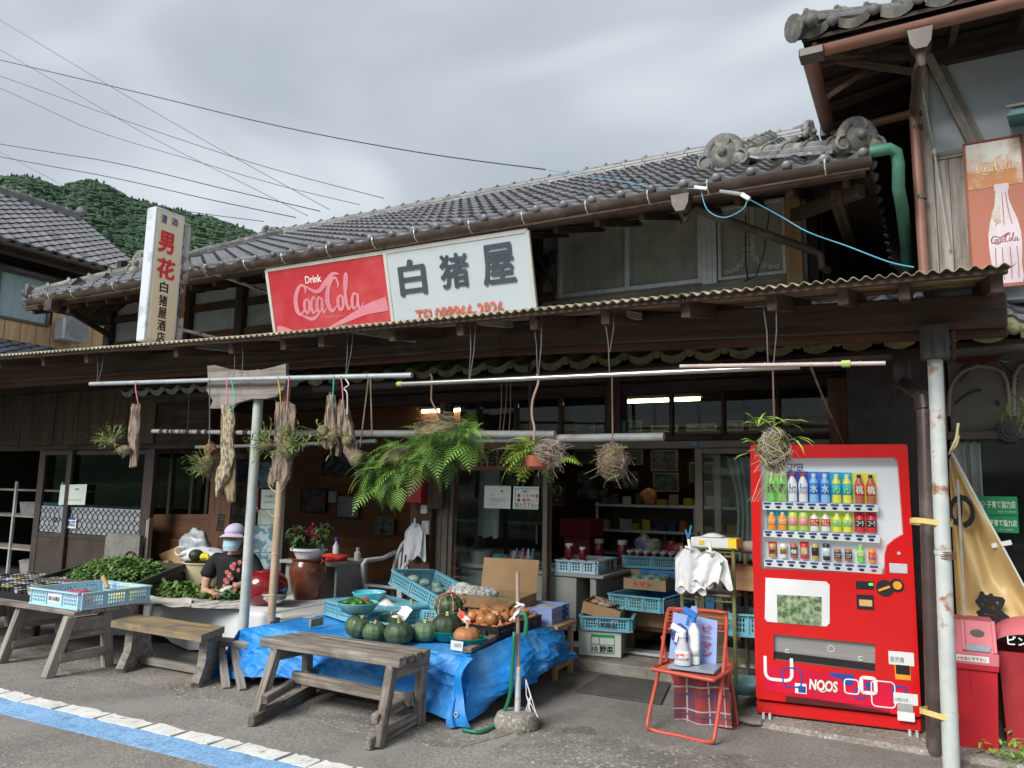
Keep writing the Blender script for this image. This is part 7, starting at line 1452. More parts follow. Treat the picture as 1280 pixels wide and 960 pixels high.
dkm=mat('grey_office_desk',(.38,.39,.37),(.32,.33,.31),sc=(3,3,3),rough=.5,vary=.03)
d1=thing('office_desk','grey desk with papers and bottles beside the white chair, behind the brown jar','desk',(-5.5,6.4,0));q=MB();q.box((-6.1,6.15,.70),(-5.36,6.80,.735));q.build('top',dkm,d1);q=MB();q.box((-6.05,6.2,.05),(-5.62,6.75,.70));q.build('drawer_unit',dkm,d1);q=MB();q.box((-5.42,6.25,.0),(-5.39,6.75,.70));q.build('side_panel',dkm,d1)
q=MB();crumple(q,V(-5.55,6.35,.765),.14,(1.3,1,.35),.5);q.build('red_packets',mat('red_plastic_packets',(.72,.07,.04),(.6,.04,.06),vary=0,rough=.3),None,label='red plastic packets lying on the grey desk',cat='packets',smooth=True)
for i,(x,h_,c1,lab)in enumerate(((-5.72,.22,(.7,.72,.75),'white spray bottle with blue top on the grey desk'),(-5.93,.2,(.5,.6,.7),'pale bottle behind the salvia on the grey desk'),(-5.42,.13,(.5,.5,.5),'clear tumbler at the back of the grey desk'))):
    q=MB();q.lathe([(0,0),(.035,0),(.036,h_*.6),(.014,h_*.75),(.014,h_*.85),(.02,h_*.86),(.02,h_),(0,h_)],(x,6.6,.735),14);q.build('bottle',mat('bottle_%d'%i,c1,vary=0,rough=.3),None,label=lab,cat='bottle',smooth=.8)
    if i<2:q=MB();q.lathe([(.022,0),(.022,.04),(0,.045)],(x,6.6,.735+h_*.85),12);q.build('cap',blueink,bpy.data.objects[-1]if 0 else None,label='blue cap of the %s bottle on the grey desk'%('taller white','pale')[i],cat='cap')
pc_=thing('plastic_chair','white plastic armchair inside the left doorway','chair',(-5.0,6.75,.09));ch=W['whiteplastic'];cx,cy=-5.05,6.80
for x,y in((cx-.25,cy-.22),(cx+.25,cy-.22),(cx-.23,cy+.25),(cx+.23,cy+.25)):q=MB();q.bar(V(x*1.0,y,.09),V(x+(cx-x)*.15,y,.50),.06,.035);q.build('leg',ch,pc_)
q=MB();q.box((cx-.23,cy-.24,.47),(cx+.23,cy+.24,.50),.01);q.build('seat',ch,pc_);q=MB();q.box((cx-.2,cy-.2,.502),(cx+.2,cy+.2,.54),.015);q.build('cushion',W['black'],pc_)
for s_ in(-1,1):q=MB();q.tube([V(cx+s_*.25,cy-.22,.48),V(cx+s_*.26,cy-.24,.70),V(cx+s_*.27,cy-.18,.735),V(cx+s_*.26,cy+.1,.74),V(cx+s_*.22,cy+.26,.80)],.024,8);q.build('armrest',ch,pc_,smooth=True)
q=MB();q.tube([V(cx+math.cos(a)*.23,cy+.26+.03*math.sin(a),.55+math.sin(a)*.42)for a in[k*math.pi/14 for k in range(15)]],.024,8)
for k in range(7):x=cx-.16+k*.053;q.bar(V(x,cy+.25,.50),V(x,cy+.29,.55+.40*math.sqrt(1-((x-cx)/.235)**2)),.028,.012,(0,1,0),0)
q.build('backrest',ch,pc_,smooth=.8)
def frame_pic(P,y,lab,fm,inner,border=.014,cat='picture'):
    (ax,ay),(bx_,by_)=P;A=at(ax,ay,y=y);B=at(bx_,by_,y=y);t=thing('framed_picture',lab,cat,(A.x,y,B.z));q=MB()
    x0,x1,z0,z1=A.x,B.x,B.z,A.z
    q.box((x0,y-.025,z0),(x0+border,y,z1));q.box((x1-border,y-.025,z0),(x1,y,z1));q.box((x0+border,y-.024,z0),(x1-border,y-.001,z0+border));q.box((x0+border,y-.024,z1-border),(x1-border,y-.001,z1));q.build('frame',fm,t)
    q=MB();q.box((x0+border,y-.012,z0+border),(x1-border,y-.008,z1-border),0);q.build('picture',inner,t);m_=.16*(x1-x0);return t
def picm(n,a,b,sc=(9,9,12)):return mat(n,a,b,sc=sc,lo=.42,hi=.6,rough=.5,bump=0,vary=0,det=5)
fw_=mat('pale_picture_frame',(.36,.32,.24),vary=.1);fb_=W['black']
PICS=[(((378,610),(408,642)),8.55,'dark framed picture of pink flowers on the orange brown wall',fb_,picm('pink_flower_picture',(.22,.10,.14),(.02,.05,.035))),(((422,619),(449,648)),8.55,'framed white calligraphy picture beside the flower picture',W['redwood'],picm('calligraphy',(.50,.48,.50),(.30,.30,.33),(2,2,2))),(((470,646),(492,669)),8.5,'small silver framed portrait at the right end of the orange wall',fw_,picm('small_portrait',(.25,.25,.25),(.05,.05,.05))),
 (((404,568),(437,595)),8.55,'framed landscape high on the orange wall',W['redwood'],picm('dim_landscape',(.16,.17,.18),(.03,.03,.03))),
 (((814,563),(848,589)),9.6,'upper right framed landscape on the shop back wall',fw_,picm('l1',(.12,.13,.15),(.02,.03,.06))),(((817,591),(849,615)),9.6,'lower right framed blue mountain picture on the shop back wall',fw_,picm('l2',(.10,.16,.17),(.02,.04,.08))),(((862,578),(893,603)),9.6,'framed green landscape seen behind the sliding door stile',fw_,picm('l3',(.06,.12,.10),(.02,.05,.05))),
 (((718,563),(748,580)),9.6,'wide framed picture left of the small moss ball',fw_,picm('l4',(.12,.13,.12),(.05,.06,.05))),(((779,563),(804,581)),9.6,'framed picture partly behind the small moss ball',fw_,picm('l5',(.08,.12,.08),(.03,.04,.03))),(((721,587),(762,625)),9.6,'large sheet of family photographs on the back wall',fb_,picm('l6',(.16,.15,.17),(.02,.02,.025))),(((766,588),(800,612)),9.6,'dark framed photograph of a wide landscape on the back wall',fb_,picm('l7',(.16,.18,.19),(.02,.025,.03))),
 (((686,600),(709,634)),8.2,'black framed picture behind the arched clock',fb_,picm('l8',(.05,.09,.07),(.015,.02,.02)))]
for P in PICS:frame_pic(*P)
tz_p=[((718,527),(744,541)),((781,526),(803,540)),((814,532),(848,540)),((858,530),(896,539)),((908,526),(930,539)),((936,524),(958,538))]
for i,P in enumerate(tz_p):frame_pic(P,9.6,'small framed picture seen through the transom, '+('leftmost','second from left','third from left, pale','fourth from left','fifth from left','rightmost')[i],fw_,picm('t%d'%i,(.16,.19,.18),(.05,.07,.07)),.02)
tg=MB();A=at(410,628,y=8.5);tg.box((A.x,8.5,A.z),(at(419,628,y=8.5).x,8.53,at(415,614,y=8.5).z));tg.build('wall_phone',W['agedwhite'],None,label='small white wall device between the two pictures on the orange wall',cat='intercom')
d2=thing('office_desk','grey steel desk in the shop entrance carrying the crate of red jars','desk',(-3.1,6.95,.1));q=MB();q.box((-3.45,6.86,.70),(-2.72,7.75,.73));q.build('top',dkm,d2);q=MB();q.box((-3.42,6.88,.2),(-3.0,7.7,.70));q.build('drawer_unit',dkm,d2);q=MB();q.box((-2.86,6.88,.106),(-2.80,7.7,.70));q.build('side_panel',dkm,d2)
d3=thing('display_table','pale green shelf table behind the glass door','table',(-3.9,7.3,.1));q=MB();q.box((-4.4,7.0,.70),(-3.5,7.7,.74));q.build('top',dkm,d3);q=MB();q.box((-4.4,7.05,.3),(-3.5,7.08,.70));q.build('front_panel',mat('pale_teal_panel',(.28,.36,.34),vary=0),d3)
for i,(x,r,h_,c1,lab)in enumerate(((-4.22,.11,.13,(.35,.37,.38),'round metal pot behind the glass door'),(-3.76,.16,.08,(.55,.60,.58),'oval white basket of small goods behind the glass door'),(-4.0,.07,.10,(.08,.35,.35),'small teal basket behind the glass door'))):
    q=MB();q.lathe([(0,0),(r*.85,0),(r,h_),(r*1.05,h_),(r*.95,h_-.005),(0,h_*.7)],(x,7.15,.74),20);q.build('container',mat('container_%d'%i,c1,vary=0,rough=.35),None,label=lab,cat='container',smooth=.8)
for k in range(9):q=MB();x=-3.86+.03*k;q.tube([(x,7.15,.80),(x+random.uniform(-.01,.03),7.15,.88+random.random()*.05)],.012,6);q.build('packet',mat('packet_%d'%(k%3),((.6,.1,.2),(.6,.6,.6),(.1,.3,.4))[k%3],vary=.2)if k<3 else bpy.data.materials['packet_%d'%(k%3)],None,label='small upright packet in the oval white basket behind the glass',cat='packet',group='packets in the white basket')
c1_=crate('crate','pale blue crate of red jam jars on the grey steel desk',pale,.40,.62,.12,(-3.03,7.2,.732),R_(4),tag='none')
q=MB();q.box((-2.95,7.6,.68),(-2.0,8.2,.74));dt_=q.build('side_table',W['lightwood'],None,label='plain wooden table draped in blue behind the grey steel desk',cat='table')
q=MB();q.box((-2.86,7.62,.1),(-2.70,7.9,.68));q.build('leg',W['lightwood'],dt_);q=MB();q.grid(lambda i,j:V(-2.62+.75*i,7.58-.03*math.sin(i*9)*j,.745-.45*j*(1-.2*i)),20,8);q.build('blue_cloth',tarpm,dt_,smooth=True)
c2_=crate('crate','long sky blue crate of dark jars on the blue draped table',cyan,.85,.60,.12,(-2.42,7.95,.75),R_(10),tag='none')
jl_=[mat('jam_jar_red',(.16,.012,.018),(.10,.008,.012),rough=.08,vary=.3,coat=.5),mat('jar_lid_white',(.60,.62,.66),vary=.05,rough=.35)]
jb=MB();jb.lathe([(0,0),(.036,0),(.040,.006),(.040,.075),(.033,.09),(.031,.096),(0,.096)],(0,0,0),14);JB=jb.mesh('jar',jl_[0],smooth=1);jd=MB();jd.lathe([(.035,.092),(.036,.108),(.033,.112),(0,.112)],(0,0,0),14);JD=jd.mesh('lid',jl_[1],smooth=.6)
def jar(x,y,z,lab,group,s_=1.0,hs=1.0):
    t=thing('jam_jar',lab,'jar',(x,y,z),0,group);t.scale=(s_,s_,s_*hs);inst('jar_body',JB,t);inst('lid',JD,t)
for i in range(4):
    for j in range(5):jar(-3.16+.09*i+.01*j,6.98+.095*j,.742,'red jam jar with white lid in the pale blue crate on the desk','jam jars in the pale blue crate')
for x,y in((-3.13,7.0),(-2.98,6.98)):jar(x,y,.855,'jam jar stacked on top of the others, %s'%('larger one at the left' if x<-3.1 else 'smaller one at the right'),None,1.1 if x<-3.1 else .9,1.2)
for i in range(9):
    for j in range(3):jar(-2.78+.088*i-.02*j,7.76+.1*j,.80,'dark jar with white lid in the long crate on the draped table','dark jars in the long crate')
for k,x in enumerate((-3.12,-2.86)):jar(x,7.75,.76,'tall dark pickle jar standing %s behind the jam crate'%('left' if k==0 else 'right'),None,1.4,1.6)
q=MB();q.ball((-2.72,8.15,.92),.13,14,10,(1.1,.8,1),noise=.5);q.build('snack_bags',mat('snack_bag',(.50,.45,.38),(.15,.2,.4),sc=(12,12,12),lo=.45,hi=.55,vary=0,rough=.3),None,label='puffy beige snack bags behind the tall jars',cat='bags',smooth=True)
for k in range(4):q=MB();q.ball((-2.45+.17*k,8.25,.90-.02*k),.11,12,9,(1,.5,.8),(0,.4*(-1)**k,0),noise=.6);q.build('red_bag',mat('red_snack_bag',(.55,.03,.03),(.6,.4,.35),sc=(9,9,9),lo=.35,hi=.5,vary=.1,rough=.3)if k==0 else bpy.data.materials['red_snack_bag'],None,label='red printed food bag standing behind the dark jars',cat='bag',group='red bags behind the jars',smooth=True)
wb_=thing('white_carton','white carton with green print under a crate just inside the entrance','carton',(-2.75,6.36,.105),R_(14));q=MB();q.box((0,0,0),(.37,.46,.21),.004);q.build('box',W['agedwhite'],wb_,local=True)
q=MB();gx=.11
for a,b in(((gx,.03),(gx+.20,.03)),((gx,.18),(gx+.20,.18)),((gx,.03),(gx,.18)),((gx+.20,.03),(gx+.20,.18)),((gx,.10),(gx+.20,.10)),((gx+.07,.10),(gx+.07,.18)),((gx+.08,.03),(gx+.08,.1))):q.bar(V(a[0],-.002,a[1]),V(b[0],-.002,b[1]),.006,.002,(0,1,0),0)
q.box((gx,-.003,.16),(gx+.2,-.0025,.178),0);q.build('green_print',grn,wb_,local=True);q=MB();text_mb(q,'10 野菜',V(gx+.01,-.004,.04),V(.18,0,0),V(0,0,.05),bold=.03);q.build('lettering',inkm,wb_,local=True)
cc=crate('crate','sky blue crate holding an open carton on the white carton at the entrance',cyan,.42,.52,.12,(-2.58,6.66,.32),R_(14),tag='none')
q=MB();text_mb(q,'八木商店',V(-.09,-.29,.035),V(.18,0,0),V(0,0,.04),bold=.03);q.build('lettering',inkm,cc,local=True)
openbox('cardboard_box','tilted open carton of packets in the crate at the entrance',(-2.77,6.46,.45),R_(10),.34,.42,.10,cardm,(),(0,R_(12)))
for k in range(6):q=MB();q.ball((-2.68+.05*(k%3),6.6+.1*(k//3),.53-.012*(k%3)),.045,10,7,(1.2,1.3,.5),noise=.5);q.build('packet',mat('brown_food_packet',(.30,.12,.08),(.5,.45,.4),sc=(20,20,20),vary=.2,rough=.25)if k==0 else bpy.data.materials['brown_food_packet'],None,label='glossy brown packet in the tilted carton at the entrance',cat='packet',group='packets in the tilted carton',smooth=True)
for k,(x,y)in enumerate(((-2.40,6.72),(-2.30,6.60))):q=MB();q.ball((x,y,.51),.07,12,10,(1,1,.9),noise=.35);q.tube([(x,y,.56),(x,y,.60),(x+.02,y,.64)],[.02,.008,.025],7,False);q.build('clear_bag',clearp,None,label='knotted clear bag %s behind the tilted carton'%('on the left' if k==0 else 'on the right'),cat='bag',smooth=True)
low_t=thing('low_table','low wooden table under the tomato boxes inside the shop','table',(-2.1,7.1,.1));q=MB();q.box((-2.55,6.95,.26),(-1.5,7.5,.30));q.build('top',W['boardwood'],low_t)
for x,y in((-2.5,7.0),(-1.9,7.0),(-1.55,7.4)):q=MB();q.box((x-.03,y-.03,.1),(x+.03,y+.03,.26));q.build('leg',W['lightwood'],low_t)
q=MB();q.box((-2.52,6.93,.30),(-2.05,7.35,.46),.004);q.build('carton',cardm,None,label='closed brown carton under the sky blue crate inside the shop',cat='carton')
c3_=crate('crate','sky blue crate under the tomato box inside the shop',cyan,.50,.95,.13,(-2.32,7.20,.465),R_(-5),tag='none')
tbx=openbox('tomato_box','shallow brown tomato box with red characters on the sky blue crate',(-2.62,7.13,.60),R_(-3),.42,.55,.10,mat('tomato_carton',(.42,.30,.17),vary=0));q=MB();text_mb(q,'トマト',V(.11,-.002,.025),V(.17,0,0),V(0,0,.05),bold=.05);q.build('lettering',redink,tbx,local=True)
for k in range(9):q=MB();q.ball((-2.54+.11*(k%3),7.25+.12*(k//3),.69),.05,10,8,(1,1,.7),noise=.3);q.build('wrapped_vegetable',bpy.data.materials['bagged_pale_green'],None,label='green wrapped vegetable in the tomato box',cat='vegetable',group='vegetables in the tomato box',smooth=True)
sh=thing('shop_shelf','long dim shop shelf with bottles and packets along the back','shelf',(-2.6,9.2,.1))
zs_=[at(800,py,y=8.8).z for py in(631,663,692)]
for i,z in enumerate(zs_):q=MB();q.box((-3.6,8.8,z-.03),(-1.2,9.4,z));q.build('shelf_board',W['alu']if i<2 else dkm,sh)
for x in(-3.6,-2.4,-1.22):q=MB();q.box((x,8.82,.1),(x+.03,8.86,zs_[0]+.02));q.build('upright',W['alu'],sh)
q=MB();q.box((-3.6,9.4,.1),(-1.2,9.42,zs_[0]));q.build('back_panel',mat('dim_pegboard',(.14,.14,.13),vary=0),sh)
gm=[mat('goods_%d'%i,c_,vary=.2,rough=.4)for i,c_ in enumerate(((.45,.05,.03),(.50,.38,.04),(.03,.06,.18),(.35,.34,.32),(.06,.15,.06),(.03,.03,.03)))]
bt_=MB();bt_.lathe([(0,0),(.034,0),(.036,.14),(.015,.20),(.013,.26),(.016,.262),(.016,.275),(0,.276)],(0,0,0),10);BT=bt_.mesh('b',gm[4],smooth=1);bl_=MB();bl_.lathe([(.037,.04),(.037,.11)],(0,0,0),10);BLm=bl_.mesh('l',gm[3]);bcp=MB();bcp.lathe([(.017,.255),(.017,.282),(0,.283)],(0,0,0),8);BC=bcp.mesh('c',gm[1])
random.seed(17)
for i in range(14):
    x=-2.75+i*.105;t=thing('sauce_bottle','dark sauce bottle on the lowest back shelf','bottle',(x,8.87,zs_[2]),0,'bottles on the lowest back shelf');inst('bottle_body',BT,t);inst('paper_label',BLm,t);inst('cap',BC,t)
bxm=MB();bxm.box((-.05,-.04,0),(.05,.04,.1),.003);BX=[bxm.mesh('g%d'%i,m)for i,m in enumerate(gm)]
for row,(z,n)in enumerate(((zs_[0],15),(zs_[1],16))):
    for i in range(n):
        o=bpy.data.objects.new('packet',random.choice(BX));COL.objects.link(o);o.location=(-3.5+i*2.2/n+random.uniform(-.03,.03),8.88,z);s_=random.uniform(.6,1.3);o.scale=(random.uniform(.7,1.5),1,s_);o.rotation_euler[2]=random.uniform(-.3,.3)
        o['label']='small dim packet standing on the %s back shelf'%('top' if row==0 else 'middle');o['category']='packet';o['group']='packets on the %s back shelf'%('top' if row==0 else 'middle')
q=MB();A=at(811,630,y=8.84);q.ball(A+V(0,0,.09),.10,14,10,(1,.5,.95),noise=.4);q.build('red_bag',mat('red_orange_bag',(.70,.14,.03),(.6,.35,.2),sc=(16,16,16),lo=.4,hi=.6,vary=0),None,label='bright red orange bag on the top back shelf',cat='bag',smooth=True)
ck=thing('arched_clock','small arched gold clock behind the left edge of the entrance','clock',at(698,632,y=8.0));A=ck.location;q=MB();q.plate([(-.07,0),(.07,0),(.07,.16)]+[(math.cos(a)*.07,.16+math.sin(a)*.07)for a in[k*math.pi/8 for k in range(1,8)]]+[(-.07,.16)],[],A,V(1,0,0),V(0,0,1),.03);q.build('case',W['black'],ck)
q=MB();q.tube([A+V(math.cos(a)*.042,-.035,.15+math.sin(a)*.042)for a in[k*.524 for k in range(13)]],.006,6);q.tube([A+V(s_*.06,-.033,.01)for s_ in(-1,1)],.005,5);q.tube([A+V(.058*math.cos(a),-.033,.16+.058*math.sin(a))for a in[k*math.pi/8 for k in range(9)]],.005,5);q.ball(A+V(0,-.035,.06),.02,8,6);q.build('gold_trim',mat('gold_trim',(.6,.42,.15),metal=.8,rough=.3,vary=0),ck)
q=MB();q.box((at(700,640,y=8.1).x,8.1,1.0),(at(738,640,y=8.1).x,8.5,1.2));q.box((at(703,640,y=8.1).x,8.15,.1),(at(735,640,y=8.1).x,8.45,1.0));q.build('red_cabinet',mat('dark_red_cabinet',(.20,.015,.02),(.12,.01,.015),vary=0),None,label='dark red cabinet left of the shop shelf',cat='cabinet')
# VENDING MACHINE
VL,VR_=V(-1.10,5.54,.05),V(-.12,5.65,.05);vrz=math.atan2(VR_.y-VL.y,VR_.x-VL.x);VW=(VR_-VL).length;VH=1.80
vm=thing('vending_machine','bright red drinks vending machine with lit display and NOOS panel','vending machine',VL,vrz)
_vu=(VR_-VL).normalized();_vn=V(_vu.y,-_vu.x,0)
def vf(px,py):d=ray(px,py);t=(VL-CAM).dot(_vn)/d.dot(_vn);p=CAM+d*t-VL;return(p.dot(_vu),p.z)
redv=mat('glossy_red_paint',(.62,.008,.010),(.56,.007,.008),sc=(2,2,2),rough=.24,bump=.02,vary=0,coat=.5,rv=.08,c=(.48,.012,.014),csc=1.6,clo=.5,chi=.85,det=8)
def L3(p,y=0):return V(p[0],y,p[1])
def vplate(px,y,th,holes=()):q=MB();q.plate([vf(*p)for p in px],[[vf(*p)for p in h]for h in holes],V(0,y,0),V(1,0,0),V(0,0,1),th);return q
def rrect(x0,z0,x1,z1,r,n=4):
    out=[]
    for cx,cz,a0 in((x1-r,z1-r,0),(x0+r,z1-r,1.5708),(x0+r,z0+r,3.1416),(x1-r,z0+r,4.7124)):out+=[(cx+math.cos(a0+k*1.5708/n)*r,cz+math.sin(a0+k*1.5708/n)*r)for k in range(n+1)]
    return out
q=MB();q.box((.004,.10,.02),(VW-.004,.72,VH-.004),.01);q.build('cabinet',redv,vm,local=True)
win=[(951,573),(1118,572),(1122,576),(1124,600),(1129,668),(1118,674),(1109,682),(1106,694),(1106,718),(951,711)]
flap=[(967,793),(1094,805),(1094,841),(967,825)]
q=MB();q.plate(rrect(0,.10,VW,VH,.02),[[vf(*p)for p in win],[vf(*p)for p in flap]],V(0,.10,0),V(1,0,0),V(0,0,1),.10);q.build('front_door',redv,vm,local=True)
q=MB();q.box((.0,.03,.0),(VW,.10,.085),.008);q.build('base_panel',redv,vm,local=True)
q=MB();x0,z0=vf(982,884);x1,z1=vf(1113,897)
for k in range(7):z=.10+.006*k;q.box((x0,-.001-.001*(k%2),z),(x1,.004,z+.004),0)
q.build('vent_grille',W['black'],vm,local=True)
dispm=mat('lit_display_panel',(.66,.70,.75),(.64,.68,.73),rough=.4,vary=0,bump=0,emit=((.85,.93,1),.08))
q=MB();q.box((.03,.086,.9),(VW-.02,.094,1.74),0);q.build('display_back',dispm,vm,local=True)
q=vplate(win,.012,.003);q.build('display_glass',W['glassclear'],vm,local=True)
q=MB();A,B=vf(957,588),vf(1004,579);text_mb(q,'CRYSTAL GEYSER',L3((A[0],A[1]),.085),V(B[0]-A[0],0,0),V(0,0,B[1]-A[1]),bold=.02);A,B=vf(966,596),vf(993,592);text_mb(q,'NATURAL',L3(A,.085),V(B[0]-A[0],0,0),V(0,0,B[1]-A[1]));q.build('lettering',navym,vm,local=True)
def glow_mat(n,c_,e=.10):return mat(n,c_,tuple(k*.9 for k in c_),vary=0,bump=0,rough=.35,emit=(c_,e))  # faint self-glow in each drink colour stands in for the display's light
CC={k:glow_mat('drink_'+k,v)for k,v in dict(green=(.16,.62,.10),lime=(.48,.66,.12),white=(.72,.72,.74),navy=(.05,.06,.32),blue=(.04,.18,.62),sky=(.25,.48,.78),yellow=(.78,.68,.08),teal=(.02,.42,.55),red=(.62,.04,.05),brown=(.42,.13,.08),black=(.03,.03,.04),orange=(.85,.28,.03),gold=(.50,.36,.12),pink=(.75,.30,.30)).items()}
def bottle(px,pyt,pyb,w_,body,label,cap,card=None,can=False,txt=None,tm_=None):
    x,zt=vf(px,pyt);_,zb=vf(px,pyb);h=zt-zb;r=w_/2;y=.055
    if card:q=MB();q.box((x-w_*.62,.080,zb),(x+w_*.62,.084,zt+.012),0);q.build('backing_card',CC[card],vm,local=True)
    q=MB();prof=[(0,0),(r*.92,0),(r,h*.03),(r,h*.94),(r*.85,h*.98),(r*.8,h),(0,h)]if can else[(0,0),(r*.95,0),(r,h*.04),(r*.96,h*.3),(r,h*.6),(r*.85,h*.74),(r*.42,h*.87),(r*.4,h*.9)]
    q.lathe(prof,(x,y,zb),14);o=q.build('sample_can' if can else 'sample_bottle',CC[body],vm,local=True,smooth=.9)
    if not can:q=MB();q.lathe([(r*.46,h*.88),(r*.48,h*.99),(0,h)],(x,y,zb),10);q.build('cap',CC[cap],o,local=True)
    q=MB();q.lathe([(r*1.03,h*.28),(r*1.03,h*.66)]if not can else[(r*1.02,h*.25),(r*1.02,h*.75)],(x,y,zb),14);lo=q.build('label_band',CC[label],o,local=True,smooth=True)
    if txt:q=MB();text_mb(q,txt,V(x-r*.75,y-r*1.15,zb+h*.33),V(r*1.5,0,.0),V(0,0,h*.28),bold=.03);q.build('lettering',tm_,o,local=True)
R1=[962.8,976.5,989.6,1003,1016.6,1030.7,1045,1058.5,1073.8,1088.4]
S1=[('green','green','white','lime','茶',inkm)]*2+[('white','white','red','navy','ティー',blueink)]*2+[('sky','blue','white','blue','水',wht)]*2+[('yellow','teal','white','teal','レモン',CC['lime'])]*2+[('brown','red','black','yellow','桃',wht)]*2
S2=[('orange','orange','white','teal','オレンジ',wht)]*2+[('lime','pink','green','lime',None,None)]*2+[('white','red','lime','lime','りんご',wht)]*2+[('yellow','lime','white','lime','レモン',CC['teal'])]*2+[('red','black','black','red','コーラ',wht)]*2
S3=['gold','white','brown','red','gold','black','brown','brown','green','orange'];L3c=['brown','gold','black','gold','black','white','black','black','lime','red'];T3=['珈琲','BOSS','微糖','紅茶','贅沢','BLACK','ココア','ココア','茶','ジュース']
for i,px in enumerate(R1):
    b,l,c_,cd,t,tm_=S1[i];bottle(px,590+i*.35,626+i*.42,.058,b,l,c_,cd,False,t,tm_)
    b,l,c_,cd,t,tm_=S2[i];bottle(px+1,640+i*.2,662+i*.5,.055,b,l,c_,cd,i in(2,3),t,tm_)
    px3=px+2;bottle(px3,677+(10 if i in(6,7,9)else 3 if i<6 else 4),697+i*.8,.045,S3[i],L3c[i],'white','red' if i in(0,3)else None,i!=8,T3[i],inkm if S3[i]in('gold','white')else wht)
for(a,b,c_,d)in(((953,627),(1098,631),(1098,640),(953,637)),((954,663),(1100,669),(1100,679),(954,671)),((955,699),(1103,707),(1103,718),(955,708))):
    P=[vf(*a),vf(*d),vf(*c_),vf(*b)];q=MB();q.plate(P,[],V(0,.06,0),V(1,0,0),V(0,0,1),.04);bar_=q.build('button_rail',W['whiteplastic'],vm,local=True);bb=MB();tg_=MB()
    for i in range(10):
        t=(i+.42)/10.1;p=L3(P[0]).lerp(L3(P[3]),t);p2=L3(P[1]).lerp(L3(P[2]),t);c0=p.lerp(p2,.64)
        q=MB();q.ball(V(c0.x,.018,c0.z),.017,10,6,(1,.4,.50));q.build('button',W['black']if not(c_[1]>700 and i==9)else redink,bar_,local=True)
        c1=p.lerp(p2,.22);tg_.box((c1.x-.024,.0165,c1.z-.006),(c1.x+.024,.0195,c1.z+.007),0)
    tg_.build('price_strip',blueink,bar_,local=True,kind='stuff')
ad=[(957,722),(1033,727),(1037,731),(1037,779),(1033,783),(959,777),(956,773)]
q=vplate(ad,-.0005,.004);adp=q.build('advert_panel',W['whiteplastic'],vm,local=True)
q=vplate([(971,743),(1027,746),(1027,783),(972,778)],-.0048,.001);q.build('green_mottle_patch',mat('green_mottle',(.34,.44,.26),(.06,.10,.05),sc=(26,26,26),lo=.4,hi=.62,vary=0,bump=0,rough=.3,c=(.45,.46,.44),csc=9,clo=.55,chi=.68,det=9),adp,local=True)  # greenery-coloured noise patch on the panel
q=MB();P=[vf(*p)for p in flap];q.plate(P,[],V(0,.05,0),V(1,0,0),V(0,0,1),.02);fo=q.build('delivery_flap',mat('brushed_flap',(.42,.42,.42),(.34,.34,.34),sc=(2,2,60),metal=.5,rough=.35,vary=0,bump=.05),vm,local=True)
q=MB();q.box((P[3][0],.0,P[2][1]-.006),(P[1][0],.028,P[2][1]+.050),0)if 0 else q.bar(L3(P[3],.024)+V(0,0,.03),L3(P[2],.024)+V(0,0,.03),.008,.045,(0,0,1),0);q.build('flap_edge',W['black'],fo,local=True)
q=MB();
for px,py in((984,815),(1076,824)):c0=vf(px,py);q.tube([V(c0[0]+math.cos(a)*.012,.026,c0[1]+math.sin(a)*.012)for a in[.6+k*.5 for k in range(11)]],.003,5)
c0=vf(1039,812);q.tube([V(c0[0]+math.cos(a)*.020,.028,c0[1]+math.sin(a)*.020)for a in[k*.524 for k in range(13)]],.0025,5);q.build('flap_marks',wht,fo,local=True)
band=[(955,829),(1140,858),(1141,895),(955,862)]
q=vplate(band,-.0005,.0015);bo=q.build('graphic_band',mat('crimson_band',(.66,.012,.05),vary=0,bump=0,rough=.25),vm,local=True);W_=MB();B_=MB()
def rr(q,px0,py0,px1,py1,r,w_,y=-.004,a0=0,a1=None):
    A,B=vf(px0,py1),vf(px1,py0);ring=rrect(A[0],A[1],B[0],B[1],r,4);ring=ring+[ring[0]];ring=ring[a0:a1]
    for p0,p1 in zip(ring,ring[1:]):q.bar(L3(p0,y),L3(p1,y),.0012,w_,V(0,0,1).cross(V(0,1,0))if 0 else(L3(p1)-L3(p0)).cross(V(0,1,0)),0)
rr(W_,957,815,989,848,.04,.020,-.0035,9,21);rr(B_,979,836,1001,857,.022,.009,-.005);q=W_;A,B=vf(994,866),vf(1008,855);W_.box((A[0],-.003,A[1]),(B[0],-.002,B[1]),0);A,B=vf(998,865),vf(1007,858);B_.box((A[0],-.006,A[1]),(B[0],-.005,B[1]),0)
q=MB();q.plate([vf(*p)for p in((1037,840),(1067,843),(1067,856),(1056,857),(1050,848),(1038,845))],[],V(0,-.003,0),V(1,0,0),V(0,0,1),.001);B_.merge(q)
rr(W_,1056,850,1073,866,.018,.008,-.006);rr(B_,1069,861,1080,872,.01,.010,-.0045);rr(W_,1077,848,1094,865,.016,.022,-.0062);A,B=vf(1082,861),vf(1090,853);B_.box((A[0],-.0045,A[1]),(B[0],-.0035,B[1]),0)
rr(W_,1090,853,1118,882,.025,.007,-.0052);rr(B_,1117,859,1132,876,.012,.012,-.0045)
W_.build('white_shapes',W['whiteplastic'],bo,local=True);B_.build('blue_shapes',blueink,bo,local=True)
q=MB();A,B,C=vf(1012,861),vf(1047,865),vf(1012,850);text_mb(q,'NOOS',L3(A,-.005),V(B[0]-A[0],0,B[1]-A[1]),V(0,0,.062),bold=.05,shear=.12);q.tube([V(vf(1028,860)[0]+math.cos(a)*.024,-.006,vf(1028,860)[1]+math.sin(a)*.024)for a in[3.4+k*.35 for k in range(12)]],.0035,5);q.build('lettering',wht,bo,local=True)
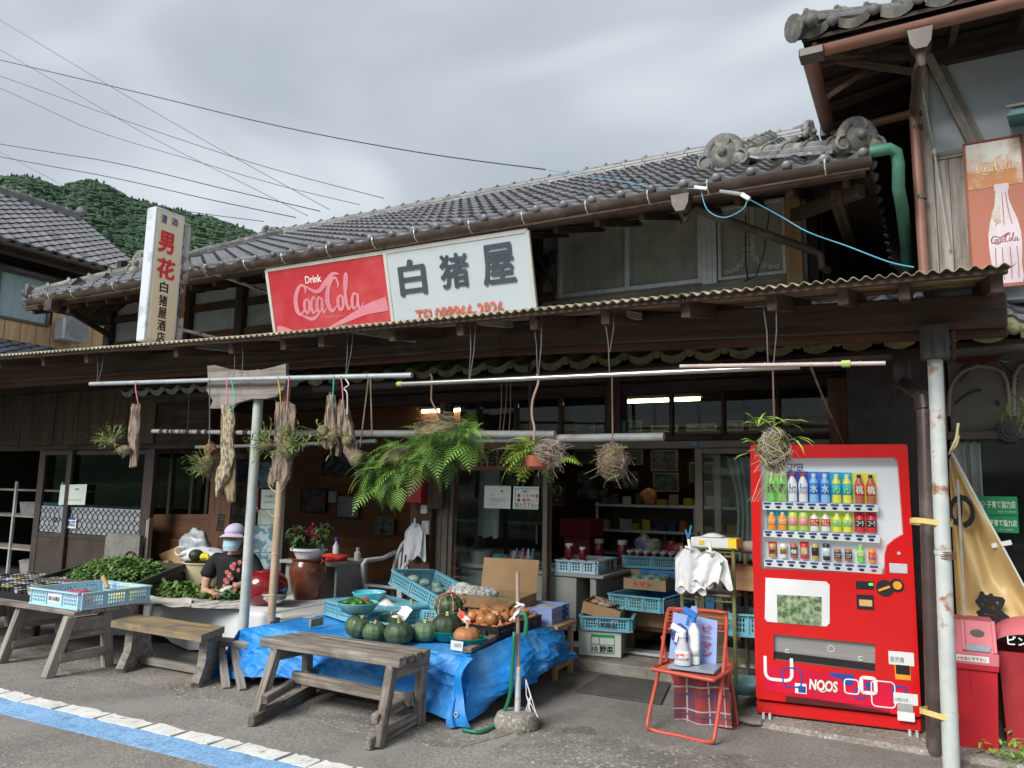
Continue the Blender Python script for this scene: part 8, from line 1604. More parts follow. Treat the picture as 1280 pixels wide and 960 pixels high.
def vbox(px0,py0,px1,py1,y0,y1,nm,m):A,B=vf(px0,py1),vf(px1,py0);q=MB();q.box((A[0],y0,A[1]),(B[0],y1,B[1]),.002);return q.build(nm,m,vm,local=True)
o=vbox(1070,727,1092,736,-.004,.001,'coin_display',W['black']);vbox(1086,729,1091,731.5,-.006,-.0045,'green_readout',mat('green_led',(.1,.8,.2),vary=0,emit=((.1,.9,.2),.8)))
vbox(1071,744,1092,761,-.006,.001,'note_slot',W['black']);vbox(1074,750,1090,757,-.009,-.0065,'note_mouth',mat('orange_cream',(.75,.45,.2),vary=0))
vbox(1044,742,1063,758,-.002,.001,'square_hatch',redv)
for i,(px,py,r)in enumerate(((1106,735,.052),(1121,731.5,.042))):c0=vf(px,py);q=MB();q.tube([V(c0[0],.0,c0[1]),V(c0[0],-.006-.001*i,c0[1])],r,24);q.build('coin_bezel',W['black'],vm,local=True)
c0=vf(1121.5,731.5);q=MB();q.lathe([(.012,-.0),(.026,0),(.026,.012),(.012,.012)],V(c0[0],-.007,c0[1]),20,axis=(0,-1,0));q.build('coin_ring',mat('orange_plastic',(.85,.35,.03),vary=0),vm,local=True);q=MB();a,b=vf(1098,738),vf(1112,733);q.bar(L3(a,-.010),L3(b,-.010),.006,.014,(0,0,1));q.build('return_lever',bpy.data.materials['orange_plastic'],vm,local=True)
vbox(1112,705,1134,716,-.004,.001,'silver_badge',W['alu']);c0=vf(1123.5,691.5);q=MB();q.tube([V(c0[0],0,c0[1]),V(c0[0],-.006,c0[1])],.010,10);q.build('lock',W['alu'],vm,local=True)
for(a,b,c_,d,m,tx)in((1111,816,1142,830,labelw,'販売機'),(1117,868,1147,879,labelw,'お問合せ先')):
    o=vbox(a,b,c_,d,-.006,-.0035,'sticker',m);A,B=vf(a+2,d-3),vf(c_-8,b+4);q=MB();text_mb(q,tx,L3(A,-.0065),V((B[0]-A[0])*.8,0,0),V(0,0,(B[1]-A[1])*.8));q.build('lettering',greyink,o,local=True)
vbox(1119,831,1138,849,-.004,.001,'orange_reader',bpy.data.materials['orange_plastic']);vbox(1120,832,1137,842,-.007,-.0045,'reader_screen',W['black']);vbox(1122,880,1141,889,-.006,-.0035,'grey_plate',W['greypvc']);vbox(1122,891,1143,900,-.006,-.0035,'white_plate',labelw)
for x in(.06,VW-.06):q=MB();q.box((x-.08,-.06,-.045),(x+.06,.02,-.035),0);q.box((x-.02,-.04,-.04),(x-.005,.0,.02),0);q.box((x+.02,-.04,-.04),(x+.035,0,.02),0);q.build('foot_bracket',W['alu'],vm,local=True)
# folding chair, rack, bags
fc_=thing('folding_chair','red tubular folding chair with plaid towel holding disinfectant bottles','chair',(-1.45,5.2,0));cr_=mat('coral_red_tube',(.50,.095,.06),(.42,.075,.05),sc=(9,9,9),rough=.4,vary=0,c=(.22,.09,.06),csc=9,clo=.62,chi=.72)
FL,FR=at(812,912,z=.015),at(893,929,z=.015);T1,T2=at(834,762,y=5.52),at(908,768,y=5.42);SLf,SRf=at(815,836,y=5.02),at(893,850,y=4.98);SLb,SRb=at(836,828,y=5.40),at(916,832,y=5.36)
def loop(P,r=.0125,close=False):q=MB();q.tube(smooth_pts([tuple(p)for p in P],4),r,9);return q
m1=FL+V(.02,0,.04);q=loop([T1+V(.03,0,.01),T1+V(-.0,0,-.03),SLf.lerp(SLb,.45)+V(0,0,.0),FL+V(-.01,0,.06),FL+V(.02,-.01,.005),FL.lerp(FR,.5),FR+V(-.03,-.01,.005),FR+V(.005,0,.06),SRf.lerp(SRb,.45),T2+V(.0,0,-.03),T2+V(-.03,0,.01),T1.lerp(T2,.5)+V(0,0,.012),T1+V(.03,0,.01)]);q.build('front_frame',cr_,fc_,smooth=True)
BL_,BR_=at(858,888,z=.015),at(918,905,z=.015)
q=loop([at(828,795,y=5.42),at(835,830,y=5.44),BL_+V(-.02,0,.06),BL_,BL_.lerp(BR_,.5),BR_,BR_+V(.01,0,.06),at(906,800,y=5.40)]);q.build('rear_frame',cr_,fc_,smooth=True)
q=loop([SLb,SLf+V(0,.02,0),SLf+V(.03,-.01,0),SLf.lerp(SRf,.5)+V(0,-.01,0),SRf+V(-.03,-.01,0),SRf+V(0,.03,0),SRb,SLb.lerp(SRb,.5),SLb]);q.build('seat_frame',cr_,fc_,smooth=True)
q=MB()
for k in range(14):t=(k+.5)/14;q.tube([SLf.lerp(SRf,t),SLb.lerp(SRb,t)],.003,4);q.tube([SLf.lerp(SLb,t),SRf.lerp(SRb,t)],.003,4)
B1,B2=at(832,786,y=5.45),at(908,790,y=5.40)
for k in range(15):t=(k+.5)/15;q.tube([T1.lerp(T2,t),B1.lerp(B2,t)],.0035,4)
for k in range(6):t=(k+.2)/5.4;q.tube([T1.lerp(B1,t),T2.lerp(B2,t)],.0035,4)
q.build('wire_mesh',cr_,fc_,kind='stuff');q=MB();q.tube([B1,B2],.009,6);q.build('back_rail',cr_,fc_)
plm=mat('plaid_cloth_red',(.36,.055,.06),(.20,.05,.08),sc=(8,8,.3),rough=.95,vary=0,lo=.45,hi=.55,bump=.3,bsc=200)
twl=thing('plaid_towel','red and grey plaid towel hanging below the seat of the folding chair','towel',(-1.4,5.3,.05));Tt=[at(843,842,y=5.20),at(910,842,y=5.18),at(915,912,y=5.22),at(843,900,y=5.30)]
def tw_(i,j,o=0):p=Tt[0].lerp(Tt[1],i).lerp(Tt[3].lerp(Tt[2],i),j);return p+V(0,-.012*math.sin(i*14+j*2)-.006*math.sin(i*5)-o,.006*math.sin(i*9)*j)
q=MB();q.grid(tw_,40,14);q.build('cloth',plm,twl,smooth=True)
for nm,m,us,vs_ in(('pale_stripe',mat('pale_stripe',(.50,.46,.44),vary=0),((.22,.03),(.62,.025),(.9,.02)),((.25,.03),(.72,.03),(.96,.02))),('blue_stripe',mat('navy_stripe',(.13,.09,.15),vary=0),((.30,.05),(.72,.04)),((.40,.05),(.82,.04)))):
    q=MB()
    for u,w_ in us:q.grid(lambda i,j:tw_(u+w_*i,j,.003),2,14)
    for v,w_ in vs_:q.grid(lambda i,j:tw_(i,min(1,v+w_*j),.0035),40,2)
    q.build(nm,m,twl,kind='stuff',smooth=True)
bz_=SLf.z+.012;q=MB();q.box((SLf.x+.10,5.03,bz_),(SLf.x+.40,5.30,bz_+.018));q.build('folded_papers',mat('grey_blue_folder',(.28,.34,.42),vary=0,rough=.3),None,label='grey blue folder and papers lying on the folding chair seat',cat='folder')
A=at(837,822,y=5.28);B=at(896,836,y=5.28);q=MB();L=B.x-A.x;q.plate([(0,0),(L,-.02),(L+.01,.27),(L*.62,.285),(L*.60,.35),(L*.48,.35),(L*.46,.285),(.03,.30)],[],V(A.x,5.27,bz_+.02),V(1,0,0),V(0,.05,1),.006);jp=q.build('carton_sign',jab,None,label='lavender blue carton piece with printed flower leaning on the folding chair',cat='carton')
q=MB()
for k in range(9):a=k*.7;c0=V(A.x+.075+math.cos(a)*.035,5.258,bz_+.18+math.sin(a)*.045);q.tube([c0+V(math.cos(b)*.022,0,math.sin(b)*.026)for b in[j*.785 for j in range(9)]],.005,4)
q.build('printed_flower',blueink,jp);q=MB();text_mb(q,'ピ\nー\nマ\nン',V(A.x+L*.72,5.256,bz_+.06),V(.06,0,0),V(0,0,.20),bold=.03);q.build('lettering',redink,jp)
for i,(px,r,h,lab)in enumerate(((859,.036,.30,'tall white disinfectant spray bottle with blue nozzle on the folding chair'),(855,.052,.20,'squat translucent spray bottle with red label in front on the folding chair'))):
    p=V(at(px+(7 if i==0 else 0),838,y=5.12).x,5.16-.07*i,bz_+.02);sb=thing('spray_bottle',lab,'bottle',p);q=MB();pr=[(0,0),(r,.003),(r,h*.72),(r*.4,h*.84),(r*.38,h*.9),(0,h*.9)]if i==0 else[(0,0),(r*1.05,.004),(r,h*.4),(r*.45,h*.78),(r*.4,h*.9),(0,h*.9)]
    q.lathe(pr,p,18,sy=.75);q.build('body',W['whiteplastic']if i==0 else mat('milky_plastic',(.62,.64,.70),vary=0,rough=.3),sb,smooth=.9);q=MB();q.bar(p+V(.02,0,h+.0),p+V(-.07,0,h+.045),.03,.04,c=.006);q.bar(p+V(-.03,0,h+.0),p+V(-.045,0,h-.06),.012,.02);q.tube([p+V(0,0,h*.88),p+V(0,0,h+.01)],r*.45,10);q.build('spray_head',mat('blue_nozzle',(.03,.18,.6),vary=0)if i==0 else W['whiteplastic'],sb)
    q=MB();q.lathe([(r*1.03,h*.18),(r*.98,h*.45)],p,18,sy=.76);lo=q.build('label',labelw if i==0 else mat('red_white_bottle_label',(.75,.1,.08),(.8,.78,.78),sc=(30,30,60),lo=.5,hi=.55,vary=0),sb,smooth=True)
rk=thing('wire_rack','greenish wire shelf rack standing between the entrance and the vending machine','rack',(-1.35,5.95,0));rgm=mat('greenish_rack_tube',(.22,.25,.10),(.14,.16,.07),rough=.5,vary=0);rX=[at(857,700,y=5.75).x,at(918,700,y=5.75).x-.0];zr=at(890,684,y=5.75).z
rX=[rX[0]-.02,rX[1]+.0]
for x in rX:
    for y in(5.72,6.12):q=MB();q.tube([(x,y,.02),(x,y,zr)],.014,8);q.build('upright',rgm,rk)
for z in(.28,.62,at(890,745,y=5.75).z,zr-.03):
    q=MB()
    for k in range(14):y=5.72+.4*k/13;q.tube([(rX[0],y,z),(rX[1],y,z)],.003,4)
    for y in(5.72,6.12):
        for dz in(0,-.03):q.tube([(rX[0],y,z+dz),(rX[1],y,z+dz)],.005,5)
        q.tube([(rX[0]+(rX[1]-rX[0])*k/10,y,z-.03*(k%2))for k in range(11)],.003,4)
    q.build('wire_shelf',rgm,rk)
q=MB();z=at(890,745,y=5.75).z;q.box((rX[0]+.03,5.70,z+.006),(rX[1]-.02,6.05,z+.02));q.build('grey_board',W['silverwood'],None,label='grey board on the middle shelf of the wire rack',cat='board')
q=MB();q.box((rX[0]+.08,5.68,zr),(rX[1]+.03,5.85,zr+.07));ub=q.build('bag_box',labelw,None,label='white and yellow carton of plastic bags on top of the wire rack',cat='box');q=MB();q.box((rX[1]-.03,5.678,zr+.003),(rX[1]+.032,5.852,zr+.071),0);q.box((rX[0]+.14,5.677,zr+.02),(rX[0]+.18,5.679,zr+.05),0);q.build('yellow_print',mat('yellow_print',(.75,.58,.05),vary=0),ub);q=MB();q.grid(lambda i,j:V(rX[0]+.14+.16*i,5.70+.12*j,zr+.075+.03*math.sin(i*3)*abs(math.sin(j*7))),8,8);q.build('bag_end',wbag,ub,smooth=True)
for i,x_ in enumerate((rX[1]+.10,)):q=MB();q.tube([(rX[1]+.02,5.9,zr+.0),(rX[1]+.22,5.8,zr+.02)],.045,12);q.build('rolled_mat',mat('brown_rolled_mat',(.34,.26,.22),(.25,.19,.16),vary=0),None,label='rolled brown mat lying at the top right of the wire rack',cat='mat')
ce2=crate('crate','sky blue crate on the rack left of the vending machine',cyan,.34,.36,.16,(-1.18,5.98,.50),R_(12),tag='none');q=MB();q.lathe([(0,.003),(.10,0),(.17,.07),(.175,.08),(.165,.08),(0,.02)],at(930,865,y=5.75)+V(0,0,-.0),24);q.build('basin',bowlm,None,label='worn teal basin on the lower shelf left of the vending machine',cat='basin',smooth=.9)
q=MB();q.box((rX[1]-.10,5.95,.80),(rX[1]+.16,6.1,.98));q.build('small_box',W['lightwood'],None,label='brown box on the rack behind the hanging bags',cat='box')
q=MB();
for dz in(0,-.02):q.tube([at(864,657+dz,y=5.7),at(861,672,y=5.7)],.006,5)
q.tube([at(857,662,y=5.7),at(860,674,y=5.7)],.006,5);q.build('clothes_pegs',mat('blue_pegs',(.06,.3,.55),vary=0),None,label='blue clothes pegs clipped to the left corner of the rack',cat='pegs')
wb2=mat('white_plastic_bag',(.78,.79,.80),(.68,.69,.71),sc=(6,6,2),rough=.5,vary=.02,bump=.35,bsc=9)
def hbag(px,pyt,pyb,w_,y,lab,skew=0,group=None):
    A=at(px,pyt,y=y);h=A.z-at(px,pyb,y=y).z;t=thing('hanging_bag',lab,'bag',A)
    for k in range(2):
        q=MB();kk=k*.018
        def fn(i,j,k=k):
            sp=.14+.86*min(1,(j/.25))**.6;a=(i-.5)*2;fold=.016*math.sin(i*11+j*2+k*2)*(.3+.7*j)+.012*mnoise.noise(V(i*5,j*4,k+px));zz=-h*j-(.03*math.sin(i*9+k*3)+.02*abs(a))*j;return A+V(a*w_/2*sp+skew*j*(1-2*k)+fold*.3,-kk-fold,zz)
        q.grid(fn,36,16);q.build('bag_layer',wb2,t,smooth=True)
    q=MB();q.tube([A+V(-.01,-.01,.05),A+V(0,-.02,-.0),A+V(.01,-.02,-.04)],.012,7);q.tube([A+V(-.03,-.03,-.0),A+V(.03,-.03,-.02)],.008,6);q.build('bag_handle',wb2,t,smooth=True)
hbag(863,683,736,.22,5.62,'gathered white plastic bag hanging at the left of the wire rack');hbag(889,688,729,.20,5.60,'flat white plastic bag with small green tag hanging on the right of the rack',.05);hbag(520,654,696,.22,FY-.2,'white plastic bags tied to the old timber post',.03)
q=MB();q.box(at(900,707,y=5.56),at(903,703,y=5.56)+V(0,.003,0),0);q.build('green_tag',grn,None,label='tiny green tag on the right hanging bag',cat='tag')
q=MB();P=[at(720,865,z=.013),at(826,881,z=.013),at(838,855,z=.013),at(752,844,z=.013)];q.add(P+[p+V(0,0,.010)for p in P],[(4,5,6,7)]+[(i,(i+1)%4,(i+1)%4+4,i+4)for i in range(4)]);q.build('door_mat',mat('grey_rubber_mat',(.085,.085,.08),(.06,.06,.056),sc=(9,9,9),rough=.9,vary=0,fine=90,bump=.3,bsc=200),None,label='flat dark grey rubber mat before the entrance step',cat='mat')
q=MB();q.lathe([(.075,0),(.09,.01),(.08,.03),(0,.035)],at(939,904,z=.02),9,wob=.1,sy=.6);q.build('flat_stone',W['stepc'],None,label='small flat stone at the left foot of the vending machine',cat='stone')
# bins and banner at the right
br_=mat('red_bin_plastic',(.50,.018,.03),(.42,.014,.025),sc=(3,3,3),rough=.45,vary=.05,c=(.56,.10,.11),csc=3,clo=.55,chi=.8);lr_=mat('pink_faded_lid',(.60,.17,.20),(.52,.13,.16),sc=(3,3,3),rough=.5,vary=.03)
bi=thing('recycling_bin','red square recycling bin with faded pink two hole lid right of the post','bin',(.17,5.68,0));bX0,bX1,bY0,bY1=.0,.295,5.53,5.86;bh=at(1225,832,y=bY0).z
q=MB();q.add([(bX0+.02,bY0+.02,.012),(bX1-.02,bY0+.02,.012),(bX1-.02,bY1-.02,.012),(bX0+.02,bY1-.02,.012),(bX0,bY0,bh),(bX1,bY0,bh),(bX1,bY1,bh),(bX0,bY1,bh)],[(3,2,1,0)]+[(i,(i+1)%4,(i+1)%4+4,i+4)for i in range(4)]);q.tube([(bX0+.15,bY0+.002,bh-.02),(bX0+.16,bY0+.008,bh-.17)],.005,5);q.bar((bX0-.008,bY0-.004,bh-.012),(bX1+.008,bY0-.004,bh-.012),.02,.03);q.build('body',br_,bi)
lt=at(1225,776,y=bY0+.1).z;F0=bY0-.012;q=MB();q.box((bX0-.012,F0,bh),(bX1+.012,bY1+.01,bh+.075),.006)
hol=[[(.145+.05*math.cos(a),.085+.034*math.sin(a))for a in[k*.524 for k in range(12)]],[(.215-.0+.0*math.cos(a),0)for a in()]][:1];wl2=bX1-bX0
sl=V(0,.38,.92).normalized();hl=(lt-bh-.075)/sl.z;q.plate([(0,0),(wl2,0),(wl2,hl),(0,hl)],[[(cx+.038*math.cos(a),hl*.60+.024*math.sin(a))for a in[k*.524 for k in range(12)]]for cx in(.055,.205)],V(bX0,F0+.02,bh+.075),V(1,0,0),sl,-.01)
topY=F0+.02+sl.y*hl;q.box((bX0,topY,bh+.075),(bX1,bY1,lt),.01);q.bar(V(bX0+.13,F0+.015,bh+.08),V(bX0+.13,topY,lt+.003),.02,.02);q.bar(V(bX1-.005,F0+.01,bh+.075),V(bX1-.005,topY,lt+.003),.02,.03);q.build('lid',lr_,bi)
q=MB();q.plate([(.01,.01),(wl2-.01,.01),(wl2-.01,hl-.01),(.01,hl-.01)],[],V(bX0,F0+.05,bh+.06),V(1,0,0),sl,-.01);q.build('inside_shade_plate',W['black'],bi)  # black plate under the lid stands in for the shade inside the bin
nz_=V(1,0,0).cross(sl);q=MB()
for cx in(.055,.205):q.plate([(cx+.036*math.cos(t),hl*.60+.022*math.sin(t))for t in[k*.524 for k in range(12)]],[],V(bX0,F0+.02,bh+.075)+nz_*.0005,V(1,0,0),sl,.001)
q.build('opening_shade_disc',W['black'],bi,kind='stuff');q=MB();q.box((bX0+.14,F0+.012,bh+.082),(bX1-.03,F0+.02,bh+.115));q.build('can_sticker',mat('silver_blue_sticker',(.35,.45,.52),vary=0,sc=(30,30,30)),bi)  # black discs over the lid holes paint in their inner darkness
q=MB();q.box((bX0+.02,F0-.003,bh+.02),(bX1-.04,F0,bh+.055),0);ss_=q.build('notice_strip',labelw,bi);q=MB();text_mb(q,'缶を入れないで下さい',V(bX0+.05,F0-.005,bh+.028),V(.19,0,0),V(0,0,.02),bold=.03);q.build('lettering',redink,ss_)
b2_=thing('recycling_bin','darker red bin with rounded pink lid cut off by the right frame edge','bin',(.5,5.75,0));q=MB();q.add([(.33,5.66,.01),(.62,5.66,.01),(.62,5.98,.01),(.33,5.98,.01),(.31,5.64,.60),(.64,5.64,.60),(.64,6.0,.60),(.31,6.0,.60)],[(3,2,1,0)]+[(i,(i+1)%4,(i+1)%4+4,i+4)for i in range(4)]);q.build('body',mat('dull_red_bin',(.36,.03,.035),(.28,.02,.03),vary=0,rough=.5),b2_)
q=MB();q.grid(lambda i,j:V(.30+.35*i,5.63+.38*j,.60+.19*(math.sin(math.pi*min(1,max(0,.08+.84*j)))**.4)*(math.sin(math.pi*(.06+.88*i))**.35)),14,12);q.build('lid',lr_,b2_,smooth=True);q=MB();text_mb(q,'ビン',V(.36,5.622,.645),V(.10,0,0),V(0,.0,.05),bold=.03);q.build('lettering',wht,b2_)
bnm=thing('banner_flag','cream yellow banner flag with black brush characters slumped on a white pole','banner flag',(.3,5.95,.6));flm=mat('cream_yellow_banner',(.66,.50,.24),(.56,.41,.18),sc=(3,3,1),rough=.38,vary=0)
PT,PB=at(1189,568,y=6.1),at(1300,772,y=5.86)
def flag(i,j):top=PT.lerp(PB,j);lo2=at(1186,575,y=6.02).lerp(at(1196,775,y=6.02),min(1,j*1.5)).lerp(at(1252,800,y=5.95),max(0,j*1.5-1));p=top.lerp(lo2,i);return p+V(.0,-.06*math.sin(i*11+j*3)*min(1,2*j+.2)-.02*math.sin(i*23-j*5)*j,0)
q=MB();q.grid(flag,26,40);q.build('cloth',flm,bnm,smooth=True);q=MB();q.tube([PT+V(0,-.01,.02),PB+V(0,-.01,0)],.010,8);q.build('pole',W['whiteplastic'],bnm);q=MB();m=PT.lerp(PB,.58);q.bar(m+V(-.05,-.02,-.01),m+V(.06,-.03,.02),.012,.03);q.build('clip',W['whiteplastic'],bnm)
q=MB();U=V(.11,-.01,.0)
text_mb(q,'の',at(1190,660,y=5.92),V(.14,0,.02),V(-.02,0,.20),th=.0,bold=.045);text_mb(q,'祭',at(1225,788,y=5.84),V(.17,0,-.02),V(-.02,0,.24),th=.0,bold=.045);q.build('lettering',inkm,bnm)
q=MB();q.tube([at(1197,600,y=5.7),at(1206,770,y=5.6)],.008,6);q.build('thin_rod',W['greypvc'],None,label='thin grey rod standing behind the right post',cat='rod')
random.seed(6);q=MB();g0=at(1285,962,z=0)
for i in range(240):p=g0+V(random.gauss(0,.10),random.gauss(0,.09),random.random()*.13);leaf(q,p,V(random.gauss(0,1),random.gauss(0,1),random.gauss(.5,.5)),.05,.018,V(0,0,1))
q.build('roadside_weed',leafm('bright_weed_green',(.22,.42,.07),(.08,.20,.03)),None,label='bright green leafy weed at the bottom right corner',cat='weed',kind='stuff',smooth=None)
# HANGING PLANTS
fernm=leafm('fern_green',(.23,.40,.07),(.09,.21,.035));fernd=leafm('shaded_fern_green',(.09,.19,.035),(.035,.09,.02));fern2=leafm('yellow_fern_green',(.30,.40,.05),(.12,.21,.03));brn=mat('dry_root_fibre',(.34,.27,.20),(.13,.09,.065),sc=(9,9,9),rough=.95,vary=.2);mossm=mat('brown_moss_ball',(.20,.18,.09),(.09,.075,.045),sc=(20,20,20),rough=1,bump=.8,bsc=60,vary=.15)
def frond(L,n=10,droop=.9,wd=.42):
    q=MB();pts=[];p=V(0,0,0);a=.35
    for i in range(n+1):pts.append(p.copy());p=p+V(math.cos(a),0,math.sin(a))*(L/n);a-=droop*1.7/n
    q.tube(pts,[.0022*(1-i/(n+2))for i in range(n+1)],3)
    for i in range(1,n+1):
        t=i/n;w_=L*wd*(math.sin(math.pi*min(1,t*.80+.18)))**.8*(1.03-t*.8);d=(pts[i]-pts[i-1]).normalized()
        for s_ in(-1,1):
            pd=(V(0,s_,0)+d*.6+V(0,0,-.1)).normalized();r=Vector((random.random()*9,random.random()*9,0));m=5;hw=L/n*.46;vs=[pts[i]-d*.001];lo=[]
            for k in range(m):
                u0=w_*(k+.55)/m;z=hw*(1-k/m*.75)*(1 if k%1==0 else .5);c0=pts[i]+pd*u0-V(0,0,.02*u0)
                vs+=[c0+d*z+pd*w_*.06,c0-d*z*.7+pd*w_*.06,c0+pd*w_*.12+d*z*.18,c0+pd*w_*.12-d*z*.12]
            vs.append(pts[i]+pd*w_);fs=[(0,1,3,2)if 0 else(0,1,3),(0,4,2),(0,3,4)]
            for k in range(1,m):o=1+4*k;pr_=o-2;fs+=[(pr_,o,o+2),(pr_+1,o+3,o+1),(pr_,o+2,o+3,pr_+1)]
            q.add(vs,fs+[(len(vs)-3,len(vs)-1,len(vs)-2)],[r+v*2 for v in vs])
    return q
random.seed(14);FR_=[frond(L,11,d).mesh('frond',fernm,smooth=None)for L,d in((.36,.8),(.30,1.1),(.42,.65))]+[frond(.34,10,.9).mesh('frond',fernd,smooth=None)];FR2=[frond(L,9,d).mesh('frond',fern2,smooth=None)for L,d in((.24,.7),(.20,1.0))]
def put_frond(t,p,yaw,pit,me,s_=1.0):inst('frond',me,t,Matrix.Translation(p)@ Matrix.Rotation(yaw,4,'Z')@ Matrix.Rotation(pit,4,'Y')@ Matrix.Rotation(random.uniform(-.5,.5),4,'X')@ Matrix.Scale(s_,4))
def tangle(c_,r,n,m,t,sc=(1,1,1),nm='root_tangle',thick=.0017):
    q=MB()
    for i in range(n//5):d=V(random.gauss(0,1),random.gauss(0,.6),random.gauss(-.2,1)).normalized();b=c_+V(d.x*sc[0],d.y*sc[1],d.z*sc[2])*r*.9;q.tube([b,b+d*r*.3+V(0,0,-.01),b+d*r*random.uniform(.3,.7)+V(random.uniform(-.03,.03),0,random.uniform(-.05,.01))],thick*.8,3,False)
    for i in range(n):
        a,b=random.random()*6.28,random.gauss(0,.8);P=[];da,db=random.uniform(-.7,.7),random.uniform(-.5,.5)
        for k in range(5):rr=r*random.uniform(.74,1.16);P.append(c_+V(math.cos(a)*math.cos(b)*rr*sc[0],math.sin(a)*math.cos(b)*rr*sc[1],math.sin(b)*rr*sc[2]));a+=da;b+=db
        q.tube(P,thick,3,False)
    return q.build(nm,m,t,kind='stuff',smooth=None)
bf=thing('hanging_fern','very large bushy green fern hanging in front of the lower rails at the centre left','fern',at(553,545,y=4.62));C=bf.location
q=MB();q.ball(C,.13,14,10,(1.5,1,.8),noise=.3);q.ball(at(500,572,y=4.62),.10,12,8,(1.6,1,.8),noise=.3);q.build('root_ball',mossm,bf,smooth=True);tangle(C+V(0,-.02,.02),.17,90,brn,bf,(1.5,.9,.8))
for i in range(300):
    t=random.random();bx=at(462+132*t,545+random.uniform(-12,14)+(1-t)*18,y=4.62+random.uniform(-.14,.12));dn=max(0,.85-t);yaw=random.choice((math.pi,-math.pi/2,random.random()*6.28))if t<.6 else random.random()*6.28
    bx+=V(0,0,-random.random()*.42*dn*(1.3-abs(t-.3)*2));put_frond(bf,bx,yaw+random.gauss(0,.5),random.uniform(-.8 if t>.45 else-.4,.9)+dn*.6,random.choice(FR_),random.uniform(.5,.8)if t<.75 else random.uniform(.45,.7))
q=MB();q.tube([at(540,472,y=YR),at(539,500,y=4.63),C+V(-.02,0,.12)],.007,6);q.tube([at(540,472,y=YR),at(538,467,y=4.63)],.009,6);q.build('hanging_wire',rustw,bf)
f2=thing('hanging_fern','smaller yellowish fern in a reddish pot with tangled roots under the long pole','fern',at(672,572,y=4.62));C=f2.location
q=MB();q.lathe([(.05,-.08),(.085,-.06),(.10,.0),(.10,.01),(0,.01)],C,16);q.build('clay_pot',mat('reddish_clay',(.38,.12,.07),(.28,.08,.05),vary=0,rough=.8),f2);tangle(C+V(.09,0,.03),.115,170,mat('pale_grey_roots',(.46,.40,.34),(.25,.20,.16),vary=0),f2,(1,.9,.75))
for i in range(30):put_frond(f2,C+V(random.uniform(-.13,.02),random.uniform(-.06,.06),random.uniform(.0,.11)),math.pi+random.gauss(0,.9),random.uniform(-.5,.8),random.choice(FR2),random.uniform(.9,1.5))
for i in range(3):put_frond(f2,C+V(.16,0,-.01),random.gauss(0,.3),.1,FR2[0],.75)
q=MB();q.tube(smooth_pts([tuple(at(a,b,y=4.64))for a,b in((671,468),(673,478),(666,500),(665,520),(668,535),(667,555))],4),.008,6);q.build('hanging_wire',mat('pinkish_vine',(.40,.27,.22),vary=0),f2)
for i,(px,py,r,sc_,lab)in enumerate(((766,577,.105,(.95,.9,1.05),'round ball of grey roots with small leaves under the end of the lowest pipe'),(968,562,.10,(.92,.85,1.2),'shaggy grey root bundle hanging in front of the vending machine corner'))):
    t=thing('root_ball_plant',lab,'hanging plant',at(px,py,y=4.62));C=t.location;q=MB();q.ball(C,r*.85,12,10,sc_,noise=.3);q.build('core',mossm,t,smooth=True);tangle(C,r,190,brn if i==0 else mat('silver_grey_roots',(.50,.45,.38),(.25,.20,.15),vary=0),t,sc_)
    for k in range(7 if i==0 else 0):put_frond(t,C+V(random.uniform(-.06,.08),-.03,random.uniform(-.1,.09)),random.random()*6.28,random.uniform(-.3,.5),FR2[k%2],random.uniform(.35,.6))
    if i==1:
        q=MB()
        for(a,b)in((-.08,.13),(.07,.14),(-.09,.02),(.10,.06),(.0,.12),(-.1,-.03)):
            for k in range(5):leaf(q,C+V(a,-.04,b),V(random.gauss(0,1),random.gauss(0,.5),random.gauss(.6,.5)),.12,.018,V(0,0,1),.1,.5)
        q.build('leaf',fern2,t,kind='stuff',smooth=None);q=MB()
        for k in range(14):p=C+V(random.uniform(-.07,.06),0,-.1);q.tube([p,p+V(random.uniform(-.05,.03),0,-.1),p+V(random.uniform(-.12,.04),0,-.2)],.002,3)
        q.build('aerial_root',bpy.data.materials['silver_grey_roots'],t,kind='stuff')
    q=MB();q.tube([at(px-1 if i==0 else 966,466 if i==0 else 458,y=YR),at(px,py-20,y=4.63),C+V(0,0,r)],.005,5);q.build('hanging_wire',rustw,t)
barkm=mat('grey_brown_bark',(.29,.225,.18),(.07,.05,.038),lo=.42,hi=.58,sc=(34,34,7),rough=.95,bump=1.0,vary=.12,det=8)
lich=mat('lichen_spotted_bark',(.50,.43,.30),(.13,.095,.065),sc=(30,30,16),rough=.95,bump=1,vary=0,det=8,lo=.42,hi=.58)
dend=leafm('orchid_leaf_green',(.24,.33,.09),(.10,.15,.04))
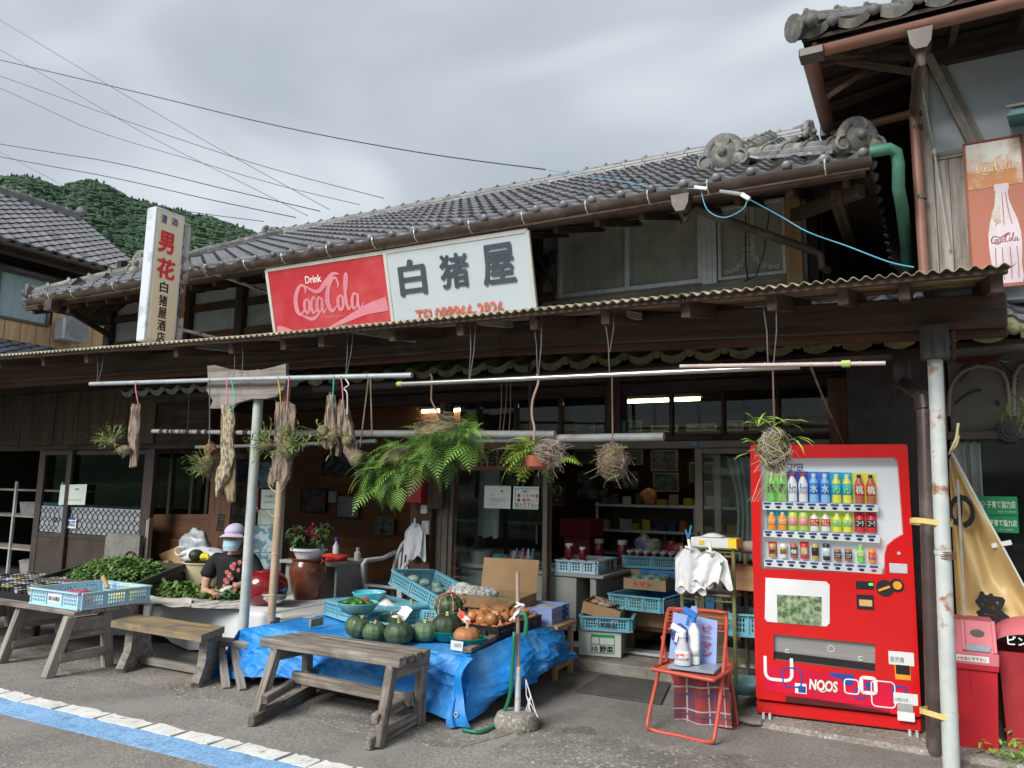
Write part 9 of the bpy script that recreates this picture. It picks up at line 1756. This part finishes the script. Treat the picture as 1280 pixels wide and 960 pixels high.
def bark(px_poly,y,m,lab,cord_,balls=(),thick=.05):
    P=[at(a,b,y=y)for a,b in px_poly];c_=sum(P,V(0,0,0))/len(P);t=thing('bark_plant',lab,'hanging plant',V(c_.x,y,max(p.z for p in P)));q=MB();Q=[]
    for i,p in enumerate(P):
        n_=P[(i+1)%len(P)];Q+=[p,p.lerp(n_,.5)+V(random.uniform(-.012,.012),0,random.uniform(-.010,.010))]
    for k,(dy,s_)in enumerate(((-thick*.5,.55),(-thick*.4,.8),(-thick*.1,1.0),(thick*.3,.9))):q.v+=[V(c_.x+(p.x-c_.x)*s_,y+dy+.022*mnoise.noise(p*22+V(0,k,0)),p.z)for p in Q];q.g+=[V(p.x,k*.03,p.z)for p in Q]
    n=len(Q);q.f=[(k*n+i,(k+1)*n+i,(k+1)*n+(i+1)%n,k*n+(i+1)%n)for k in range(3)for i in range(n)];q.m=[0]*len(q.f)
    for k,rev in((0,0),(3,1)):
        tr=tessellate_polygon([[V(p.x,p.z,0)for p in Q]]);q.f+=[tuple(i+k*n for i in f)for f in tr];q.m+=[0]*len(tr)
    q.build('bark_slab',m,t,smooth=.6)
    for(pts,cm)in cord_:q=MB();q.tube(smooth_pts([tuple(at(a,b,y=YR-.02 if i<1 else y-.03))for i,(a,b)in enumerate(pts)],3),.005,6);q.build('cord',cm,t)
    for(px,py,r,sc_,nl,sp)in balls:
        c2=at(px,py,y=y-.05);q=MB();q.ball(c2,r,14,10,sc_,noise=.25);q.build('moss_ball',mossm,t,smooth=True);tangle(c2,r*1.03,30,brn,t,sc_);q=MB()
        for i in range(nl):
            d=V(random.gauss(sp,.7),random.gauss(-.4,.6),random.gauss(.35,.6)).normalized();b0=c2+d*r*.8;e_=b0+d*random.uniform(.05,.14);q.tube([b0,e_],.003,3)
            for k in range(3):leaf(q,b0.lerp(e_,.4+.3*k),d+V(random.gauss(0,.7),random.gauss(0,.5),random.gauss(0,.5)),random.uniform(.04,.07),.013,V(0,0,1),.1,.3)
        if nl:q.build('shoot',dend,t,kind='stuff',smooth=None)
    return t
cp={n:mat(n+'_cord',c_,vary=0,rough=.6)for n,c_ in(('pink',(.68,.22,.30)),('teal',(.06,.42,.36)),('ochre',(.62,.36,.06)),('white',(.7,.7,.7)))}
bark([(167,505),(176,505),(175,530),(173,560),(171,583),(165,585),(165,560),(161,535),(164,515)],4.63,barkm,'narrow bark slab with a sideways tufted moss ball, leftmost on the galvanised pipe',[([(169,477),(170,490),(173,505)],cp['pink'])],[(155,563,.055,(1.6,.8,.8),0,0),(141,552,.05,(1.1,.8,1),36,-.5)])
bark([(277,506),(285,510),(292,508),(293,525),(292,560),(290,580),(287,596),(280,605),(270,621),(271,600),(277,575),(277,540)],4.61,lich,'long pale lichen spotted bark slab left of the steel post',[([(283,474),(284,490),(284,506)],cp['pink']),([(289,474),(294,500),(291,512),(286,510)],cp['teal'])])
bark([(286,568),(292,562),(295,590),(294,610),(293,626),(288,628),(284,615),(281,612),(282,590)],4.65,mat('yellow_grey_bark',(.34,.28,.16),(.16,.12,.07),sc=(26,26,4),rough=.95,bump=1,vary=0),'short jagged bark piece behind the long lichen spotted slab',[])
bark([(256,560),(264,552),(270,562),(262,572)],4.66,mat('red_brown_husk',(.30,.13,.07),(.16,.07,.04),vary=0,rough=.9),'shaggy moss ball with brown husk hanging left of the lichen bark',[([(262,474),(262,520),(262,555)],greyw)],[(258,582,.085,(1.05,.8,1.05),40,-.3)])
bark([(345,503),(352,502),(360,502),(369,506),(370,520),(368,545),(366,570),(362,598),(357,607),(350,600),(346,600),(340,608),(335,603),(340,580),(343,550),(344,520)],4.59,barkm,'broad split bark slab with green orchid shoots right of the steel post',[([(347,471),(350,490),(351,505)],cp['ochre']),([(361,471),(360,490),(359,505)],cp['pink'])],[(361,560,.085,(1.0,.8,1.0),42,.4),(335,556,.06,(1,.8,.8),26,-.7)])
bark([(414,490),(418,494),(421,515),(422,540),(417,558),(410,562),(402,556),(405,535),(408,510),(411,496)],4.63,barkm,'tapering driftwood piece hung by a teal cord with two mossy lumps',[([(417,470),(417,482),(415,506)],cp['teal'])],[(404,540,.05,(1,.8,1),10,-.5),(416,545,.048,(1,.8,1),4,0)])
bark([(427,498),(431,500),(433,520),(430,545),(425,570),(420,568),(423,545),(423,520)],4.65,barkm,'thin driftwood piece hung by a pink cord beside the tapering one',[([(426,470),(428,485),(429,505)],cp['pink'])])
bark([(434,508),(437,520),(443,545),(447,560),(444,575),(438,576),(430,565),(430,535),(431,515)],4.61,barkm,'driftwood piece hung on a white S hook left of the large fern',[([(432,474),(436,481),(430,486),(434,492),(434,518)],cp['white'])],[(435,551,.045,(1,.8,1),3,0),(446,573,.055,(1.1,.9,1.1),0,0)])
q=MB();q.tube([at(461,470,y=4.63),at(450,560,y=4.64)],.006,5);q.tube([at(463,470,y=4.63),at(465,545,y=4.63)],.006,5);q.build('rope',brn,None,label='pair of brown cords hanging from the right end of the galvanised pipe',cat='cord')
q=MB();C=at(1280,515,y=5.9)
for i in range(70):leaf(q,C+V(random.gauss(0,.06),random.gauss(0,.05),random.gauss(0,.05)),V(random.gauss(0,1),random.gauss(0,1),random.gauss(0,.8)),.09,.015,V(0,0,1))
q.build('hanging_tuft',dend,None,label='tuft of thin leaves at the right frame edge above the wall lamp',cat='hanging plant',kind='stuff',smooth=None)
q=MB();q.tube([at(1014,460,y=5.2),at(1030,500,y=5.6),at(1055,557,y=6.3)],.008,6);q.build('slanting_rod',brn,None,label='thin rod slanting down behind the vending machine',cat='rod')
# ACROSS THE STREET (only ever seen mirrored in the glass)
bank=leafm('bank_green',(.09,.15,.05),(.035,.07,.025));q=MB();q.grid(lambda i,j:V(-110+140*i,-4.6-11*j,.3+4.0*j**.8+.8*mnoise.noise(V(i*20,j*5,0))),60,16);q.build('roadside_bank',bank,kind='structure')
gr_=thing('guard_rail','galvanised road guard rail across the street','guard rail',(-5,-3.2,0));q=MB();prof=[(0,.45),(.06,.50),(.06,.56),(0,.61),(.06,.66),(.06,.72),(0,.77)]
q.add([V(x,-3.2+a,b)for x in(-26,14)for a,b in prof],[(i,i+1,i+8,i+7)for i in range(6)]);q.build('rail',W['alu'],gr_)
for k in range(14):x=-25+k*3;q=MB();q.tube([(x,-3.25,0),(x,-3.25,.8)],.06,8);q.build('post',W['alu'],gr_)
